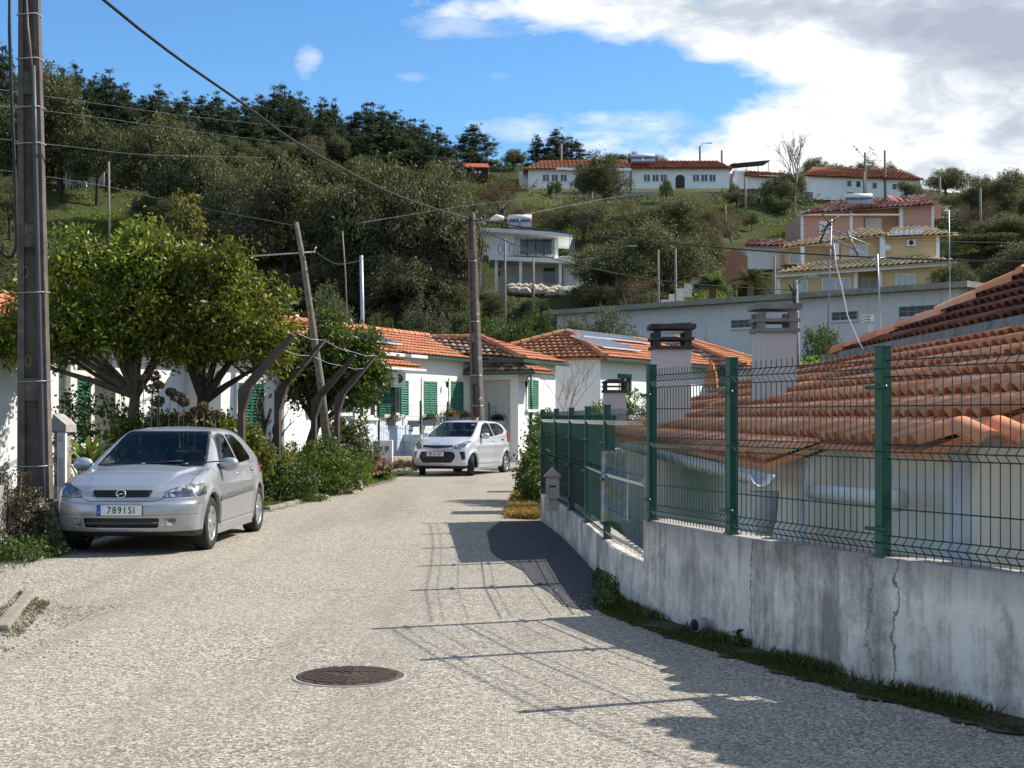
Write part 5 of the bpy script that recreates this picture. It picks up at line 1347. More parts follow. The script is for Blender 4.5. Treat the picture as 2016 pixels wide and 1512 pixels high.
def window(fr, s0, s1, z0, z1, parent, kind='shut', m=None, sur=True, o=0, panes=2, sill=True):
    m = m or M_shut
    wn = None
    b = MB(); f = .05
    b.obox(fr, s0, s1, o+.004, o+.012, z0, z1)
    wn = b.build('window', M_pane if kind != 'shut' else m, parent)
    if sur:
        b = MB(); g = .11
        b.obox(fr, s0-g, s0, o, o+.035, z0-.0, z1+g); b.obox(fr, s1, s1+g, o, o+.035, z0-.0, z1+g); b.obox(fr, s0, s1, o, o+.035, z1, z1+g)
        b.build('surround', M_trimw, wn)
        if sill: b = MB(); b.obox(fr, s0-g-.04, s1+g+.04, o, o+.09, z0-.09, z0); b.build('sill', M_trimw, wn)
    if kind == 'shut':
        mid = (s0+s1)/2; shutter(fr, s0+.01, mid-.004, z0+.005, z1-.01, o+.014, wn, m); shutter(fr, mid+.004, s1-.01, z0+.005, z1-.01, o+.014, wn, m)
    else:
        b = MB(); b.obox(fr, s0, s0+f, o+.012, o+.04, z0, z1); b.obox(fr, s1-f, s1, o+.012, o+.04, z0, z1); b.obox(fr, s0+f, s1-f, o+.012, o+.04, z0, z0+f); b.obox(fr, s0+f, s1-f, o+.012, o+.04, z1-f, z1)
        for k in range(1, panes): x = s0+(s1-s0)*k/panes; b.obox(fr, x-f/2, x+f/2, o+.0125, o+.037, z0+f, z1-f)
        b.build('frame', M_frame, wn)
    return wn
def sf(fr, px):
    A, d, n = fr; u_ = (px-HX)/F; return (u_*A.y-A.x)/(d.x-u_*d.y)
def zf(fr, px, py):
    A, d, n = fr; return CZ-(py-HY)/F*(A.y+d.y*sf(fr, px))

# ---------------------------------------------------------------- house A, white with green shutters
DA = V((.39, .92, 0)).normalized(); OA = V((-3.58, 41, 0)); fA = (OA, DA, V((DA.y, -DA.x, 0)))
if fA[2].x < 0: fA = (OA, DA, -fA[2])
hA = thing('house', 'white house with dark green shutters and an orange tiled roof behind the pale hatchback', 'house', (-3.58, 41, .4))
zE = 3.42; sL, sR = sf(fA, 560), sf(fA, 925)
M_whA = wallmat('fresh white render', (.82, .81, .78), (.5, .47, .43), .12, .12)
def pA(s, o, z): q = OA+DA*s+fA[2]*o; return V((q.x, q.y, z))
b = MB(); b.obox(fA, sL, sR, -4.6, 0, -.2, zE-.02); b.build('wall', M_whA, hA)
# projecting wing with porch
wl = 1.72
C0 = pA(sR, 0, 0); fW = frame((C0.x, C0.y, 0), ((C0+fA[2]*wl).x, (C0+fA[2]*wl).y, 0))[0]   # wing end wall runs outwards
sWr = sR+3.3
b = MB(); b.obox(fA, sR, sWr, -.9, wl, -.2, 3.36-.0)
# recess of the porch is a slab-faced pocket: built from lintel, pillar and back wall
wallw = MB()
wallw.obox(fA, sR+.9, sWr, -.95, wl, -.2, 3.34)           # solid body behind the porch
wallw.obox(fA, sR, sR+.9, -.95, wl-.0, 2.78, 3.34)        # lintel over the porch
wallw.obox(fA, sR, sR+.9, wl-.28, wl-.004, -.2, 2.78)      # corner pillar
wallw.build('wing_wall', M_whA, hA)
# gutters and roofs
M_gg = mat('dark green gutter', (.02, .075, .06), .45, 0, .1, 4)
b = MB(); b.obox(fA, sf(fA, 820), sR+.1, .26, .38, zE-.09, zE+.0); b.obox(fA, sR-.42, sWr+.3, wl+.28, wl+.40, zE-.11, zE-.01); b.obox(fA, sR-.52, sR-.40, .2, wl+.4, zE-.11, zE-.01); b.build('gutter', M_gg, hA)
b = MB(); b.obox(fA, sL, sf(fA, 820), .26, .38, zE-.10, zE-.01); b.build('white_gutter', M_frame, hA)
e0, e1 = pA(sL, .32, zE), pA(sR+.9, .32, zE); rA = 2.35; rz_A = zE+.9
tile_roof('roof', [e0, e1, pA(sR+.9, -rA, rz_A), pA(sL, -rA, rz_A)], T_new, hA, .24, .38, .05, 5, .03)
wc = (sR+sWr)/2; apex = wl-1.95; rzW = zE+.02+.9*.86
tile_roof('wing_roof', [pA(sWr+.35, wl+.34, zE), pA(sR-.42, wl+.34, zE), pA(wc-.25, apex, rzW), pA(wc+.6, apex, rzW)], T_new, hA, .24, .38, .05, 5, .03)
T_patch = tilemat('mottled old tile', (.20, .10, .07), (.45, .27, .18), (.72, .56, .42), (.10, .07, .05), .6, 3)
tile_roof('wing_roof', [pA(sR-.42, wl+.34, zE), pA(sR-.42, -1.6, zE+.28), pA(wc-.25, -rA, rzW), pA(wc-.25, apex, rzW)], T_patch, hA, .24, .38, .05, 5, .03)
b = MB(); ridge_tiles(b, pA(sL, -rA, rz_A+.02), pA(wc, -rA, rz_A+.02), .12, .38); ridge_tiles(b, pA(sR-.42, wl+.34, zE+.03), pA(wc-.25, apex, rzW+.03), .12, .38)
ridge_tiles(b, pA(wc-.25, apex, rzW+.03), pA(wc-.25, -rA, rzW+.05), .12, .38); ridge_tiles(b, pA(wc-.25, apex, rzW+.03), pA(sWr+.6, apex-.4, zE+.25), .12, .38)
b.build('ridge_tiles', T_new, hA)
# porch canopy
tile_roof('porch_roof', [pA(sR+1.2, wl+.8, 3.03), pA(sR-.55, wl+.8, 3.03), pA(sR-.1, wl+.02, 3.28), pA(sR+.9, wl+.02, 3.28)], T_new, hA, .22, .32, .045, 5, .03)
tile_roof('porch_roof', [pA(sR-.55, wl+.8, 3.03), pA(sR-.55, .0, 3.03), pA(sR-.02, .1, 3.3), pA(sR-.02, wl+.1, 3.3)], T_patch, hA, .22, .32, .045, 5, .03)
b = MB(); b.obox(fA, sR-.52, sR+1.15, wl+.70, wl+.78, 2.92, 3.0); b.obox(fA, sR-.54, sR-.46, 0, wl+.78, 2.92, 3.0); b.build('porch_gutter', M_gg, hA)
b = MB(); q = pA(sR+.98, wl+.05, 0); b.tube([V((q.x, q.y, .3)), V((q.x, q.y, 2.95))], .045, 8); b.build('downpipe', M_gg, hA)
# openings
def wpx(fr, x0, x1, y0, y1, parent, **k):
    s0, s1 = sf(fr, x0), sf(fr, x1); xm = (x0+x1)/2; return window(fr, s0, s1, zf(fr, xm, y1), zf(fr, xm, y0), parent, **k)
wpx(fA, 832, 858.5, 751, 816, hA, kind='shut', m=M_shutl)
wpx(fA, 885.5, 910.5, 751, 812, hA, kind='shut', m=M_shutl)
wpx(fA, 611, 683, 748, 812, hA, kind='glass')
for a, c in ((604, 624), (660, 683)): shutter(fA, sf(fA, a), sf(fA, c), zf(fA, 640, 812), zf(fA, 640, 746), .06, hA, M_shut)
d_ = wpx(fA, 711, 738, 755, 821, hA, kind='glass', panes=1)
b = MB(); s0, s1 = sf(fA, 714), sf(fA, 728); b.obox(fA, s0, s1, .013, .02, zf(fA, 720, 818), zf(fA, 720, 760)); b.build('curtain', M_frame, d_)
shutter(fA, sf(fA, 704.5), sf(fA, 710.5), zf(fA, 708, 822), zf(fA, 708, 751), .05, hA, M_shut)
shutter(fA, sf(fA, 741), sf(fA, 757.5), zf(fA, 750, 820), zf(fA, 750, 750), .05, hA, M_shut)
wpx(fA, 757, 786, 753, 816, hA, kind='glass', panes=2)
shutter(fA, sf(fA, 758.5), sf(fA, 773.5), zf(fA, 765, 820), zf(fA, 765, 750), .05, hA, M_shut)
shutter(fA, sf(fA, 785), sf(fA, 800), zf(fA, 793, 818), zf(fA, 793, 749), .05, hA, M_shutl)
fWr = (pA(0, wl, 0)-V((0, 0, 0)), DA, fA[2]); fWr = (V((fWr[0].x, fWr[0].y, 0)), DA, fA[2])
wpx(fWr, 1038, 1058, 748, 806, hA, kind='shut', m=M_shutl)
b = MB(); b.obox(fA, sf(fA, 690), sf(fA, 700), 0, .14, .3, 3.3); b.build('pier', M_whA, hA)
# small door canopy, air conditioner, lamps
tile_roof('door_canopy', [pA(sf(fA, 700), .85, 3.0), pA(sf(fA, 783), .85, 3.0), pA(sf(fA, 780), .05, 3.25), pA(sf(fA, 700), .05, 3.25)], T_new, hA, .22, .32, .045, 5, .03)
b = MB(); b.obox(fA, sf(fA, 700), sf(fA, 787), .02, .88, 2.90, 2.96); b.build('canopy_slab', M_frame, hA)
ac = thing('air_conditioner', 'small white air conditioner under the little tiled door canopy', 'air conditioner', pA(sf(fA, 757), .1, 2.55))
b = MB(); s0 = sf(fA, 752); b.obox(fA, s0, s0+.75, .08, .38, 2.48, 2.86); b.obox(fA, s0-.05, s0+.85, .0, .42, 2.43, 2.47); b.build('case', M_frame, ac)
b = MB(); b.lathe([(.0001, 0), (.13, 0), (.13, .01), (.0001, .01)], 16, 'y', pA(s0+.3, .385, 2.67)); b.build('fan_grille', M_trim, ac)
def lantern(label, q, n):
    t = thing('wall_lantern', label, 'lantern', q); b = MB(); b.tube([q, q+n*.08+V((0, 0, .04)), q+n*.13], .01, 5); b.lathe([(.015, .0), (.05, -.02), (.04, -.13), (.015, -.17)], 6, 'z', q+n*.13); b.lathe([(.06, -.02), (.015, .04)], 6, 'z', q+n*.13); b.build('lamp_body', M_black, t)
lantern('black wall lantern between the two closed shutter pairs', pA(sf(fA, 872), .02, zf(fA, 872, 753)), fA[2])
lantern('black wall lantern on the wing beside its single closed shutter pair', pA(sf(fWr, 1028), wl+.02, zf(fWr, 1028, 753)), fA[2])
lantern('black wall lantern left of the open glazed door', pA(sf(fA, 709), .02, zf(fA, 709, 747)), fA[2])
b = MB(); s0 = sf(fA, 693); b.obox(fA, s0, s0+.4, .14, .16, zf(fA, 697, 778), zf(fA, 697, 764)); b.build('tile_picture', mat('ochre tile picture', (.45, .32, .14), .4, 0, .4, 9), hA)
def panel(label, c4_, m=None):
    t = thing('solar_panel', label, 'solar panel', c4_[0]); n = (c4_[1]-c4_[0]).cross(c4_[3]-c4_[0]).normalized(); n = n if n.z > 0 else -n
    b = MB(); b.prism([p+n*.10 for p in c4_], n*.04); b.build('frame', M_frame, t)
    b = MB(); e, f_ = c4_[1]-c4_[0], c4_[3]-c4_[0]; nx_, ny_ = max(2, round(e.length/1.0)), max(1, round(f_.length/1.0))
    for i in range(nx_):
        for j in range(ny_):
            q = [c4_[0]+e*((i+a)/nx_)+f_*((j+c)/ny_)+n*.142 for a, c in ((.03, .03), (.97, .03), (.97, .97), (.03, .97))]; b.prism(q, n*.003)
    b.build('cells', mat('blue solar cells', (.012, .03, .085), .15, .2, .2, 3, 0, .8), t)
sl = lambda s, o: pA(s, o, zE+(.32-o)*(rz_A-zE)/(rA+.32)+.02)
panel('small roof panel low on the left of the white house roof', [sl(sf(fA, 745), -.2), sl(sf(fA, 790)+.4, -.2), sl(sf(fA, 770), -1.2), sl(sf(fA, 745)-.5, -1.2)])

# ---------------------------------------------------------------- house with the solar roof, across the bend
CB = V((.0626*50, 50, 0)); DB = V((.5, .866, 0)); fBr = (CB, DB, V((DB.y, -DB.x, 0))); fBl = (CB-V((DB.y, -DB.x, 0))*0, -V((DB.y, -DB.x, 0)), V((-DB.x, -DB.y, 0)))
hB = thing('house', 'white house with big blue solar panels on its orange hipped roof', 'house', CB+V((0, 0, .4)))
zB = 3.66; nB = fBr[2]
def pB(s, o, z): q = CB+DB*s+nB*o; return V((q.x, q.y, z))
b = MB(); b.add([pB(0, 0, -.2), pB(11.5, 0, -.2), pB(11.5, -5.4, -.2), pB(0, -5.4, -.2), pB(0, 0, zB-.05), pB(11.5, 0, zB-.05), pB(11.5, -5.4, zB-.05), pB(0, -5.4, zB-.05)], [(0, 3, 2, 1), (4, 5, 6, 7), (0, 1, 5, 4), (1, 2, 6, 5), (2, 3, 7, 6), (3, 0, 4, 7)])
b.build('wall', M_whA, hB)
o_ = .38; kz = .36
tile_roof('roof', [pB(-o_, o_, zB), pB(12, o_, zB), pB(9.0, -2.7, zB+3.08*kz), pB(2.7, -2.7, zB+3.08*kz)], T_new, hB, .25, .40, .05, 5, .03)
tile_roof('roof', [pB(-o_, -5.8, zB), pB(-o_, o_, zB), pB(2.7, -2.7, zB+3.08*kz), pB(2.7, -2.9, zB+3.08*kz)], T_new, hB, .25, .40, .05, 5, .03)
b = MB(); ridge_tiles(b, pB(-o_, o_, zB+.03), pB(2.7, -2.7, zB+3.08*kz+.04), .13, .4); ridge_tiles(b, pB(2.7, -2.8, zB+3.08*kz+.04), pB(9.0, -2.8, zB+3.08*kz+.04), .12, .4); ridge_tiles(b, pB(-o_, -5.8, zB+.03), pB(2.7, -2.9, zB+3.08*kz+.04), .12, .4); ridge_tiles(b, pB(12, o_, zB+.03), pB(9, -2.7, zB+3.08*kz+.04), .12, .4); b.build('ridge_tiles', T_new, hB)
slB = lambda s, o: pB(s, o, zB+(o_-o)*kz+.02)
panel('lower pair of blue solar panels on the hipped orange roof', [slB(1.1, -.45), slB(4.3, -.45), slB(4.1, -1.7), slB(.9, -1.7)])
panel('upper long row of blue solar panels along the roof ridge', [slB(2.3, -1.85), slB(8.2, -1.85), slB(8.0, -2.65), slB(2.3, -2.65)])
b = MB(); b.obox(fBr, -o_-.05, 12.0, o_, o_+.1, zB-.11, zB-.02); b.build('gutter', M_gg, hB)
window(fBr, sf(fBr, 1219), sf(fBr, 1240), zf(fBr, 1230, 781), zf(fBr, 1230, 738), hB, kind='glass', sur=False)
b = MB(); s0, s1 = sf(fBr, 1216), sf(fBr, 1241); z0, z1 = zf(fBr, 1230, 783), zf(fBr, 1230, 745)
b.obox(fBr, s0, s1, .0, .06, z1-.0, z1+.16); b.obox(fBr, s1-.10, s1, .0, .055, z0, z1); b.build('green_trim', M_shut, hB)
# second wing further right with its own hips
b = MB(); b.add([pB(11.5, .0, -.2), pB(19, .0, -.2), pB(19, -5, -.2), pB(11.5, -5, -.2), pB(11.5, .0, zB-.05), pB(19, .0, zB-.05), pB(19, -5, zB-.05), pB(11.5, -5, zB-.05)], [(4, 5, 6, 7), (0, 1, 5, 4), (1, 2, 6, 5), (2, 3, 7, 6), (3, 0, 4, 7)]); b.build('wall', M_whA, hB)
tile_roof('roof', [pB(10.2, 1.5, zB), pB(16, 1.5, zB), pB(13.8, -2.5, zB+1.35), pB(12.4, -2.5, zB+1.35)], T_new, hB, .25, .40, .05, 5, .03)
tile_roof('roof', [pB(10.2, -3, zB), pB(10.2, 1.5, zB), pB(12.4, -2.5, zB+1.35), pB(12.4, -3, zB+1.35)], T_patch, hB, .25, .40, .05, 5, .03)
b = MB(); ridge_tiles(b, pB(10.2, 1.5, zB+.03), pB(12.4, -2.5, zB+1.38), .13, .4); ridge_tiles(b, pB(12.4, -2.5, zB+1.38), pB(13.8, -2.5, zB+1.38), .12, .4); ridge_tiles(b, pB(16, 1.5, zB+.03), pB(13.8, -2.5, zB+1.38), .12, .4); b.build('ridge_tiles', T_new, hB)
b = MB(); b.obox(fBr, 9.9, 15.6, .9, 1.1, .2, zB-.05); b.build('front_wall', M_whA, hB)
# folded parasol
q = P(1400, 762, 46); t = thing('parasol', 'folded orange parasol against the white terrace wall', 'parasol', (q.x, 46, 0))
b = MB(); b.tube([(q.x, 46, .2), (q.x, 46, P(0, 712, 46).z)], .025, 8); b.build('pole', M_frame, t)
b = MB(); z0, z1 = P(0, 763, 46).z, P(0, 709, 46).z; H_ = z1-z0; pr = [(.19, 0), (.17, .25), (.15, .5), (.13, .62), (.07, .82), (.01, 1)]; vs = []
for (r, k) in pr:
    for j in range(24): a = 2*math.pi*j/24; rr_ = r*(1+.28*math.cos(j*math.pi/1.5)); vs.append((q.x+rr_*math.cos(a), 46+rr_*math.sin(a), z0+k*H_))
b.add(vs, [(i*24+j, i*24+(j+1) % 24, (i+1)*24+(j+1) % 24, (i+1)*24+j) for i in range(5) for j in range(24)], 0, True); b.build('canopy', mat('orange canvas', (.60, .17, .05), .8, 0, .2, 6), t)

# ---------------------------------------------------------------- house behind the citrus trees
OC = V((-9.2, 25.2, 0)); fC = (OC, DA, fA[2]); hC = thing('house', 'white house mostly hidden behind the two citrus trees', 'house', OC+V((0, 0, .2)))
def pC(s, o, z): q = OC+DA*s+fA[2]*o; return V((q.x, q.y, z))
b = MB(); b.obox(fC, -8, 1.9, -5, .0, -.2, 3.0); b.obox(fC, 1.9, 3.2, -5, -1.2, -.2, 3.0); b.obox(fC, 3.2, 8.6, -5, -.02, -.2, 3.0); b.obox(fC, 5.6, 8.0, -.02, .9, -.2, 2.9); b.build('wall', M_whA, hC)
tile_roof('roof', [pC(-8.3, .35, 3.02), pC(9.0, .35, 3.02), pC(9.0, -2.5, 4.1), pC(-8.3, -2.5, 4.1)], T_new, hC, .25, .4, .05, 4, .03)
tile_roof('porch_roof', [pC(5.3, 1.2, 2.92), pC(8.3, 1.2, 2.92), pC(8.0, .35, 3.1), pC(5.6, .35, 3.1)], T_new, hC, .25, .35, .05, 4, .03)
window(fC, sf(fC, 148), sf(fC, 176), 1.05, 2.35, hC, kind='shut', m=M_shut)
fC2 = (pC(0, -1.2, 0), DA, fA[2]); window(fC, sf(fC, 232), sf(fC, 245), .9, 2.3, hC, kind='glass', o=-.0)
fCe = frame(pC(5.6, .9, 0), pC(5.6, -.02, 0))[0]
window(fC, 6.2, 7.2, 1.0, 2.3, hC, kind='shut', m=M_shut, o=.9)
b = MB(); b.obox(fC, sf(fC, 48), sf(fC, 60), .0, .12, .1, 2.95); b.obox(fC, sf(fC, 126), sf(fC, 139), .0, .16, .1, 2.95); b.build('pier', M_frame, hC)
# ---------------------------------------------------------------- garden at the left of the street
def leaves_on(name, label, cat, loc, blobs, n, size, lm, seed, clump=.12, asp=.5, up=0, per=18, kind=None, group=None, stems=True):
    if kind == 'stuff':
        rng = np.random.default_rng(seed); p, sh = crown_pts([(loc[0]+a, loc[1]+b_, loc[2]+c, d, e, f_) for a, b_, c, d, e, f_ in blobs], n, rng, clump, per, .7)
        return tag(link(name, leafmesh(name, p, size, asp, up, rng, shade=.2+.5*sh), lm), kind='stuff')
    t = thing(name, label, cat, loc, 0, group); rng = np.random.default_rng(seed); rr = random.Random(seed)
    p, sh = crown_pts(blobs, n, rng, clump, per, .75); p[:, 2] = np.maximum(p[:, 2], .01)
    link('foliage', leafmesh('foliage', p, size, asp, up, rng, shade=.15+.6*sh), lm, t)
    if stems:
        b = MB()
        for q in blobs:
            for _ in range(3):
                e = V(q[:3])+V((rr.uniform(-.6, .6)*q[3], rr.uniform(-.6, .6)*q[4], rr.uniform(0, .6)*q[5])); a = V((e.x*.3+rr.uniform(-.1, .1), e.y*.3, 0))
                b.tube([a, (a+e)/2+V((rr.uniform(-.06, .06), 0, .03)), e], [.016, .012, .005], 4, False)
        b.build('stems', M_twig, t, local=True, fix=False)
    return t
leaves_on('bush', 'big rounded dense green bush right behind the silver car, edging the street', 'bush', at(630, 28.2), [(-.35, 0, .55, .55, .6, .55), (.15, 0, .6, .6, .6, .6), (.55, .2, .5, .45, .6, .5), (-.7, .1, .45, .35, .5, .5), (0, -.3, .3, .8, .5, .3), (.1, .2, .85, .4, .4, .3)], 16000, .055, L_bush, 21, .11)
leaves_on('bush', 'brownish green bush before the white house, left of the meter cabinet', 'bush', at(683, 33.5, .1), [(0, 0, .7, .55, .6, .7), (.35, 0, .5, .5, .6, .5), (-.2, .1, 1.1, .4, .4, .4), (.2, 0, 1.1, .3, .4, .35)], 9000, .065, leafmat('bronze green leaf', [(0, (.035, .045, .015)), (.5, (.085, .085, .03)), (1, (.18, .15, .06))], .25, .5, .3), 22, .12)
leaves_on('shrub', 'low bushy green plants under the bent posts behind the big rounded bush', 'shrub', at(562, 27.6, .1), [(-.6, 0, .35, .6, .6, .45), (.3, 0, .5, .6, .6, .5), (.9, 0, .45, .5, .6, .45), (-1.2, 0, .45, .5, .5, .5)], 8000, .07, L_green, 23, .13)
leaves_on('shrub', 'leafy yellow green hydrangea hedge behind the roof of the silver car', 'shrub', at(400, 24.5, .15), [(-1.2, 0, 1.0, .5, .4, .45), (-.6, 0, 1.1, .45, .4, .4), (0, .1, 1.15, .5, .4, .4), (.5, 0, 1.0, .45, .4, .45), (.85, 0, .8, .4, .4, .45), (-.3, 0, .6, 1.3, .4, .45)], 12000, .085, leafmat('hydrangea leaf', [(0, (.06, .08, .02)), (.5, (.13, .17, .03)), (1, (.30, .30, .06))], .35, .5, .3), 24, .14, .6)
leaves_on('shrub', 'thin dark leafed shrub with bare stems left of the silver car roof', 'shrub', at(215, 25.5, .15), [(-.5, 0, 1.3, .35, .4, .8), (0, 0, 1.15, .4, .4, .85), (.4, 0, 1.0, .3, .4, .75), (-.9, 0, 1.0, .3, .4, .7)], 2600, .075, L_bush, 25, .16, .6)
leaves_on('shrub', 'orange flowering low plant at the foot of the second bent post', 'shrub', at(556, 26.2, .1), [(0, 0, .55, .22, .3, .35)], 900, .06, leafmat('orange leaf', [(0, (.10, .08, .02)), (.5, (.30, .14, .04)), (1, (.50, .25, .08))], .3, .5, .2), 26, .1)
leaves_on('shrub', 'leafy green plants around the foot of the second bent post', 'shrub', at(528, 25.0, .05), [(-.15, 0, .35, .35, .35, .4), (.25, .2, .4, .35, .35, .45), (.6, .5, .35, .3, .35, .35)], 4500, .06, L_bush, 123, .12)
# dried hydrangea heads on stalks
hyd = [(300, 765), (312, 758), (336, 772), (350, 782), (362, 792), (283, 745), (310, 790), (400, 800), (386, 808), (302, 740), (370, 822), (425, 815)]
t = thing('hydrangea', 'tall stalks carrying dry brown flower heads behind the silver car', 'plant', at(335, 23.9, .15)); rng = np.random.default_rng(31)
for i, (x, y) in enumerate(hyd):
    q = P(x, y, 23.8+.03*i); r_ = .10 if i % 3 else .13; b = MB(); b.tube([at(x+random.uniform(-14, 10), 24, .2), q], .007, 4, False); b.build('stalk', M_twig, t, fix=False)
    d = rng.normal(size=(260, 3)); d /= np.linalg.norm(d, axis=1)[:, None]; me = leafmesh('flower_head', d*r_*rng.uniform(.7, 1, (260, 1))*np.array([1, 1, .75])+np.array(q-WL[t.name]), .04, .8, 0, rng); link('flower_head', me, L_brown, t)
# strap-leaved plants
def flax(label, loc, n, L, seed, lm, w=.05, up=1.1, group=None):
    t = thing('flax_plant', label, 'plant', loc, 0, group); rr = random.Random(seed); vs = []; rn = []
    for k in range(n):
        a = rr.uniform(0, 2*math.pi); el = rr.uniform(.35, up); l = L*rr.uniform(.6, 1.1); ww = w*rr.uniform(.6, 1.1); d = V((math.cos(a), math.sin(a), 0)); s = V((-d.y, d.x, 0)); p = []; c = rr.random()
        for j in range(7):
            u_ = j/6; rr_ = l*u_*math.cos(el+.1)*(1+.3*u_); z = l*(math.sin(el)*u_*1.35-.55*u_*u_); q = d*(.03+rr_)+V((0, 0, max(.02, z+.02))); p.append((q, ww*(1-u_)**.6*(.4+1.2*min(u_*4, 1)*.5)+.002))
        for j in range(6):
            (q0, a0), (q1, a1) = p[j], p[j+1]; vs += [q0-s*a0, q0+s*a0, q1+s*a1, q1-s*a1]; rn.append(min(1, max(0, c+rr.uniform(-.05, .05))))
    link('leaves', quadmesh('leaves', np.array([tuple(v) for v in vs]), rn), lm, t); return t
L_flax = leafmat('strap leaf', [(0, (.05, .09, .02)), (.5, (.13, .19, .05)), (.85, (.32, .35, .10)), (1, (.55, .50, .22))], .35, .5, .3)
flax('large strap leaved plant between the meter pillar and the silver car', at(172, 21.0, .75), 70, .85, 1, L_flax, .05)
flax('smaller strap leaved plant, low between the meter pillar and the wing mirror', at(140, 20.0, .45), 40, .6, 2, L_flax, .035)
# hedge of ochre foliage under the strap plants
leaves_on('shrub', 'mustard coloured low shrub between the meter pillar and the silver car mirror', 'shrub', at(152, 19.6, .0), [(0, 0, .35, .3, .3, .45), (.2, .1, .3, .25, .3, .4)], 3000, .035, leafmat('mustard leaf', [(0, (.06, .06, .012)), (.5, (.16, .14, .03)), (1, (.30, .24, .06))], .3, .6, .2), 27, .08)
# stone bed wall, dark shrub and weeds at the left edge
def rubble():
    m, nt, b = newmat('rubble stone wall'); v = N(nt, 'ShaderNodeTexVoronoi', i_Scale=7.0); v.feature = 'F1'; nt.links.new(pos(nt), v.inputs['Vector'])
    s_ = N(nt, 'ShaderNodeSeparateColor'); nt.links.new(v.outputs['Color'], s_.inputs[0]); r = ramp(nt, [(0, (.16, .12, .09)), (.5, (.32, .27, .21)), (1, (.50, .45, .38))]); nt.links.new(s_.outputs[0], r.inputs[0])
    c = mixc(nt, maprange(nt, v.outputs['Distance'], .5, .8), r.outputs[0], (.08, .065, .05)); c = mixc(nt, maprange(nt, noise(nt, 12, 5), .45, .7, 0, .5), c, (.12, .10, .08)); nt.links.new(c, b.inputs['Base Color']); b.inputs['Roughness'].default_value = .95
    bump(nt, b, math_(nt, 'MULTIPLY', v.outputs['Distance'], -1), .8, .05); return m
M_rub = rubble()
t = thing('garden_wall', 'low rubble garden wall with a concrete coping at the left edge', 'wall', (-6.2, 15.9, 0))
b = MB(); b.box(-9.5, -5.88, 16.0, 16.4, -.2, .63); b.box(-5.98, -5.7, 16.4, 20.5, -.2, .5); b.build('stonework', M_rub, t, bev=.01)
b = MB(); b.box(-9.5, -5.80, 15.95, 16.45, .63, .72); b.build('coping', M_conc, t, bev=.012)
t = thing('meter_box', 'pale utility box with a yellow square set at the far left edge', 'meter box', (-6.1, 15.3, 0))
b = MB(); b.box(-6.4, -5.69, 15.35, 15.9, 0, .79); b.build('housing', M_conc, t, bev=.01)
b = MB(); b.box(-6.2, -5.59+.0, 15.33, 15.345, .24, .62); b.build('panel', M_frame, t)
b = MB(); b.box(-5.72, -5.62, 15.324, 15.329, .40, .52); b.build('yellow_square', mat('yellow sign paint', (.60, .38, .02), .6), t)
leaves_on('shrub', 'dark twiggy shrub with dead brown leaves spilling over the garden wall', 'shrub', (-5.75, 16.1, 0), [(-.55, 0, .78, .5, .4, .22), (.0, -.05, .70, .35, .35, .3), (.15, -.15, .40, .28, .3, .4), (-.9, .1, .85, .3, .4, .2), (-1.3, .1, .8, .3, .4, .2), (.3, 0, .35, .25, .3, .35)], 9000, .038, leafmat('dead dark leaf', [(0, (.025, .022, .015)), (.5, (.08, .06, .045)), (.85, (.19, .14, .11)), (1, (.36, .30, .25))], .1, .8, .1), 28, .09)
leaves_on('weeds', None, None, (-5.8, 14.9, 0), [(-.35, 0, .12, .35, .3, .22), (.1, .1, .12, .35, .3, .2), (.45, .2, .10, .3, .4, .2), (-.9, .1, .15, .35, .4, .25), (-.1, .5, .2, .3, .3, .3), (.6, .9, .1, .25, .5, .22)], 6500, .05, L_bush, 29, .09, kind='stuff')
leaves_on('weeds', None, None, (-5.8, 14.55, 0), [(-.4, 0, .05, .3, .15, .13), (.0, .05, .05, .3, .15, .10), (-.9, .0, .08, .3, .2, .18)], 2200, .035, L_red, 30, .07, kind='stuff')
# meter pillar
t = thing('meter_pillar', 'slim white meter pillar with a small sloping cap behind the near pole', 'pillar', at(119, 18.2))
x0, x1 = P(106, 0, 18.2).x, P(133, 0, 18.2).x
b = MB(); b.box(x0, x1-.045, 18.2, 18.5, 0, 1.38); b.build('masonry', M_rub, t, bev=.01)
b = MB(); b.prism([(x0-.02, 18.1, 1.38), (x1+.01, 18.1, 1.36), (x1+.01, 18.1, 1.46), (x0+.02, 18.1, 1.60)], (0, .45, 0)); b.build('cap', M_conc, t, bev=.008)
b = MB(); b.box(x1-.11, x1-.005, 18.12, 18.20, .50, 1.36); b.build('cabinet', M_frame, t, bev=.006)
b = MB(); b.box(x1-.088, x1-.025, 18.112, 18.118, .66, 1.04); b.box(x1-.086, x1-.024, 18.112, 18.118, 1.24, 1.32); b.build('door', mat('light grey door', (.5, .5, .5), .5), t)
# meter cabinet by the patio
t = thing('meter_cabinet', 'white meter cabinet with a grey window and round plate beside the patio', 'cabinet', P(756, 915, 37.5))
Y = 37.5; a, c = P(740, 867, Y), P(772, 914, Y); z1, z0 = a.z, c.z-.1
b = MB(); b.box(P(748, 0, Y).x, c.x, Y, Y+.35, z0, z1); b.build('box', M_frame, t, bev=.01)
b = MB(); b.box(P(734, 0, Y).x, P(748, 0, Y).x-.003, Y+.02, Y+.5, z0, z1-.02); b.build('side_wall', M_conc, t)
b = MB(); b.box(P(757, 0, Y).x, P(766, 0, Y).x, Y-.012, Y-.003, P(0, 887, Y).z, P(0, 878, Y).z); b.build('window', mat('grey meter window', (.18, .2, .22), .3), t)
b = MB(); b.lathe([(.0001, 0), (.07, 0), (.07, -.01), (.0001, -.01)], 16, 'y', P(754, 907, Y)+V((0, -.003, 0))); b.build('round_plate', M_gtrim, t)
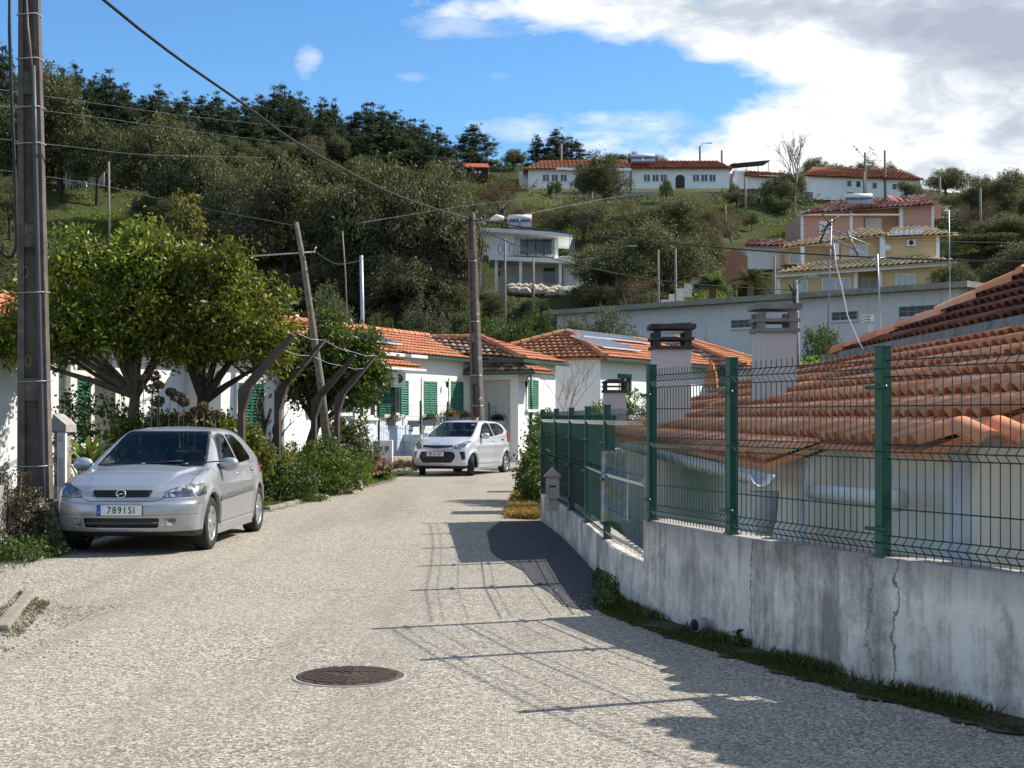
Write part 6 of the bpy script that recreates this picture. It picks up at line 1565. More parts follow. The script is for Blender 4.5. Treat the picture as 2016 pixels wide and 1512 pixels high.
# patio
b = MB(); pa = [P(690, 0, 38.6), V((-2.75, 41.4, 0)), V((-1.6, 44.8, 0)), V((.0, 47.2, 0)), pA(sWr, .3, 0), pA(sR, .0, 0), pA(sf(fA, 600), 0, 0)]
pa = [V((p.x, p.y, 0)) for p in pa]; pa[0] = V((-4.5, 38.2, 0)); b.prism(pa, (0, 0, .43)); o_pat = b.build('patio', mat('beige patio concrete', (.42, .37, .29), .9, 0, .2, 3, .2, .2, (.25, .21, .16), 2, .5)); o_pat['kind'] = 'structure'
zP = .43
t = thing('fence', 'short green mesh fence with dark posts around the patio', 'fence', V((-3.6, 40.3, zP)))
fpts = [V((-3.80, 40.3, 0)), V((-2.72, 42.0, 0)), V((-2.0, 43.9, 0)), V((-.75, 46.2, 0)), V((.1, 47.9, 0))]
for q in fpts:
    b = MB(); b.box(q.x-.03, q.x+.03, q.y-.03, q.y+.03, zP, zP+1.62); b.build('post', M_green, t)
for a, c in zip(fpts, fpts[1:]):
    b = MB(); L = (c-a).length; d = (c-a)/L; k = int(L/.11)
    for i in range(k+1): b.tube([a+d*(L*i/k)+V((0, 0, zP+.05)), a+d*(L*i/k)+V((0, 0, zP+1.5))], .0045, 3, False)
    for z in (.1, .4, .8, 1.15, 1.5): b.tube([a+V((0, 0, zP+z)), c+V((0, 0, zP+z))], .005, 3, False)
    b.build('mesh_panel', M_wire, t, fix=False)
pl = [(765, 830, 1), (812, 832, 0), (846, 830, 2), (886, 824, 1), (915, 826, 3), (982, 832, 0)]
nm = ['trough planter with orange brown blooms nearest the meter cabinet', 'empty grey trough planter hung between the first two fence posts', 'trough planter of low green plants behind the hatchback windscreen', 'trough planter with orange blooms above the hatchback roof', 'planter of dark red flowers just left of the second concrete pole', 'white bowl planter hanging to the right of the second concrete pole']
for i, ((x, y, k), lb) in enumerate(zip(pl, nm)):
    Y = 40.7+(x-749)*.0262; q = P(x, y, Y); t = thing('planter', lb, 'planter', (q.x, Y, q.z-.1), 0, 'planters hung on the patio fence')
    c = []; 
    for z, w_, d_ in ((-.13, .20, .07), (.06, .25, .11)):
        for (sx, sy) in ((-1, -1), (1, -1), (1, 1), (-1, 1)): c.append((q.x+sx*w_, Y-.12+sy*d_, q.z+z))
    b = MB(); b.hexa(c); b.build('trough', M_frame if i == 5 else mat('blue grey plastic', (.20, .22, .25), .6), t)
    if k or i == 5:
        rng = np.random.default_rng(50+i); p = rng.normal(size=(500, 3))*np.array([.12, .07, .06])+np.array([q.x, Y-.12, q.z+.14]); lm = {1: leafmat('orange bloom %d' % i, [(0, (.08, .07, .02)), (.5, (.22, .11, .04)), (1, (.38, .20, .08))]), 2: L_bush, 3: L_red, 0: L_bush}[k]
        link('flowers', leafmesh('flowers', p-np.array(WL[t.name]), .06, .6, .3, rng), lm, t)
# wrought iron table and bench
M_iron = mat('dark wrought iron', (.05, .045, .04), .6, .4)
def iron_table(label, q, w, h, nm_):
    t = thing(nm_, label, 'table', q); b = MB(); b.lathe([(w, h), (w, h+.03), (.0001, h+.03)], 24, 'z', q); b.lathe([(w*.98, h-.01), (w*1.03, h-.01), (w*1.03, h+.02), (w*.98, h+.02)], 24, 'z', q, closed=True); b.build('top', M_iron, t)
    for a in (0.4, 2.5, 4.6):
        d = V((math.cos(a), math.sin(a), 0)); b = MB(); b.tube([q+d*w*.85+V((0, 0, h)), q+d*w*.75+V((0, 0, h*.86)), q+d*w*.30+V((0, 0, h*.62)), q+d*w*.36+V((0, 0, h*.4)), q+d*w*.8+V((0, 0, h*.12)), q+d*w*1.0+V((0, 0, .0))], .018, 6)
        b.tube([q+d*w*.3+V((0, 0, h*.55)), q+d*w*.5+V((0, 0, h*.5)), q+d*w*.42+V((0, 0, h*.4))], .012, 5); b.build('leg', M_iron, t)
    b = MB(); b.lathe([(w*.30, h*.42), (w*.34, h*.42), (w*.34, h*.45), (w*.30, h*.45)], 14, 'z', q, closed=True); b.build('ring', M_iron, t)
q = P(793, 880, 42.3); iron_table('small round wrought iron table with curled legs on the patio', V((q.x, 42.3, zP)), .30, .72, 'patio_table')
t = thing('garden_bench', 'white slatted bench with a thin dark frame behind the patio fence', 'bench', V((-3.9, 41.6, zP)))
fb = (V((-4.4, 40.9, 0)), DA, fA[2])
b = MB()
for z in (.42, .72, .78, .86): b.obox(fb, 0, 1.15, .0 if z > .5 else .0, .04 if z > .5 else .42, zP+z, zP+z+.035)
b.build('slats', mat('pale blue white paint', (.62, .66, .70), .5), t)
for s_ in (0.0, 1.12):
    b = MB(); b.obox(fb, s_, s_+.03, -.03, .0, zP, zP+.92); b.obox(fb, s_, s_+.03, .40, .43, zP, zP+.62); b.obox(fb, s_, s_+.03, 0, .40, zP+.58, zP+.62); b.build('leg', M_iron, t)
b = MB(); b.obox(fA, sf(fA, 790), sf(fA, 812), .02, .6, zP, zP+.62); b.obox(fA, sf(fA, 700), sf(fA, 812), .02, .06, zP, zP+.9)
b.build('plinth', mat('pale blue wash', (.60, .66, .72), .8), hA)
# stones
M_stone = mat('pale rough stone', (.48, .42, .33), .9, 0, .3, 6, .6, .2, (.2, .16, .12), 4, .5)
def stone(name, label, q, sx, sy, sz, seed, m=None, group=None, bld=True):
    rr = random.Random(seed); bm = bmesh.new(); bmesh.ops.create_icosphere(bm, subdivisions=2, radius=1)
    ph = [rr.uniform(0, 6) for _ in range(6)]
    for v in bm.verts:
        c = v.co; k = 1+.16*math.sin(3*c.x+ph[0])*math.sin(2.6*c.y+ph[1])+.12*math.sin(4*c.z+ph[2]+2*c.x); c2 = c*k
        for j, lim in enumerate((.72, .75, .8)): c2[j] = max(-lim, min(lim, c2[j]))
        v.co = V((c2.x*sx, c2.y*sy, c2.z*sz))
    me = bpy.data.meshes.new(name); bm.to_mesh(me); bm.free()
    o = link(name, me, m or M_stone); o.location = q; o.rotation_euler = (0, 0, rr.uniform(0, 3)); WL[o.name] = V(q)
    return tag(o, label, 'stone', group)
q = G(705, 965); stone('stone', 'pale block of stone at the street edge before the pink flowers', V((q.x, q.y, .09)), .13, .12, .14, 3)
q = G(641, 985); stone('stone', 'small ochre stone at the verge below the big rounded bush', V((q.x, q.y, .05)), .07, .06, .07, 4)
# flowers by the cabinet
leaves_on('flower_bed', 'low green clump at the verge between the pale stone and the pink flowers', 'plants', at(690, 31.3), [(-.35, -.2, .18, .35, .3, .28), (.1, 0, .3, .35, .4, .35), (.25, .3, .42, .3, .4, .3)], 4500, .06, L_grass, 40, .10, .2, .7)
leaves_on('flower_bed', 'bright pink and white flowering plant beneath the meter cabinet', 'plants', at(738, 34.2, .05), [(0, 0, .3, .25, .25, .28), (.15, .1, .2, .22, .25, .22)], 1600, .07, L_bush, 41, .10, .5)
rng = np.random.default_rng(42); p = rng.normal(size=(150, 3))*np.array([.16, .12, .13])+np.array([at(740, 33.9, .05).x, 33.9, .42]); tag(link('blossoms', leafmesh('blossoms', p, .06, .9, 0, rng), L_pink), kind='stuff')
leaves_on('ground_cover', None, None, (at(775, 37.6, .15).x, 37.6, .15), [(-.5, -.3, .12, .4, .5, .14), (0, .1, .14, .5, .5, .18), (.5, .9, .12, .4, .5, .12)], 4500, .04, leafmat('pink heather', [(0, (.10, .05, .04)), (.6, (.28, .12, .13)), (1, (.55, .22, .30))], .2, .7, .2), 43, .1, kind='stuff')
leaves_on('ground_cover', None, None, (.25, 46.8, .3), [(-.4, -.6, .05, .5, .6, .14), (.3, .6, .05, .5, .6, .14), (0, 1.5, .1, .8, .6, .14)], 3800, .05, L_red, 44, .12, kind='stuff')
leaves_on('ground_cover', None, None, (at(570, 25.5).x, 25.4, .0), [(-.55, -.6, .08, .35, .6, .18), (-.3, .2, .1, .4, .6, .22), (.3, .5, .08, .35, .5, .16)], 6000, .05, L_green, 45, .10, kind='stuff')
# patio edge wall
b = MB(); b.box(.12, 1.3, 47.7, 47.95, .1, .62); tag(b.build('kerb_wall', M_rub), 'short rubble wall edging the patio near the wing corner', 'wall')
def grass(name, poly, n, size, lm, seed, z=.0, up=2.5, asp=.12, zf_=None, h=None):
    rng = np.random.default_rng(seed); xs_ = [p[0] for p in poly]; ys_ = [p[1] for p in poly]; out = []
    while len(out) < n:
        x, y = rng.uniform(min(xs_), max(xs_)), rng.uniform(min(ys_), max(ys_))
        if in_poly(x, y, poly) and (math.sin(x*5.1+y*2.3)+math.sin(x*2.2-y*4.7+1)+rng.uniform(-1.2, 1.2)) > -.6: out.append((x, y, (zf_(x, y) if zf_ else z)+size*.38))
    return tag(link(name, leafmesh(name, np.array(out), size, asp, up, rng), lm), kind='stuff')
EDG = [(-4.25, 21.8), (-4.1, 24), (-3.9, 26.4), (-3.45, 30.6), (-3.05, 34), (-2.95, 36.8)]
grass('grass', [(x-.02, y) for x, y in EDG]+[(x-.55, y) for x, y in EDG[::-1]], 9000, .11, L_grass, 60)
grass('grass', [(-5.3, 20.2), (-4.25, 22), (-3.5, 30), (-4.2, 36), (-6.5, 36), (-7.5, 20)], 12000, .12, L_moss, 61)
grass('grass', [(-9, 10), (-5.0, 12), (-5.0, 15.0), (-5.6, 15.2), (-9, 15.2)], 4000, .07, L_moss, 62)
pg = [G(100, 1190), G(40, 1165), G(0, 1200), G(-60, 1260), G(20, 1290), G(60, 1235)]
grass('grass', [(p.x, p.y) for p in pg], 2500, .035, L_moss, 63, up=1.2)
# moss and weeds at the foot of the wall
wy = [5.6, 6.2, 7.2, 8.08, 8.9, 9.68, 10.4, 11.1, 11.9, 12.8]
grass('moss', [(wallx(y)-.01, y) for y in wy]+[(wallx(y)-w_, y) for y, w_ in zip(wy[::-1], (.02, .25, .34, .36, .34, .34, .33, .33, .3, .3))], 26000, .026, L_moss, 64, .008, .6, .3)
grass('grass', [(wallx(y)-.01, y) for y in wy]+[(wallx(y)-.13, y) for y in wy[::-1]], 2600, .085, L_moss, 65, .01, 2.2, .10)
leaves_on('weeds', None, None, (wallx(12.2)-.1, 12.2, 0), [(0, 0, .08, .08, .35, .12), (-.05, -.7, .07, .08, .3, .12), (0, .8, .06, .06, .3, .10)], 1800, .035, L_bush, 66, .05, kind='stuff')
leaves_on('weeds', None, None, (wallx(9.45)-.06, 9.45, 0), [(0, 0, .08, .05, .05, .10)], 260, .03, L_bush, 67, .03, kind='stuff')
# dry grass and dark bush at the wall end
grass('dry_grass', [(-.12, 21.6), (.42, 21.3), (.40, 26), (.45, 31), (.05, 28), (-.05, 24)], 9000, .16, L_straw, 68, up=1.2)
leaves_on('bush', 'dark glossy bush growing at the far end of the low wall', 'bush', (.42, 25.0, 0), [(0, 0, .55, .32, .6, .5), (.1, .8, .8, .35, .6, .5), (.05, -.5, .35, .25, .4, .35), (.2, 1.4, 1.2, .35, .5, .45), (-.02, .4, .3, .3, .5, .3)], 9000, .075, L_citrus2, 69, .12)
leaves_on('bush', 'yellowish leafy bush climbing beside the wing of the shuttered house', 'bush', (.95, 41, .2), [(0, 0, .6, .4, .6, .6), (.1, .6, 1.1, .4, .5, .5), (-.1, -.6, .4, .35, .5, .4)], 6000, .085, L_green, 70, .14)
bare('bare_shrub', 'leafless thin shrub in front of the solar roofed house', at(1130, 42, .2), 3.4, .55, 8, M_twig, .03, 3, 4, 'shrub')
leaves_on('bush', 'leafy oleander growing behind the shortest chimney', 'bush', at(1226, 36, 0), [(-.4, 0, 1.5, .5, .5, .7), (.3, 0, 1.6, .5, .5, .7), (.8, 0, 1.3, .4, .5, .5)], 3500, .12, L_green, 71, .15, .25, 1)
leaves_on('bush', 'bright yellow green bush poking up at the low end of the dark roof', 'bush', at(1590, 33, 0), [(0, 0, 2.4, .28, .3, .5), (.12, 0, 2.7, .2, .3, .25)], 1500, .12, leafmat('lime leaf', [(0, (.12, .2, .02)), (1, (.35, .42, .05))], .4, .5, .2), 72, .12, .3, 1)

def pebbles(poly, n, seed, sz, m):
    rr = random.Random(seed); bm = bmesh.new(); xs_ = [p[0] for p in poly]; ys_ = [p[1] for p in poly]; k = 0
    while k < n:
        x, y = rr.uniform(min(xs_), max(xs_)), rr.uniform(min(ys_), max(ys_))
        if not in_poly(x, y, poly): continue
        k += 1; s_ = sz*rr.uniform(.4, 1.3)
        r = bmesh.ops.create_icosphere(bm, subdivisions=1, radius=1)
        for v in r['verts']: v.co = V((v.co.x*s_*rr.uniform(.8, 1.2)+x, v.co.y*s_+y, v.co.z*s_*.6+.008+s_*.2))
    me = bpy.data.meshes.new('gravel'); bm.to_mesh(me); bm.free(); tag(link('gravel', me, m), kind='stuff')
pebbles([(-4.3, 9), (-2.6, 9), (-4.6, 14), (-6.2, 14)], 500, 1, .012, M_stone)
pebbles([(x+.28, y) for x, y in EDG]+[(x-.02, y) for x, y in EDG[::-1]], 260, 2, .02, M_stone)
pebbles([(wallx(y)-.25, y) for y in wy]+[(wallx(y)-.6, y) for y in wy[::-1]], 350, 3, .009, M_stone)
pg = [G(60, 1215), G(110, 1195), G(280, 1190), G(200, 1215), G(120, 1240)]
grass('grass', [(p.x, p.y) for p in pg], 500, .03, L_moss, 163, up=.8)
# ---------------------------------------------------------------- hillside: prototypes of trees, one metre tall, copied and scaled
PR = {}; USED = {}
def proto(kind, v):
    key = (kind, v)
    if key in PR: return PR[key]
    sd = 100+v*13+len(kind); rng = np.random.default_rng(sd); rr = random.Random(sd); b = MB()
    if kind in ('oak', 'dull', 'olive', 'round'):
        bl = lumps(.50, .50, .40, .52, 17, .36, sd); n = {'oak': 17000, 'dull': 16000, 'olive': 10000, 'round': 11000}[kind]
        p, sh = crown_pts(bl, n, rng, .07, 24, .72); p[:, 2] = np.maximum(p[:, 2], .03)
        me = leafmesh('crown', p, {'oak': .026, 'dull': .026, 'olive': .024, 'round': .03}[kind], .5, .2, rng, shade=.15+.55*sh)
        lm = {'oak': L_oak, 'dull': L_oak2, 'olive': L_olive, 'round': L_bush}[kind]
        b.tube([(0, 0, -.08), (.01, 0, .15), (.02, .01, .38)], [.034, .026, .02], 7, False)
        branch_paths(b, V((.015, 0, .28)), [q[:3] for q in bl[:11]], .016, rr, 3); bk = M_barkd
    elif kind == 'pine':
        bl = []; L = 13
        for k in range(L):
            z = .22+.72*k/(L-1); r = .26*(1-.80*((z-.22)/.74)**1.5)*rr.uniform(.75, 1.15)
            for _ in range(4 if k < L-3 else 2):
                a = rr.uniform(0, 6.28); bl.append((r*.75*math.cos(a), r*.75*math.sin(a), z+rr.uniform(-.03, .03), r*.6+.02, r*.6+.02, .060))
        bl.append((0, 0, .95, .025, .025, .05))
        for k in range(9): z = .26+.075*k; r = .26*(1-.80*((z-.22)/.74)**1.5); bl.append((0, 0, z, r*.72, r*.72, .07))
        p, sh = crown_pts(bl, 19000, rng, .030, 26, .5); me = leafmesh('crown', p, .026, .25, .9, rng, shade=.15+.55*sh); lm = L_pine
        b.tube([(0, 0, -.08), (.0, 0, .4), (.0, .0, .93)], [.018, .014, .004], 7, False)
        for q in bl[::3]: b.tube([(0, 0, q[2]-.02), q[:3]], [.006, .002], 4, False)
        bk = M_bark
    elif kind == 'thin':
        bl = lumps(.42, .42, .38, .55, 14, .34, sd); p, sh = crown_pts(bl, 3800, rng, .08, 14, .7)
        me = leafmesh('crown', p, .022, .4, .2, rng, shade=.1+.6*sh); lm = L_brown
        for _ in range(8):
            a = rr.uniform(0, 6.28); b.tube([(0, 0, -.03), (.06*math.cos(a), .06*math.sin(a), .25), (.2*math.cos(a), .2*math.sin(a), .5)], [.012, .009, .005], 4, False)
        branch_paths(b, V((0, 0, .2)), [q[:3] for q in bl], .010, rr, 7); bk = M_twig
    t = thing({'oak': 'oak_tree', 'dull': 'oak_tree', 'olive': 'olive_tree', 'round': 'leafy_tree', 'pine': 'pine_tree', 'thin': 'bare_tree'}[kind], None, None)
    link('crown', me, lm, t); b.build('trunk', bk, t, local=True, fix=False)
    PR[key] = t; return t
TR = random.Random(99)
def T(kind, px, pb, pt, w, label, group=None, Y=None, v=None, cat='tree'):
    pr = proto(kind, TR.randrange(3) if v is None else v)
    if Y is None: q = on_hill(px, pb)
    else: q = P(px, pb, Y); q.z = min(q.z, gh(q.x, Y)) if abs(q.z-gh(q.x, Y)) > .05 else q.z
    Hh = CZ-(pt-HY)/F*q.y-q.z; W = w/F*q.y
    o = copy_tree(pr) if pr.name in USED else pr
    USED[pr.name] = 1
    o.location = q-V((0, 0, .1)); s = W/{'pine': .5}.get(kind, 1.15); o.scale = (s, s, Hh/.97); o.rotation_euler = (0, 0, TR.uniform(0, 6.28))
    return tag(o, label, cat, group)
ORD = ['first', 'second', 'third', 'fourth', 'fifth', 'sixth', 'seventh', 'eighth', 'ninth', 'tenth', 'eleventh', 'twelfth', 'thirteenth', 'fourteenth', 'fifteenth', 'sixteenth', 'seventeenth', 'eighteenth', 'nineteenth', 'twentieth', 'twenty-first', 'twenty-second', 'twenty-third', 'twenty-fourth', 'twenty-fifth', 'twenty-sixth', 'twenty-seventh', 'twenty-eighth', 'twenty-ninth', 'thirtieth', 'thirty-first', 'thirty-second', 'thirty-third', 'thirty-fourth']
sky_pines = [(5, 330, 92, 70), (78, 300, 118, 60), (120, 300, 135, 60), (150, 290, 128, 62), (186, 290, 150, 50), (216, 300, 142, 66), (250, 300, 168, 55), (282, 300, 190, 50), (313, 300, 170, 62), (347, 300, 196, 40), (366, 300, 183, 46), (398, 300, 190, 54), (430, 300, 184, 56), (462, 305, 205, 55), (485, 310, 195, 50), (515, 312, 190, 58), (540, 312, 174, 66), (560, 312, 170, 60), (590, 318, 185, 60), (632, 318, 196, 62), (660, 318, 198, 34), (690, 322, 232, 50), (722, 325, 204, 70), (752, 328, 212, 72), (778, 330, 222, 62), (808, 335, 236, 52), (833, 338, 239, 50), (862, 340, 252, 44), (932, 350, 247, 74), (1058, 345, 268, 34), (1095, 345, 256, 48), (1125, 345, 272, 52), (1500, 350, 332, 20)]
for i, (px, pb, pt, w) in enumerate(sky_pines[:-1]):
    T('pine', px, pb, pt-4, w*1.35, 'dark pine on the skyline ridge, %s from the left' % ORD[i], 'pines along the skyline')
for i, (px, pb, pt, w) in enumerate(sky_pines[:28]):
    T('pine', px+TR.uniform(8, 22), pb+TR.uniform(14, 30), pt+TR.uniform(18, 44), w*1.35, 'dark pine just below the skyline row, one of many lookalikes', 'pines just below the skyline')
# trees on the slope: kind, px, base, top, width
SL = [('oak', 40, 380, 150, 170, 'dark oak behind the top of the near concrete pole'), ('oak', 118, 372, 128, 190, 'tall oak with an uneven crown right of the near concrete pole'),
 ('oak', 190, 400, 205, 130, 'dark oak above the half hidden white house at the upper left'), ('oak', 300, 455, 222, 200, 'broad oak over the left orange tree, just below the ridge pines'),
 ('oak', 395, 455, 236, 170, 'oak right of the yellow flowering tree'), ('dull', 335, 330, 235, 110, 'small oak on the upper slope above the yellow flowering tree'), ('oak', 470, 500, 300, 150, 'dark oak over the right edge of the orange tree crown'),
 ('dull', 560, 600, 300, 210, 'grey brown oak behind the leaning timber pole'), ('oak', 650, 610, 290, 200, 'dense oak between the timber pole and the pale steel post'), ('oak', 750, 612, 268, 240, 'largest dark oak, under the main black cable'),
 ('dull', 842, 610, 300, 190, 'wide oak just left of the second concrete pole'), ('oak', 700, 625, 440, 170, 'low dark oak right above the darker citrus tree'), ('dull', 800, 640, 470, 180, 'shaded oak above the shuttered house roof'),
 ('dull', 880, 620, 420, 130, 'narrow oak touching the second concrete pole'), ('dull', 600, 340, 262, 90, 'brownish oak among the pines above the oak grove'), ('oak', 665, 345, 262, 80, 'small dark oak beneath the middle ridge pines'),
 ('dull', 490, 380, 300, 90, 'small scrubby oak on the open upper slope'), ('oak', 925, 560, 430, 90, 'oak between the second concrete pole and the modern white house'),
 ('oak', 1190, 420, 282, 110, 'tall feathery tree standing before the long white building'), ('dull', 1150, 470, 385, 150, 'dull oak below the middle of the long white building'), ('oak', 1245, 520, 392, 190, 'dark oak on the slope right of the modern white house roof'),
 ('dull', 1330, 500, 385, 150, 'dull oak beneath the arched right half of the long building'), ('oak', 1215, 595, 455, 170, 'deep green oak right of the modern white house'), ('dull', 1310, 600, 430, 190, 'broad dull oak between the modern house and the palms'),
 ('dull', 1385, 560, 440, 90, 'small oak left of the terracotta shed wall'), ('round', 1095, 385, 350, 38, 'round dark shrub in front of the long white building'), ('round', 1312, 395, 348, 32, 'dark upright shrub before the right arch of the long building'),
 ('round', 1447, 392, 358, 34, 'small round tree at the right end of the long white building'), ('thin', 990, 430, 350, 150, 'leafless scrubby tree below the small red shed'), ('thin', 905, 440, 362, 120, 'leafless scrubby tree left of the small red shed'), ('thin', 1030, 460, 385, 110, 'leafless bush above the modern white house'),
 ('oak', 1290, 320, 294, 60, 'small skyline oak right above the long white building'), ('oak', 1245, 330, 292, 50, 'skyline tree next to the rooftop water heater'), ('oak', 1010, 330, 286, 60, 'skyline oak left of the three central pines'), ('oak', 1210, 330, 288, 44, 'skyline tree touching the feathery tree top'),
 ('dull', 1640, 395, 318, 120, 'leafy tree in front of the second long building'), ('oak', 1600, 345, 300, 70, 'dark skyline tree beside the tall bare tree'), ('oak', 1700, 345, 312, 90, 'low dark tree above the second long building roof'), ('oak', 1750, 345, 318, 40, 'small dark tree behind the far end of the second long building'),
 ('dull', 1560, 395, 330, 70, 'greyish tree at the foot of the tall bare tree'), ('round', 1745, 395, 358, 36, 'small green tree by the second long building wall'), ('dull', 1790, 400, 350, 60, 'small tree at the right end of the second long building'),
 ('oak', 1862, 385, 320, 96, 'dark bushy tree on the right skyline'), ('thin', 1925, 420, 330, 120, 'bare brownish tree on the right skyline'), ('dull', 1985, 420, 322, 120, 'grey tree at the right edge of the skyline'), ('dull', 1900, 425, 368, 90, 'low grey tree above the curving road bank'),
 ('dull', 1935, 560, 452, 150, 'large grey olive tree right of the yellow house'), ('dull', 2010, 590, 470, 140, 'grey tree cut by the right edge beyond the dark roof'), ('oak', 1990, 470, 415, 90, 'dark shrub by the curving road at the right edge'), ('oak', 1880, 600, 500, 90, 'shaded tree behind the right end of the long grey shed'),
 ('thin', 1440, 470, 400, 110, 'bare thin tree on the green slope left of the pink house'), ('round', 1515, 410, 380, 30, 'small dark shrub on the grass slope'), ('round', 1480, 450, 410, 40, 'dark shrub on terraced slope left of the pink house'),
 ('round', 1838, 572, 524, 90, 'green bushy tree before the yellow house veranda')]
for (k, px, pb, pt, w, lb) in SL: T(k, px, pb+8, pt, w*(1.3 if k in ('oak', 'dull') and w > 85 else 1.1), lb)
WOOD = [('dull', 285, 475, 375, 130), ('oak', 335, 490, 380, 130), ('dull', 425, 505, 395, 140), ('oak', 455, 470, 360, 120), ('oak', 525, 560, 440, 130), ('dull', 600, 645, 520, 140), ('oak', 680, 650, 530, 130), ('dull', 775, 645, 530, 140), ('oak', 860, 650, 530, 130), ('dull', 905, 610, 490, 110), ('dull', 245, 345, 250, 110), ('oak', 305, 350, 258, 110), ('oak', 20, 470, 350, 120), ('dull', 965, 640, 560, 110), ('olive', 1045, 620, 585, 80), ('dull', 885, 520, 400, 120), ('oak', 1165, 620, 540, 120), ('dull', 1285, 640, 560, 110), ('oak', 400, 420, 320, 110), ('oak', 70, 360, 250, 110), ('dull', 1060, 500, 430, 100), ('dull', 1450, 410, 370, 70), ('oak', 1545, 425, 385, 60), ('dull', 1385, 470, 400, 90)]
wr = random.Random(31)
def blocked(px, pb, pt, w):
    for (a, b_, c, d) in [(165, 400, 120, 75), (1500, 455, 90, 40), (1400, 580, 60, 40), (1030, 510, 100, 75), (1235, 350, 225, 32), (1720, 355, 130, 28), (1710, 490, 190, 125), (930, 338, 45, 22), (368, 400, 40, 70), (1440, 430, 60, 25)]:
        if px+w*.45 > a-c and px-w*.45 < a+c and pb > b_-d and pt < b_+d and pb > b_-d*.2: return True
    return False
cand = []
for _ in range(900):
    px = wr.uniform(-40, 2050); lim = np.interp(px, [0, 300, 600, 900, 1100, 1450, 1800, 2016], [300, 305, 325, 350, 380, 400, 400, 400]); pb = wr.uniform(lim, 640 if px < 1500 else 520)
    h = (pb-lim)*.22+48+wr.uniform(0, 36); w = h*wr.uniform(1.0, 1.6)
    if blocked(px, pb, pb-h, w): continue
    if any(abs(px-a)/ (w*.55) < 1 and abs(pb-c)/(h*.34) < 1 for a, c in cand): continue
    cand.append((px, pb)); k = wr.choice(['oak', 'dull', 'dull', 'oak', 'olive', 'thin' if px > 880 else 'oak'])
    WOOD.append((k, px, pb, pb-h, w))
for (k, px, pb, pt, w) in WOOD:
    n_ = {'oak': 'dark green oak', 'dull': 'dull olive brown oak', 'olive': 'small grey green olive tree', 'thin': 'leafless brown thicket tree'}[k]
    zone = 'left wooded slope, one of many lookalikes' if px < 920 else 'right wooded slope, one of many lookalikes'
    T(k, px, pb, pt, w, n_+' on the '+zone, 'filling trees of the wooded slope')
# nearer trees between the houses and the slope
for (k, px, pb, pt, w, Y, lb) in [('olive', 1195, 700, 578, 170, 72, 'pale olive tree in front of the left end of the long grey shed'), ('round', 1000, 690, 600, 130, 66, 'dark green tree right of the second concrete pole'), ('round', 1062, 670, 585, 90, 68, 'dark green tree behind the roof with solar panels, left'),
    ('round', 1622, 745, 610, 120, 58, 'dense dark round tree between the wide chimney and the aerials'), ('olive', 830, 690, 575, 140, 62, 'greyish tree right behind the ridge of the shuttered house'), ('round', 930, 680, 590, 110, 64, 'dark tree directly behind the second concrete pole'), ('oak', 640, 690, 560, 150, 60, 'shaded tree behind the darker citrus tree'), ('oak', 520, 700, 540, 160, 58, 'dark tree behind the gap between the orange and darker citrus trees'), ('olive', 1130, 660, 585, 90, 75, 'greyish bush between the modern house rubble and the shed roof'), ('round', 745, 680, 585, 90, 60, 'dark shrub tree above the left end of the shuttered house roof')]:
    T(k, px, pb, pt, w, lb, Y=Y)
# yellow flowering mimosa
q = on_hill(368, 455, 100); Y = 92; qq = P(368, 430, Y)
plant('mimosa_tree', 'narrow tree with yellow blossom standing out before the dark oaks', 'tree', (qq.x, Y, gh(qq.x, Y)), [(0, 0, 10.5, .9, .9, 1.3), (.3, 0, 9.0, 1.0, 1, 1.0), (-.4, 0, 8.5, .7, .8, 1.0), (.1, 0, 7.4, .9, .8, .9)], 3000, .26, leafmat('mimosa', [(0, (.08, .09, .03)), (.5, (.22, .19, .05)), (1, (.45, .38, .10))], .2, .7, .2), (6.5, .10, 0, 0), M_bark, 81, .3)
# tall bare tree
q = on_hill(1565, 418, 120); bare('bare_tree', 'tall leafless tree with pale branches on the right of the hill', q, 9.0, .50, 12, mat('pale grey bark', (.27, .23, .20), .9, 0, .2, 5), .16, 3, 5)
# palms
def palm(label, q, h, r, seed):
    t = thing('palm_tree', label, 'palm', q); rr = random.Random(seed); b = MB(); b.tube([V(q)-V((0, 0, .3)), V(q)+V((.05, 0, h*.5)), V(q)+V((0, 0, h))], [.28, .24, .26], 9, False); b.build('trunk', M_bark, t, fix=False); vs = []; rn = []
    for k in range(60):
        a = rr.uniform(0, 6.28); el = rr.uniform(-.5, 1.3); d = V((math.cos(a), math.sin(a), 0)); L = r*rr.uniform(.8, 1.1); c = rr.random()
        for j in range(9):
            u_ = (j+1)/9; p = V((0, 0, h))+d*(L*u_*math.cos(el))+V((0, 0, L*(math.sin(el)*u_-.45*u_*u_)))
            for s_ in (-1, 1):
                n_ = V((-d.y, d.x, 0))*s_; e = p+n_*(.42*(1-abs(u_-.55)))+d*.18+V((0, 0, -.16)); vs += [p-d*.03, p+d*.05, e+d*.02, e-d*.02]; rn.append(c)
    link('fronds', quadmesh('fronds', np.array([tuple(v) for v in vs]), rn), leafmat('palm frond', [(0, (.02, .04, .015)), (.5, (.05, .085, .025)), (1, (.14, .16, .06))], .2, .5, .3) if 'palm frond' not in bpy.data.materials else bpy.data.materials['palm frond'], t)
palm('larger palm in front of the yellow house, left end', V((P(1476, 0, 104).x, 104, P(0, 600, 104).z)), 1.9, 1.8, 1)
palm('smaller palm left of the other, above the shed roof', V((P(1402, 0, 106).x, 106, P(0, 590, 106).z)), 1.2, 1.4, 2)
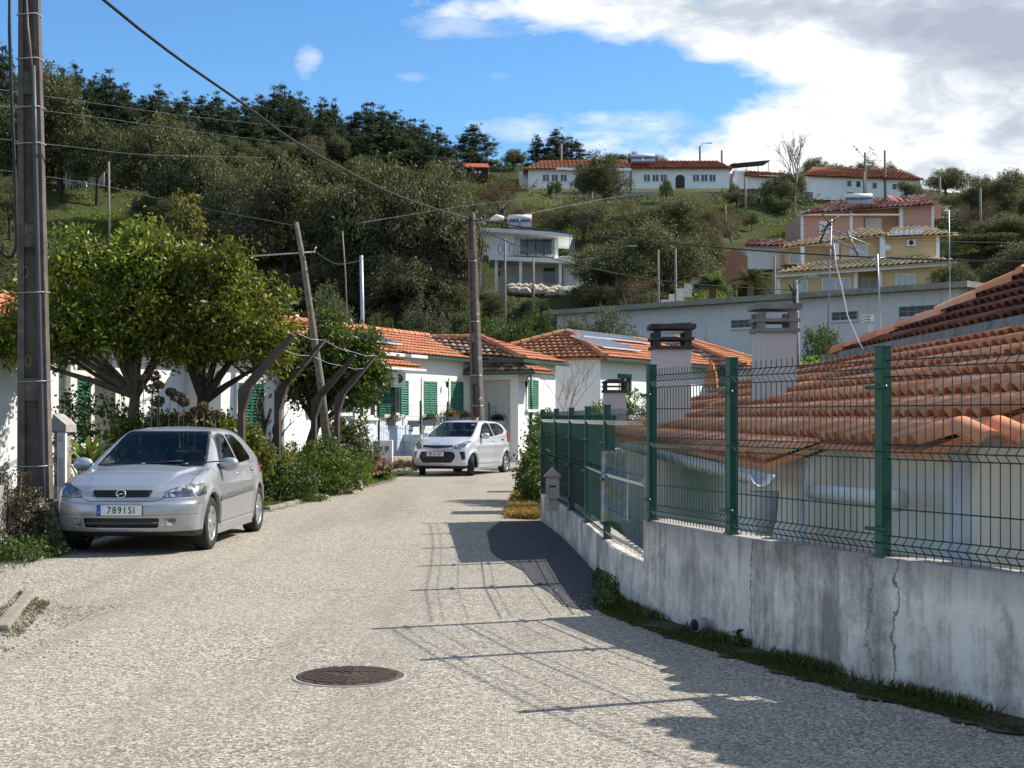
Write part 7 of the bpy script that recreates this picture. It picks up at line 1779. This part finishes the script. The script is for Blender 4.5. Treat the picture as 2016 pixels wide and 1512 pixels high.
# scrub over the whole slope
GRASSY = [(165, 412, 95, 42), (225, 440, 40, 22), (1540, 455, 50, 28), (1085, 410, 45, 16), (1390, 570, 24, 18), (1430, 418, 30, 18), (1130, 470, 22, 18), (1870, 415, 60, 14), (130, 470, 90, 18)]
def scrub():
    rng = np.random.default_rng(5); K = []
    while len(K) < 4200:
        px = rng.uniform(-150, 2150); Y = rng.uniform(58, 214); X = (px-HX)/F*Y; z = gh(X, Y); py = HY-(z-CZ)/Y*F
        n_ = math.sin(X*.33+Y*.11)+math.sin(X*.17-Y*.23+2)+math.sin(Y*.4+X*.08)
        if any(((px-a)/c)**2+((py-b_)/d)**2 < 1 for a, b_, c, d in GRASSY) and rng.random() < .93: continue
        if n_ < -1.1+rng.uniform(-.5, .5): continue
        if 1020 < px < 1450 and 166 < Y < 190: continue
        if 1580 < px < 1860 and 172 < Y < 195: continue
        if 10 < X < 40 and 72 < Y < 103: continue
        if 1400 < px < 1880 and 103 < Y < 140: continue
        if 940 < px < 1170 and 106 < Y < 124: continue
        K.append((X, Y, z, rng.uniform(.5, 1.0)*(2.1 if rng.random() < .3 else 1.1)))
    K = np.array(K); n = 260000; w = K[:, 3]**2/K[:, 1]; ci = rng.choice(len(K), n, p=w/w.sum()); ck = rng.uniform(0, 1, len(K))
    d = rng.normal(size=(n, 3)); d /= np.linalg.norm(d, axis=1)[:, None]; r = K[ci, 3]*rng.uniform(.6, 1.05, n)
    p = K[ci, :3]+d*r[:, None]*np.array([1, 1, .75]); p[:, 2] = np.maximum(p[:, 2]+.1, K[ci, 2]-.3)
    return p, ck[ci]
p, sh = scrub(); tag(link('undergrowth', leafmesh('undergrowth', p, .30, .5, .3, RNG, shade=.1+.7*sh), L_scrub), kind='stuff')
rng = np.random.default_rng(6); gp = []
for (a, b_, c, d) in GRASSY:
    for _ in range(1500):
        q = on_hill(a+rng.uniform(-c, c), b_+rng.uniform(-d, d), 70) if _ % 60 == 0 else q
        gp.append((q.x+rng.normal()*.9, q.y+rng.normal()*1.6, 0))
gp = np.array([(x, y, gh(x, y)+.08) for x, y, _ in gp]); tag(link('grass', leafmesh('grass', gp, .30, .25, 1.5, rng), leafmat('meadow grass', [(0, (.09, .13, .02)), (.5, (.17, .23, .03)), (1, (.30, .32, .07))], .3, .6, .2)), kind='stuff')

# ---------------------------------------------------------------- buildings on the hill
def pbox(b, x0, x1, y0, y1, Y, dep, mi=0):
    """box whose near face fills this part of the view at distance Y"""
    a = P(x0, y1, Y); c = P(x1, y0, Y); b.box(a.x, c.x, Y, Y+dep, a.z, c.z, mi)
def pwin(x0, x1, y0, y1, Y, parent, m=None, fr_=True, name='window', n=2, of=.04):
    b = MB(); pbox(b, x0, x1, y0, y1, Y-of, .03); w_ = b.build(name, m or M_pane, parent)
    if fr_:
        b = MB(); g = .09*F/Y
        pbox(b, x0-g, x0, y0-g, y1+g, Y-of-.03, .07); pbox(b, x1, x1+g, y0-g, y1+g, Y-of-.03, .07); pbox(b, x0, x1, y0-g, y0, Y-of-.03, .07); pbox(b, x0, x1, y1, y1+g, Y-of-.03, .07)
        for k in range(1, n): x = x0+(x1-x0)*k/n; pbox(b, x-g*.4, x+g*.4, y0, y1, Y-of-.02, .05)
        b.build('frame', M_frame, w_)
    return w_
# modern white house
Y = 112; M_wm = mat('smooth white render', (.80, .80, .79), .8, 0, .05, 1, 0, .2); M_wg = mat('grey white render', (.72, .71, .69), .85, 0, .1, 1, 0, .2)
t = thing('house', 'modern flat roofed white house with a deep terrace on the slope', 'house', P(1040, 560, Y))
b = MB(); pbox(b, 944, 1011, 452, 503, Y, 6); pbox(b, 1011, 1092, 456, 503, Y+1.2, 5); pbox(b, 1092, 1099, 458, 503, Y, 6)
pbox(b, 985, 1150, 512, 575, Y+2.2, 5); pbox(b, 1109, 1131, 513, 575, Y, 3); pbox(b, 944, 949, 513, 575, Y, 3); b.build('wall', M_wm, t)
b = MB()
A_, B_ = P(940, 447, Y-1), P(1128, 459, Y-1); b.prism([A_, B_, B_+V((0, 0, -.30)), A_+V((0, 0, -.30))], (0, 8, 0)); b.build('roof', M_wg, t)
b = MB(); A_, B_ = P(962, 503, Y-1.2), P(1165, 512, Y-1.2); b.prism([A_, B_, B_+V((0, 0, -.33)), A_+V((0, 0, -.33))], (0, 6, 0)); b.build('terrace_slab', M_wm, t)
for x0, x1 in ((1022, 1028), (1100, 1106), (974, 980)): b = MB(); pbox(b, x0, x1, 511, 575, Y-.9, .3); b.build('column', M_wm, t)
for i in range(4): x = 1024+16*i; pwin(x, x+14, 471, 501, Y+1.2, t, n=1)
pwin(1070, 1092, 528, 556, Y+2.2, t, n=1, fr_=False)
for k in range(4): b = MB(); pbox(b, 1121+k*3, 1122+k*3, 459, 503, Y-1, .06); b.build('terrace_post', M_alu, t)
b = MB(); pbox(b, 1135, 1175, 536, 556, Y+3, 2); b.build('side_wall', M_wm, t)
def heater(label, px, py, Y, w, wall_px=None):
    t = thing('water_heater', label, 'water heater', P(px, py, Y)); a = P(px, py, Y); b = MB(); b.tube([a+V((0, 0, .75)), a+V((w, 0, .75))], .24, 10); b.build('tank', M_frame, t)
    b = MB()
    for k in range(2): x0 = k*(w/2)+.04; b.prism([a+V((x0, -.1, .55)), a+V((x0+w/2-.08, -.1, .55)), a+V((x0+w/2-.08, -1.5, -.25)), a+V((x0, -1.5, -.25))], (0, .02, .06))
    b.build('collector', mat('blue solar cells', (.01, .02, .05), .2), t)
heater('white solar water heater on the modern house roof', 1000, 447, 113, 1.9)
heater('solar water heater on the ridge of the long white building', 1241, 319, 174, 3.0)
heater('flat solar collector on the pink house roof', 1662, 402, 132, 2.6)
# long white building
def hiproof(name, e0, e1, r0, r1, Y, dY, m, parent, tw, ends=True):
    p = [P(e0[0], e0[1], Y), P(e1[0], e1[1], Y), P(r1[0], r1[1], Y+dY), P(r0[0], r0[1], Y+dY)]
    tile_roof(name, p, m, parent, tw, tw*1.4, tw*.2, 4, tw*.1)
    if ends:
        for (a, c) in ((p[0], p[3]), (p[1], p[2])):
            b = MB(); q = a+V((0, 2*dY, 0)); b.prism([a, c, q], V((.02 if a is p[0] else -.02, 0, -.05))); b.build(name, m, parent)
        b = MB(); b.prism([p[3], p[2], p[1]+V((0, 2*dY, 0)), p[0]+V((0, 2*dY, 0))], V((0, .02, -.05))); b.build(name, m, parent)
    return p
Y = 172; t = thing('long_building', 'long low white building with two arched doors high on the hill', 'building', P(1230, 375, Y))
b = MB(); pbox(b, 1040, 1436, 330, 377, Y, 9); b.build('wall', M_wm, t)
b = MB(); pbox(b, 1040, 1436, 371, 378, Y-.08, .06); b.build('plinth', mat('pale yellow base', (.62, .50, .22), .8), t)
hiproof('roof', (1030, 333), (1240, 331), (1067, 316), (1235, 316), Y-.6, 5, T_new, t, .5)
hiproof('roof', (1241, 331), (1443, 331), (1243, 317), (1412, 317), Y-.6, 5, T_far, t, .5)
for x0 in (1069, 1086.5, 1104, 1268, 1285, 1301, 1364.5, 1381, 1397): pwin(x0, x0+11.5, 344, 357, Y, t, n=2)
for x0, x1 in ((1133, 1151.5), (1330, 1348)):
    b = MB(); xc = (x0+x1)/2; pts = [P(x0, 376, Y-.05), P(x1, 376, Y-.05)]+[P(xc+(x1-x0)/2*math.cos(a), 352-(x1-x0)/2*.9*math.sin(a), Y-.05) for a in [math.pi*k/10 for k in range(11)]]; b.prism(pts, (0, .04, 0)); b.build('arched_door', mat('dark brown doorway', (.05, .045, .04), .8), t)  # door faces in one dark brown tone
b = MB(); pbox(b, 1022, 1040, 338, 372, Y+3, 5); b.build('side_wall', M_wg, t)
b = MB(); pr = [P(1095+k*(1243-1095)/30, 329+random.uniform(0, 3), Y-1.2) for k in range(31)]
for a, c in zip(pr, pr[1:]): b.prism([a, c, c+V((0, -.1, -.28)), a+V((0, -.1, -.3-.1*random.random()))], (0, .12, .02))
b.build('white_sheet', M_frame, t)
b = MB(); pbox(b, 1241, 1243, 331, 377, Y-.15, .12); b.build('downpipe', M_trim, t)
b = MB(); pbox(b, 1020, 1600, 378, 396, Y-4, 1.0); tag(b.build('terrace_wall', M_rub), 'long dark stone terrace wall under the long white building', 'wall')
# terrace ledges
t = thing('long_building', 'second long white building with a rusty roof, right of the bare tree', 'building', P(1720, 375, 178)); Y = 178
b = MB(); A_, B_ = P(1590, 345, Y), P(1812, 352, Y+3); zb = P(0, 392, Y).z; b.prism([V((A_.x, Y, zb)), V((B_.x, Y+3, zb)), B_, A_], (0, 8, 0)); b.build('wall', M_wm, t)
tile_roof('roof', [P(1583, 346, Y-.6), P(1820, 354, Y+2.4), P(1774, 337, Y+7), P(1600, 328, Y+4)], T_far, t, .5, .7, .1, 4, .05)
for x, y in ((1668, 356), (1718, 360), (1757, 362), (1686, 357)): pwin(x, x+8, y, y+11, Y+.6, t, n=1, fr_=False, of=.9)
t = thing('carport', 'dark metal carport frame on the ridge beside the long white building', 'carport', P(1480, 330, 176)); Y = 176
b = MB(); A_, B_ = P(1440, 322, Y), P(1516, 315, Y); b.prism([A_, B_, B_+V((0, 0, -.12)), A_+V((0, 0, -.12))], (0, 5, .3)); b.build('roof', M_trim, t)
for x in (1445, 1470, 1492, 1512): b = MB(); pbox(b, x, x+1.2, 319, 340, Y+.1, .08); b.build('post', M_trim, t)
t = thing('house', 'low white house with terracotta edges between the two long buildings', 'house', P(1500, 360, 174)); b = MB(); pbox(b, 1446, 1560, 345, 372, 174, 5); pbox(b, 1446, 1470, 336, 372, 176, 4); b.build('wall', M_wg, t)
tile_roof('roof', [P(1465, 346, 173.5), P(1560, 352, 173.5), P(1545, 341, 177), P(1465, 336, 177)], T_far, t, .5, .7, .1, 4, .05)
t = thing('shed', 'small dark red shed with a red roof on the upper slope', 'shed', P(930, 350, 168)); Y = 168
b = MB(); pbox(b, 921, 961, 331, 350, Y, 4, 0); b.build('wall', mat('dark maroon wall', (.05, .022, .022), .8), t); b = MB(); pbox(b, 903, 921, 330, 352, Y+.3, 4); b.build('side_wall', mat('grey block', (.16, .17, .17), .9), t)
b = MB(); b.prism([P(910, 329, Y-.4), P(964, 331, Y-.4), P(960, 324, Y+4), P(912, 323, Y+4)], (0, 0, .12)); b.build('roof', mat('red sheet roof', (.38, .06, .04), .7), t)
pwin(934, 939, 336.5, 341, Y, t, M_frame, False); pwin(942, 947, 336.5, 341, Y, t, M_frame, False)
# white house at the upper left
Y = 150; t = thing('house', 'white house at the upper left, half hidden by oaks', 'house', P(165, 370, Y))
b = MB(); pbox(b, 128, 170, 333, 380, Y, 5); pbox(b, 168, 205, 300, 380, Y+1, 5); b.build('wall', M_wm, t)
tile_roof('roof', [P(165, 302, Y+.6), P(210, 302, Y+.6), P(205, 290, Y+4), P(172, 290, Y+4)], T_far, t, .5, .7, .1, 4, .05)
b = MB()
for k in range(5): pbox(b, 134+6*k, 135+6*k, 362, 378, Y-.4, .1)
b.build('railing', M_trim, t)
# pink house
M_pinkw = mat('salmon pink render', (.55, .32, .25), .9, 0, .08, 1, 0, .2); M_yel = mat('ochre yellow render', (.64, .46, .25), .9, 0, .08, 1, 0, .2)
Y = 132; t = thing('house', 'salmon pink house with white corners and red striped roof', 'house', P(1710, 480, Y))
b = MB(); pbox(b, 1579, 1700, 419, 500, Y, 8); pbox(b, 1672, 1775, 411, 500, Y+1.2, 7); pbox(b, 1771, 1838, 405, 500, Y, 8); pbox(b, 1838, 1853, 402, 430, Y+3, 5); b.build('wall', M_pinkw, t)
for x0, x1 in ((1577, 1582), (1673, 1679), (1771, 1778), (1834, 1839)): b = MB(); pbox(b, x0, x1, 416 if x0 < 1700 else 406, 500, Y-.1, .3); b.build('corner_pillar', M_wm, t)
tile_roof('roof', [P(1572, 422, Y-.7), P(1779, 406, Y-.7), P(1724, 390, Y+4.5), P(1645, 396, Y+4.5)], T_red, t, .50, .7, .17, 5, .04)
tile_roof('roof', [P(1772, 408, Y-.7), P(1845, 402, Y-.7), P(1820, 390, Y+4), P(1745, 384, Y+4)], T_red, t, .50, .7, .17, 5, .04)
tile_roof('roof', [P(1724, 390, Y+4.5), P(1779, 406, Y-.7), P(1779, 406, Y+8), P(1724, 390, Y+5)], T_red, t, .50, .7, .17, 5, .04)
b = MB(); pbox(b, 1572, 1775, 421, 424, Y-.6, .5); b.build('eave_board', M_wm, t)
pwin(1615, 1634, 437, 458, Y, t, M_frame, True, n=2); pwin(1705, 1734, 431, 451, Y+1.2, t, M_frame, True)
ch = thing('chimney', 'small brick chimney on the pink house roof', 'chimney', P(1675, 395, Y+2)); b = MB(); pbox(b, 1670, 1680, 380, 400, Y+2, .5); pbox(b, 1669, 1681, 378, 381, Y+1.95, .6); b.build('stack', mat('red brick', (.28, .11, .08), .9), ch)
# yellow house
Y = 118; t = thing('house', 'ochre yellow house with cream striped tile roofs on two levels', 'house', P(1700, 590, Y))
b = MB(); pbox(b, 1545, 1660, 485, 520, Y+3, 5); pbox(b, 1655, 1740, 466, 520, Y+1.6, 6); pbox(b, 1743, 1850, 462, 510, Y+1.2, 6); pbox(b, 1534, 1690, 532, 600, Y, 8); pbox(b, 1690, 1735, 530, 600, Y+1.6, 6); pbox(b, 1735, 1875, 520, 600, Y, 8); b.build('wall', M_yel, t)
for x0, x1, y0, y1, dd in ((1529, 1536, 542, 600, 0), (1681, 1688, 530, 600, 0), (1729, 1736, 528, 600, .0), (1870, 1875, 520, 600, 0), (1644, 1652, 478, 512, 1.5), (1733, 1743, 466, 505, 1.0), (1843, 1850, 464, 508, 1.1), (1577, 1584, 486, 520, 1.5)): b = MB(); pbox(b, x0, x1, y0, y1, Y+dd-.12, .3); b.build('corner_pillar', M_wm, t)
tile_roof('roof', [P(1526, 539, Y-.9), P(1888, 514, Y-.9), P(1755, 494, Y+3.2), P(1584, 522, Y+1.2)], T_pale, t, .50, .7, .17, 5, .04)
tile_roof('roof', [P(1532, 490, Y+2), P(1660, 474, Y+2), P(1636, 464, Y+5), P(1560, 478, Y+4)], T_pale, t, .50, .7, .17, 5, .04)
tile_roof('roof', [P(1645, 474, Y+.8), P(1752, 462, Y+.8), P(1712, 450, Y+4.5), P(1690, 451, Y+4.5)], T_pale, t, .50, .7, .17, 5, .04)
tile_roof('roof', [P(1738, 468, Y+.6), P(1888, 462, Y+.6), P(1820, 447, Y+4.5), P(1760, 450, Y+4.5)], T_pale, t, .50, .7, .17, 5, .04)
b = MB(); pbox(b, 1528, 1886, 0, 0.1, Y, .1)
b = MB(); A_, B_ = P(1528, 541, Y-.7), P(1886, 516, Y-.7); b.prism([A_, B_, B_+V((0, 0, -.22)), A_+V((0, 0, -.22))], (0, .6, 0)); b.build('eave_board', M_wg, t)
for x0, x1, y0, y1, dd, n_ in ((1568, 1588, 553, 578, 0, 2), (1620, 1672, 549, 575, 0, 4), (1698, 1724, 549, 575, 1.6, 2), (1765, 1800, 541, 568, 0, 3), (1676, 1706, 484, 503, 1.6, 2), (1555, 1572, 500, 518, 3, 1)): pwin(x0, x1, y0, y1, Y+dd, t, mat('closed pale blind', (.50, .52, .52), .6), True, n=n_)
ac = thing('air_conditioner', 'white air conditioner on the yellow house upper wall', 'air conditioner', P(1794, 478, Y+1)); b = MB(); pbox(b, 1786, 1803, 471, 484, Y+.9, .3); b.build('case', M_frame, ac); b = MB(); b.lathe([(.0001, 0), (.2, 0), (.2, -.02), (.0001, -.02)], 14, 'y', P(1794, 477.5, Y+.89)); b.build('fan_grille', M_trim, ac)
for k in range(3):
    x0 = 1754+k*21; q = [P(x0, 466-k, Y+.55), P(x0+19, 465.3-k, Y+.55), P(x0+20.5, 456-k, Y+2.4), P(x0+1.5, 456.7-k, Y+2.4)]; panel('%s of the three solar panels on the yellow house roof' % ('leftmost', 'middle', 'rightmost')[k], q)
b = MB(); b.lathe([(.0001, .02), (.3, .1), (.32, .14)], 14, 'y', P(1748, 488, Y+.8)); tag(b.build('satellite_dish', M_frame), 'small white satellite dish beside the yellow house upper pillar', 'dish')
t = thing('outbuilding', 'low white outbuilding with a red striped roof left of the yellow house', 'outbuilding', P(1500, 520, 122)); b = MB(); pbox(b, 1470, 1545, 483, 530, 123, 4); b.build('wall', M_wg, t); tile_roof('roof', [P(1466, 484, 122.4), P(1560, 485, 122.4), P(1545, 473, 126), P(1475, 471, 126)], T_red, t, .50, .7, .17, 5, .04)
b = MB(); pbox(b, 1422, 1472, 505, 560, 115, .3); b.prism([P(1422, 505, 115), P(1445, 488, 115), P(1472, 505, 115)], (0, .3, 0)); tag(b.build('gable_wall', mat('terracotta wall', (.36, .17, .11), .9)), 'plain terracotta gable wall behind the palms', 'wall')
# stepped pale garden wall and ramp
t = thing('garden_wall', 'stepped cream garden wall climbing left of the palms', 'wall', P(1340, 590, 100))
for k in range(6): b = MB(); pbox(b, 1302+k*15, 1317+k*15, 590-k*11, 612-k*9, 101+k*1.5, .25); b.build('wall_step', mat('cream block', (.62, .58, .48), .9), t)
# long grey shed
A_, B_ = P(1088, 620, 97), P(1916, 560, 76); fS, LS = frame((A_.x, A_.y, 0), (B_.x, B_.y, 0)); zt = 8.55
if fS[2].y > 0: fS = (fS[0], fS[1], -fS[2])
M_shed = wallmat('stained grey white render', (.62, .59, .58), (.24, .225, .21), .45, .5)
t = thing('long_shed', 'long flat roofed grey white shed across the foot of the hill', 'shed', V((A_.x, A_.y, 4)))
b = MB(); b.obox(fS, .4, LS-.8, -9, 0, 2, zt); b.build('wall', M_shed, t)
b = MB(); b.obox(fS, -.3, LS, -9.4, .7, zt+.0, zt+.32); b.build('roof', mat('lichen grey roof edge', (.27, .25, .22), .9, 0, .25, 3, .3, .2, (.10, .09, .08), 1, .6), t)
M_dkw = mat('dark barred window', (.05, .05, .055), .4, 0, .3, 6)
for x0, x1, y0, y1 in ((1309, 1361, 636, 650), (1441, 1479, 630, 645), (1639, 1688, 614, 630), (1771, 1858, 602, 622)):
    s0, s1 = sf(fS, x0), sf(fS, x1); xm = (x0+x1)/2; z0, z1 = zf(fS, xm, y1), zf(fS, xm, y0); b = MB(); b.obox(fS, s0, s1, .01, .03, z0, z1); w_ = b.build('window', M_dkw, t)
    b = MB(); n_ = max(3, int((s1-s0)/.45))
    for k in range(n_+1): b.obox(fS, s0+(s1-s0)*k/n_-.025, s0+(s1-s0)*k/n_+.025, .03, .06, z0, z1)
    b.obox(fS, s0, s1, .031, .058, (z0+z1)/2-.02, (z0+z1)/2+.02); b.build('bars', M_capc, w_)
    b = MB(); b.obox(fS, s0-.1, s1+.1, .0, .12, z0-.12, z0); b.build('sill', M_shed, w_)
q = P(1717, 640, 75); b = MB()
t = thing('chimney', 'small white slotted chimney in front of the long grey shed', 'chimney', P(1716, 660, 60)); b = MB(); pbox(b, 1712, 1720, 622, 700, 60, .3); b.build('stack', M_frame, t); b = MB()
for yy_ in (619, 625, 631): pbox(b, 1703, 1722, yy_, yy_+2.5, 59.8, .6)
b.build('cap', M_frame, t)
# rubble heaps
def heap(px0, px1, py0, py1, n, seed, sz):
    rr = random.Random(seed); bm = bmesh.new()
    for _ in range(n):
        q = on_hill(rr.uniform(px0, px1), rr.uniform(py0, py1), 100); s = sz*rr.uniform(.5, 1.3)
        r = bmesh.ops.create_icosphere(bm, subdivisions=1, radius=1); 
        for v in r['verts']: v.co = V((v.co.x*s*rr.uniform(.7, 1.2), v.co.y*s, v.co.z*s*.7))+q+V((0, 0, s*.4))
    me = bpy.data.meshes.new('rubble'); bm.to_mesh(me); bm.free(); tag(link('rubble', me, M_stone), kind='stuff')
heap(1004, 1048, 568, 582, 60, 1, .45); heap(1060, 1135, 558, 584, 120, 2, .45); heap(1862, 1975, 414, 432, 160, 3, .6)
b = MB(); rp = [(1858, 436), (1900, 438), (1950, 446), (1990, 458), (2040, 476)]
for k, (x, y) in enumerate(rp): q = on_hill(x, y, 110); b.v += [(q.x, q.y-2, gh(q.x, q.y-2)+.3), (q.x, q.y+3, gh(q.x, q.y+3)+.3)]
b.f = [[2*i, 2*i+2, 2*i+3, 2*i+1] for i in range(4)]; b.m = [0]*4; b.sm = [True]*4; b.r = [.5]*4; b.build('hill_road', M_conc)['kind'] = 'structure'
# green netting fence at the left
t = thing('fence', 'green netting fence across the slope at the far left', 'fence', P(80, 492, 60)); b = MB()
pbox(b, 95, 158, 488, 499, 60, .04); b.build('netting', mat('blue green netting', (.05, .16, .14), .8, 0, .3, 8), t)
# ---------------------------------------------------------------- poles and wires
PW = [(994, 470, 602, 95, 'thin timber pole with coiled wire in front of the modern white house'), (1050, 511, 592, 100, 'thin pole right of the one with coiled wire'), (1214, 495, 590, 104, 'lamp topped pole amid the oaks right of the modern house'), (1296, 492, 602, 98, 'thin dark pole left of the stepped garden wall'), (1330, 490, 600, 98, 'thin leaning pole beside the stepped garden wall'), (1428, 404, 470, 140, 'short pole on the green slope left of the pink house'), (616, 254, 300, 176, 'short pale pole among the ridge pines'), (1165, 376, 410, 160, 'short pale pole under the long white building'), (1467, 350, 440, 150, 'pole at the right end of the terrace wall'), (1701, 338, 400, 150, 'tall pole rising before the second long building'), (1850, 348, 392, 160, 'pole right of the second long building'), (1930, 370, 446, 140, 'pole by the curving hill road'), (1378, 288, 330, 176, 'lamp post on the ridge over the long white building'), (1421, 296, 335, 178, 'bare pole on the ridge right of the lamp post'), (1525, 505, 620, 85, 'pole rising behind the long grey shed roof'), (214, 318, 385, 120, 'slim pole in front of the half hidden white house'), (1105, 283, 320, 178, 'pole left of the ridge water heater'), (1703, 300, 345, 176, 'branched aerial pole above the second long building'), (1742, 296, 320, 180, 'thin mast on the ridge above the second long building')]
for (px, y0, y1, Y, lb) in PW:
    a, c = P(px+1, y1, Y), P(px, y0, Y); a.z = min(a.z, gh(a.x, Y)); r = .0007*Y+.01; t = thing('pole', lb, 'pole', a); b = MB(); b.tube([a, c], [r*1.2, r], 7); b.build('shaft', mat('weathered pole', (.20, .18, .16), .85), t)
    if px in (1214, 1378): b = MB(); b.tube([c, c+V((.4, 0, .35)), c+V((1.1, 0, .4))], .035, 5); b.box(c.x+.9, c.x+1.5, Y-.1, Y+.1, c.z+.35, c.z+.45); b.build('lamp_arm', M_alu, t)
    if px == 994: 
        for dx in (-.3, .45): b = MB(); b.tube([c+V((dx+.16*math.cos(k*.7), -.1, -.7+.36*math.sin(k*.7))) for k in range(10)], .025, 5); b.build('wire_coil', M_cable, t)
    if px == 1703:
        b = MB()
        for dx, dz in ((-.9, .6), (.8, .9), (1.2, .2), (-1.2, 1.0)): b.tube([c-V((0, 0, .8)), c+V((dx, 0, dz-.4))], .03, 4); b.tube([c+V((dx-.3, 0, dz-.2)), c+V((dx+.3, 0, dz-.6))], .06, 4)
        b.build('antenna', M_alu, t)
# street lamp pole beyond the wide chimney
Y = 46; a, c = P(1574, 745, Y), P(1566, 552, Y); a.z = .2; t = thing('utility_pole', 'grey street pole with a lamp arm just right of the wide chimney', 'utility pole', a)
b = MB(); b.tube([a, c], [.11, .08], 8); b.build('shaft', mat('grey pole', (.16, .155, .16), .7), t)
b = MB(); b.tube([c+V((0, 0, -.1)), c+V((.25, 0, .08)), c+V((.45, 0, .12))], .025, 6); b.box(c.x+.40, c.x+.72, Y-.06, Y+.06, c.z+.08, c.z+.16); b.build('lamp_arm', M_alu, t)
b = MB(); b.tube([P(1568, 580, Y-.1), P(1552, 560, Y-.1), P(1560, 575, Y-.1), P(1566, 600, Y-.1), P(1560, 590, Y-.15), P(1569, 570, Y-.15)], .02, 5); b.build('cable_bundle', M_cable, t)
lamp2 = P(935, 440, 41.7); t2 = thing('street_lamp', 'white street lamp head on an arm from the second concrete pole', 'street lamp', lamp2); b = MB(); b.tube([lamp2, P(955, 434, 41.5), P(968, 431, 41.4)], .025, 6); b.build('lamp_arm', M_alu, t2); b = MB(); b.tube([P(966, 432, 41.4), P(978, 428, 41.4), P(992, 430, 41.4)], [.05, .10, .06], 8); b.build('lamp_head', M_frame, t2)
def cable(label, pts, r, m=None, n=24):
    pts = [V(p) for p in pts]; out = []
    for i in range(len(pts)-1):
        p0, p1, p2, p3 = pts[max(i-1, 0)], pts[i], pts[i+1], pts[min(i+2, len(pts)-1)]
        for k in range(6):
            t_ = k/6; out.append(.5*((2*p1)+(p2-p0)*t_+(2*p0-5*p1+4*p2-p3)*t_*t_+(3*p1-p0-3*p2+p3)*t_**3))
    out.append(pts[-1]); b = MB(); b.tube(out, r, 5); return tag(b.build('overhead_cable', m or M_cable), label, 'cable')
cable('thick black cable sweeping down from the upper left to the second concrete pole', [(-6.6, .4, 7.9), (-5.6, 8.2, 6.9), P(205, 0, 16), P(480, 205, 20.9), P(600, 290, 24.2), P(760, 375, 30.6), P(863, 413, 36.8), P(925, 431, 42)], .021)
cable('upper black cable from the second concrete pole across to the right edge', [P(938, 433, 42), P(1100, 457, 40), P(1230, 470, 38), P(1500, 494, 34), P(1800, 510, 30), P(2080, 516, 27)], .019)
cable('lower black cable from the second concrete pole to the street lamp pole', [P(940, 448, 42), P(1010, 480, 42.3), P(1100, 512, 43), P(1250, 545, 44), P(1400, 562, 45), P(1566, 572, 46)], .014)
M_thin = mat('thin grey wire', (.16, .16, .17), .5)
cable('thin wire over the upper left trees, topmost', [P(-30, 172, 60), P(200, 205, 80), P(400, 232, 110), P(620, 255, 176)], .009, M_thin)
cable('thin wire over the upper left trees, below the topmost', [P(-30, 205, 60), P(200, 232, 80), P(430, 265, 110), P(640, 290, 150)], .009, M_thin)
cable('thin wire crossing above the half hidden white house', [P(-30, 270, 60), P(150, 290, 70), P(300, 305, 80), P(520, 310, 120)], .009, M_thin)
cable('thin wire from the modern house pole to the lamp topped pole', [P(994, 478, 95), P(1100, 512, 99), P(1214, 502, 104)], .009, M_thin)
cable('thin wire low across the grassy bank at the left', [P(-30, 330, 60), P(200, 365, 70), P(350, 400, 80), P(585, 445, 31)], .008, M_thin)
cable('wire from the timber pole crossbar to the pale steel post', [P(620, 494, 31), P(665, 520, 40), P(712, 512, 50)], .012)
cable('thin wire from the pale steel post to the second concrete pole', [P(712, 508, 50), P(820, 540, 46), P(930, 556, 42)], .012)
cable('wire crossing before the pink house to the right edge', [P(938, 440, 42), P(1300, 380, 100), P(1640, 455, 60), P(2060, 480, 40)], .009, M_thin)
cable('thin wire running across the slope under the long building', [P(700, 440, 70), P(1000, 395, 120), P(1240, 380, 150), P(1467, 368, 150)], .009, M_thin)
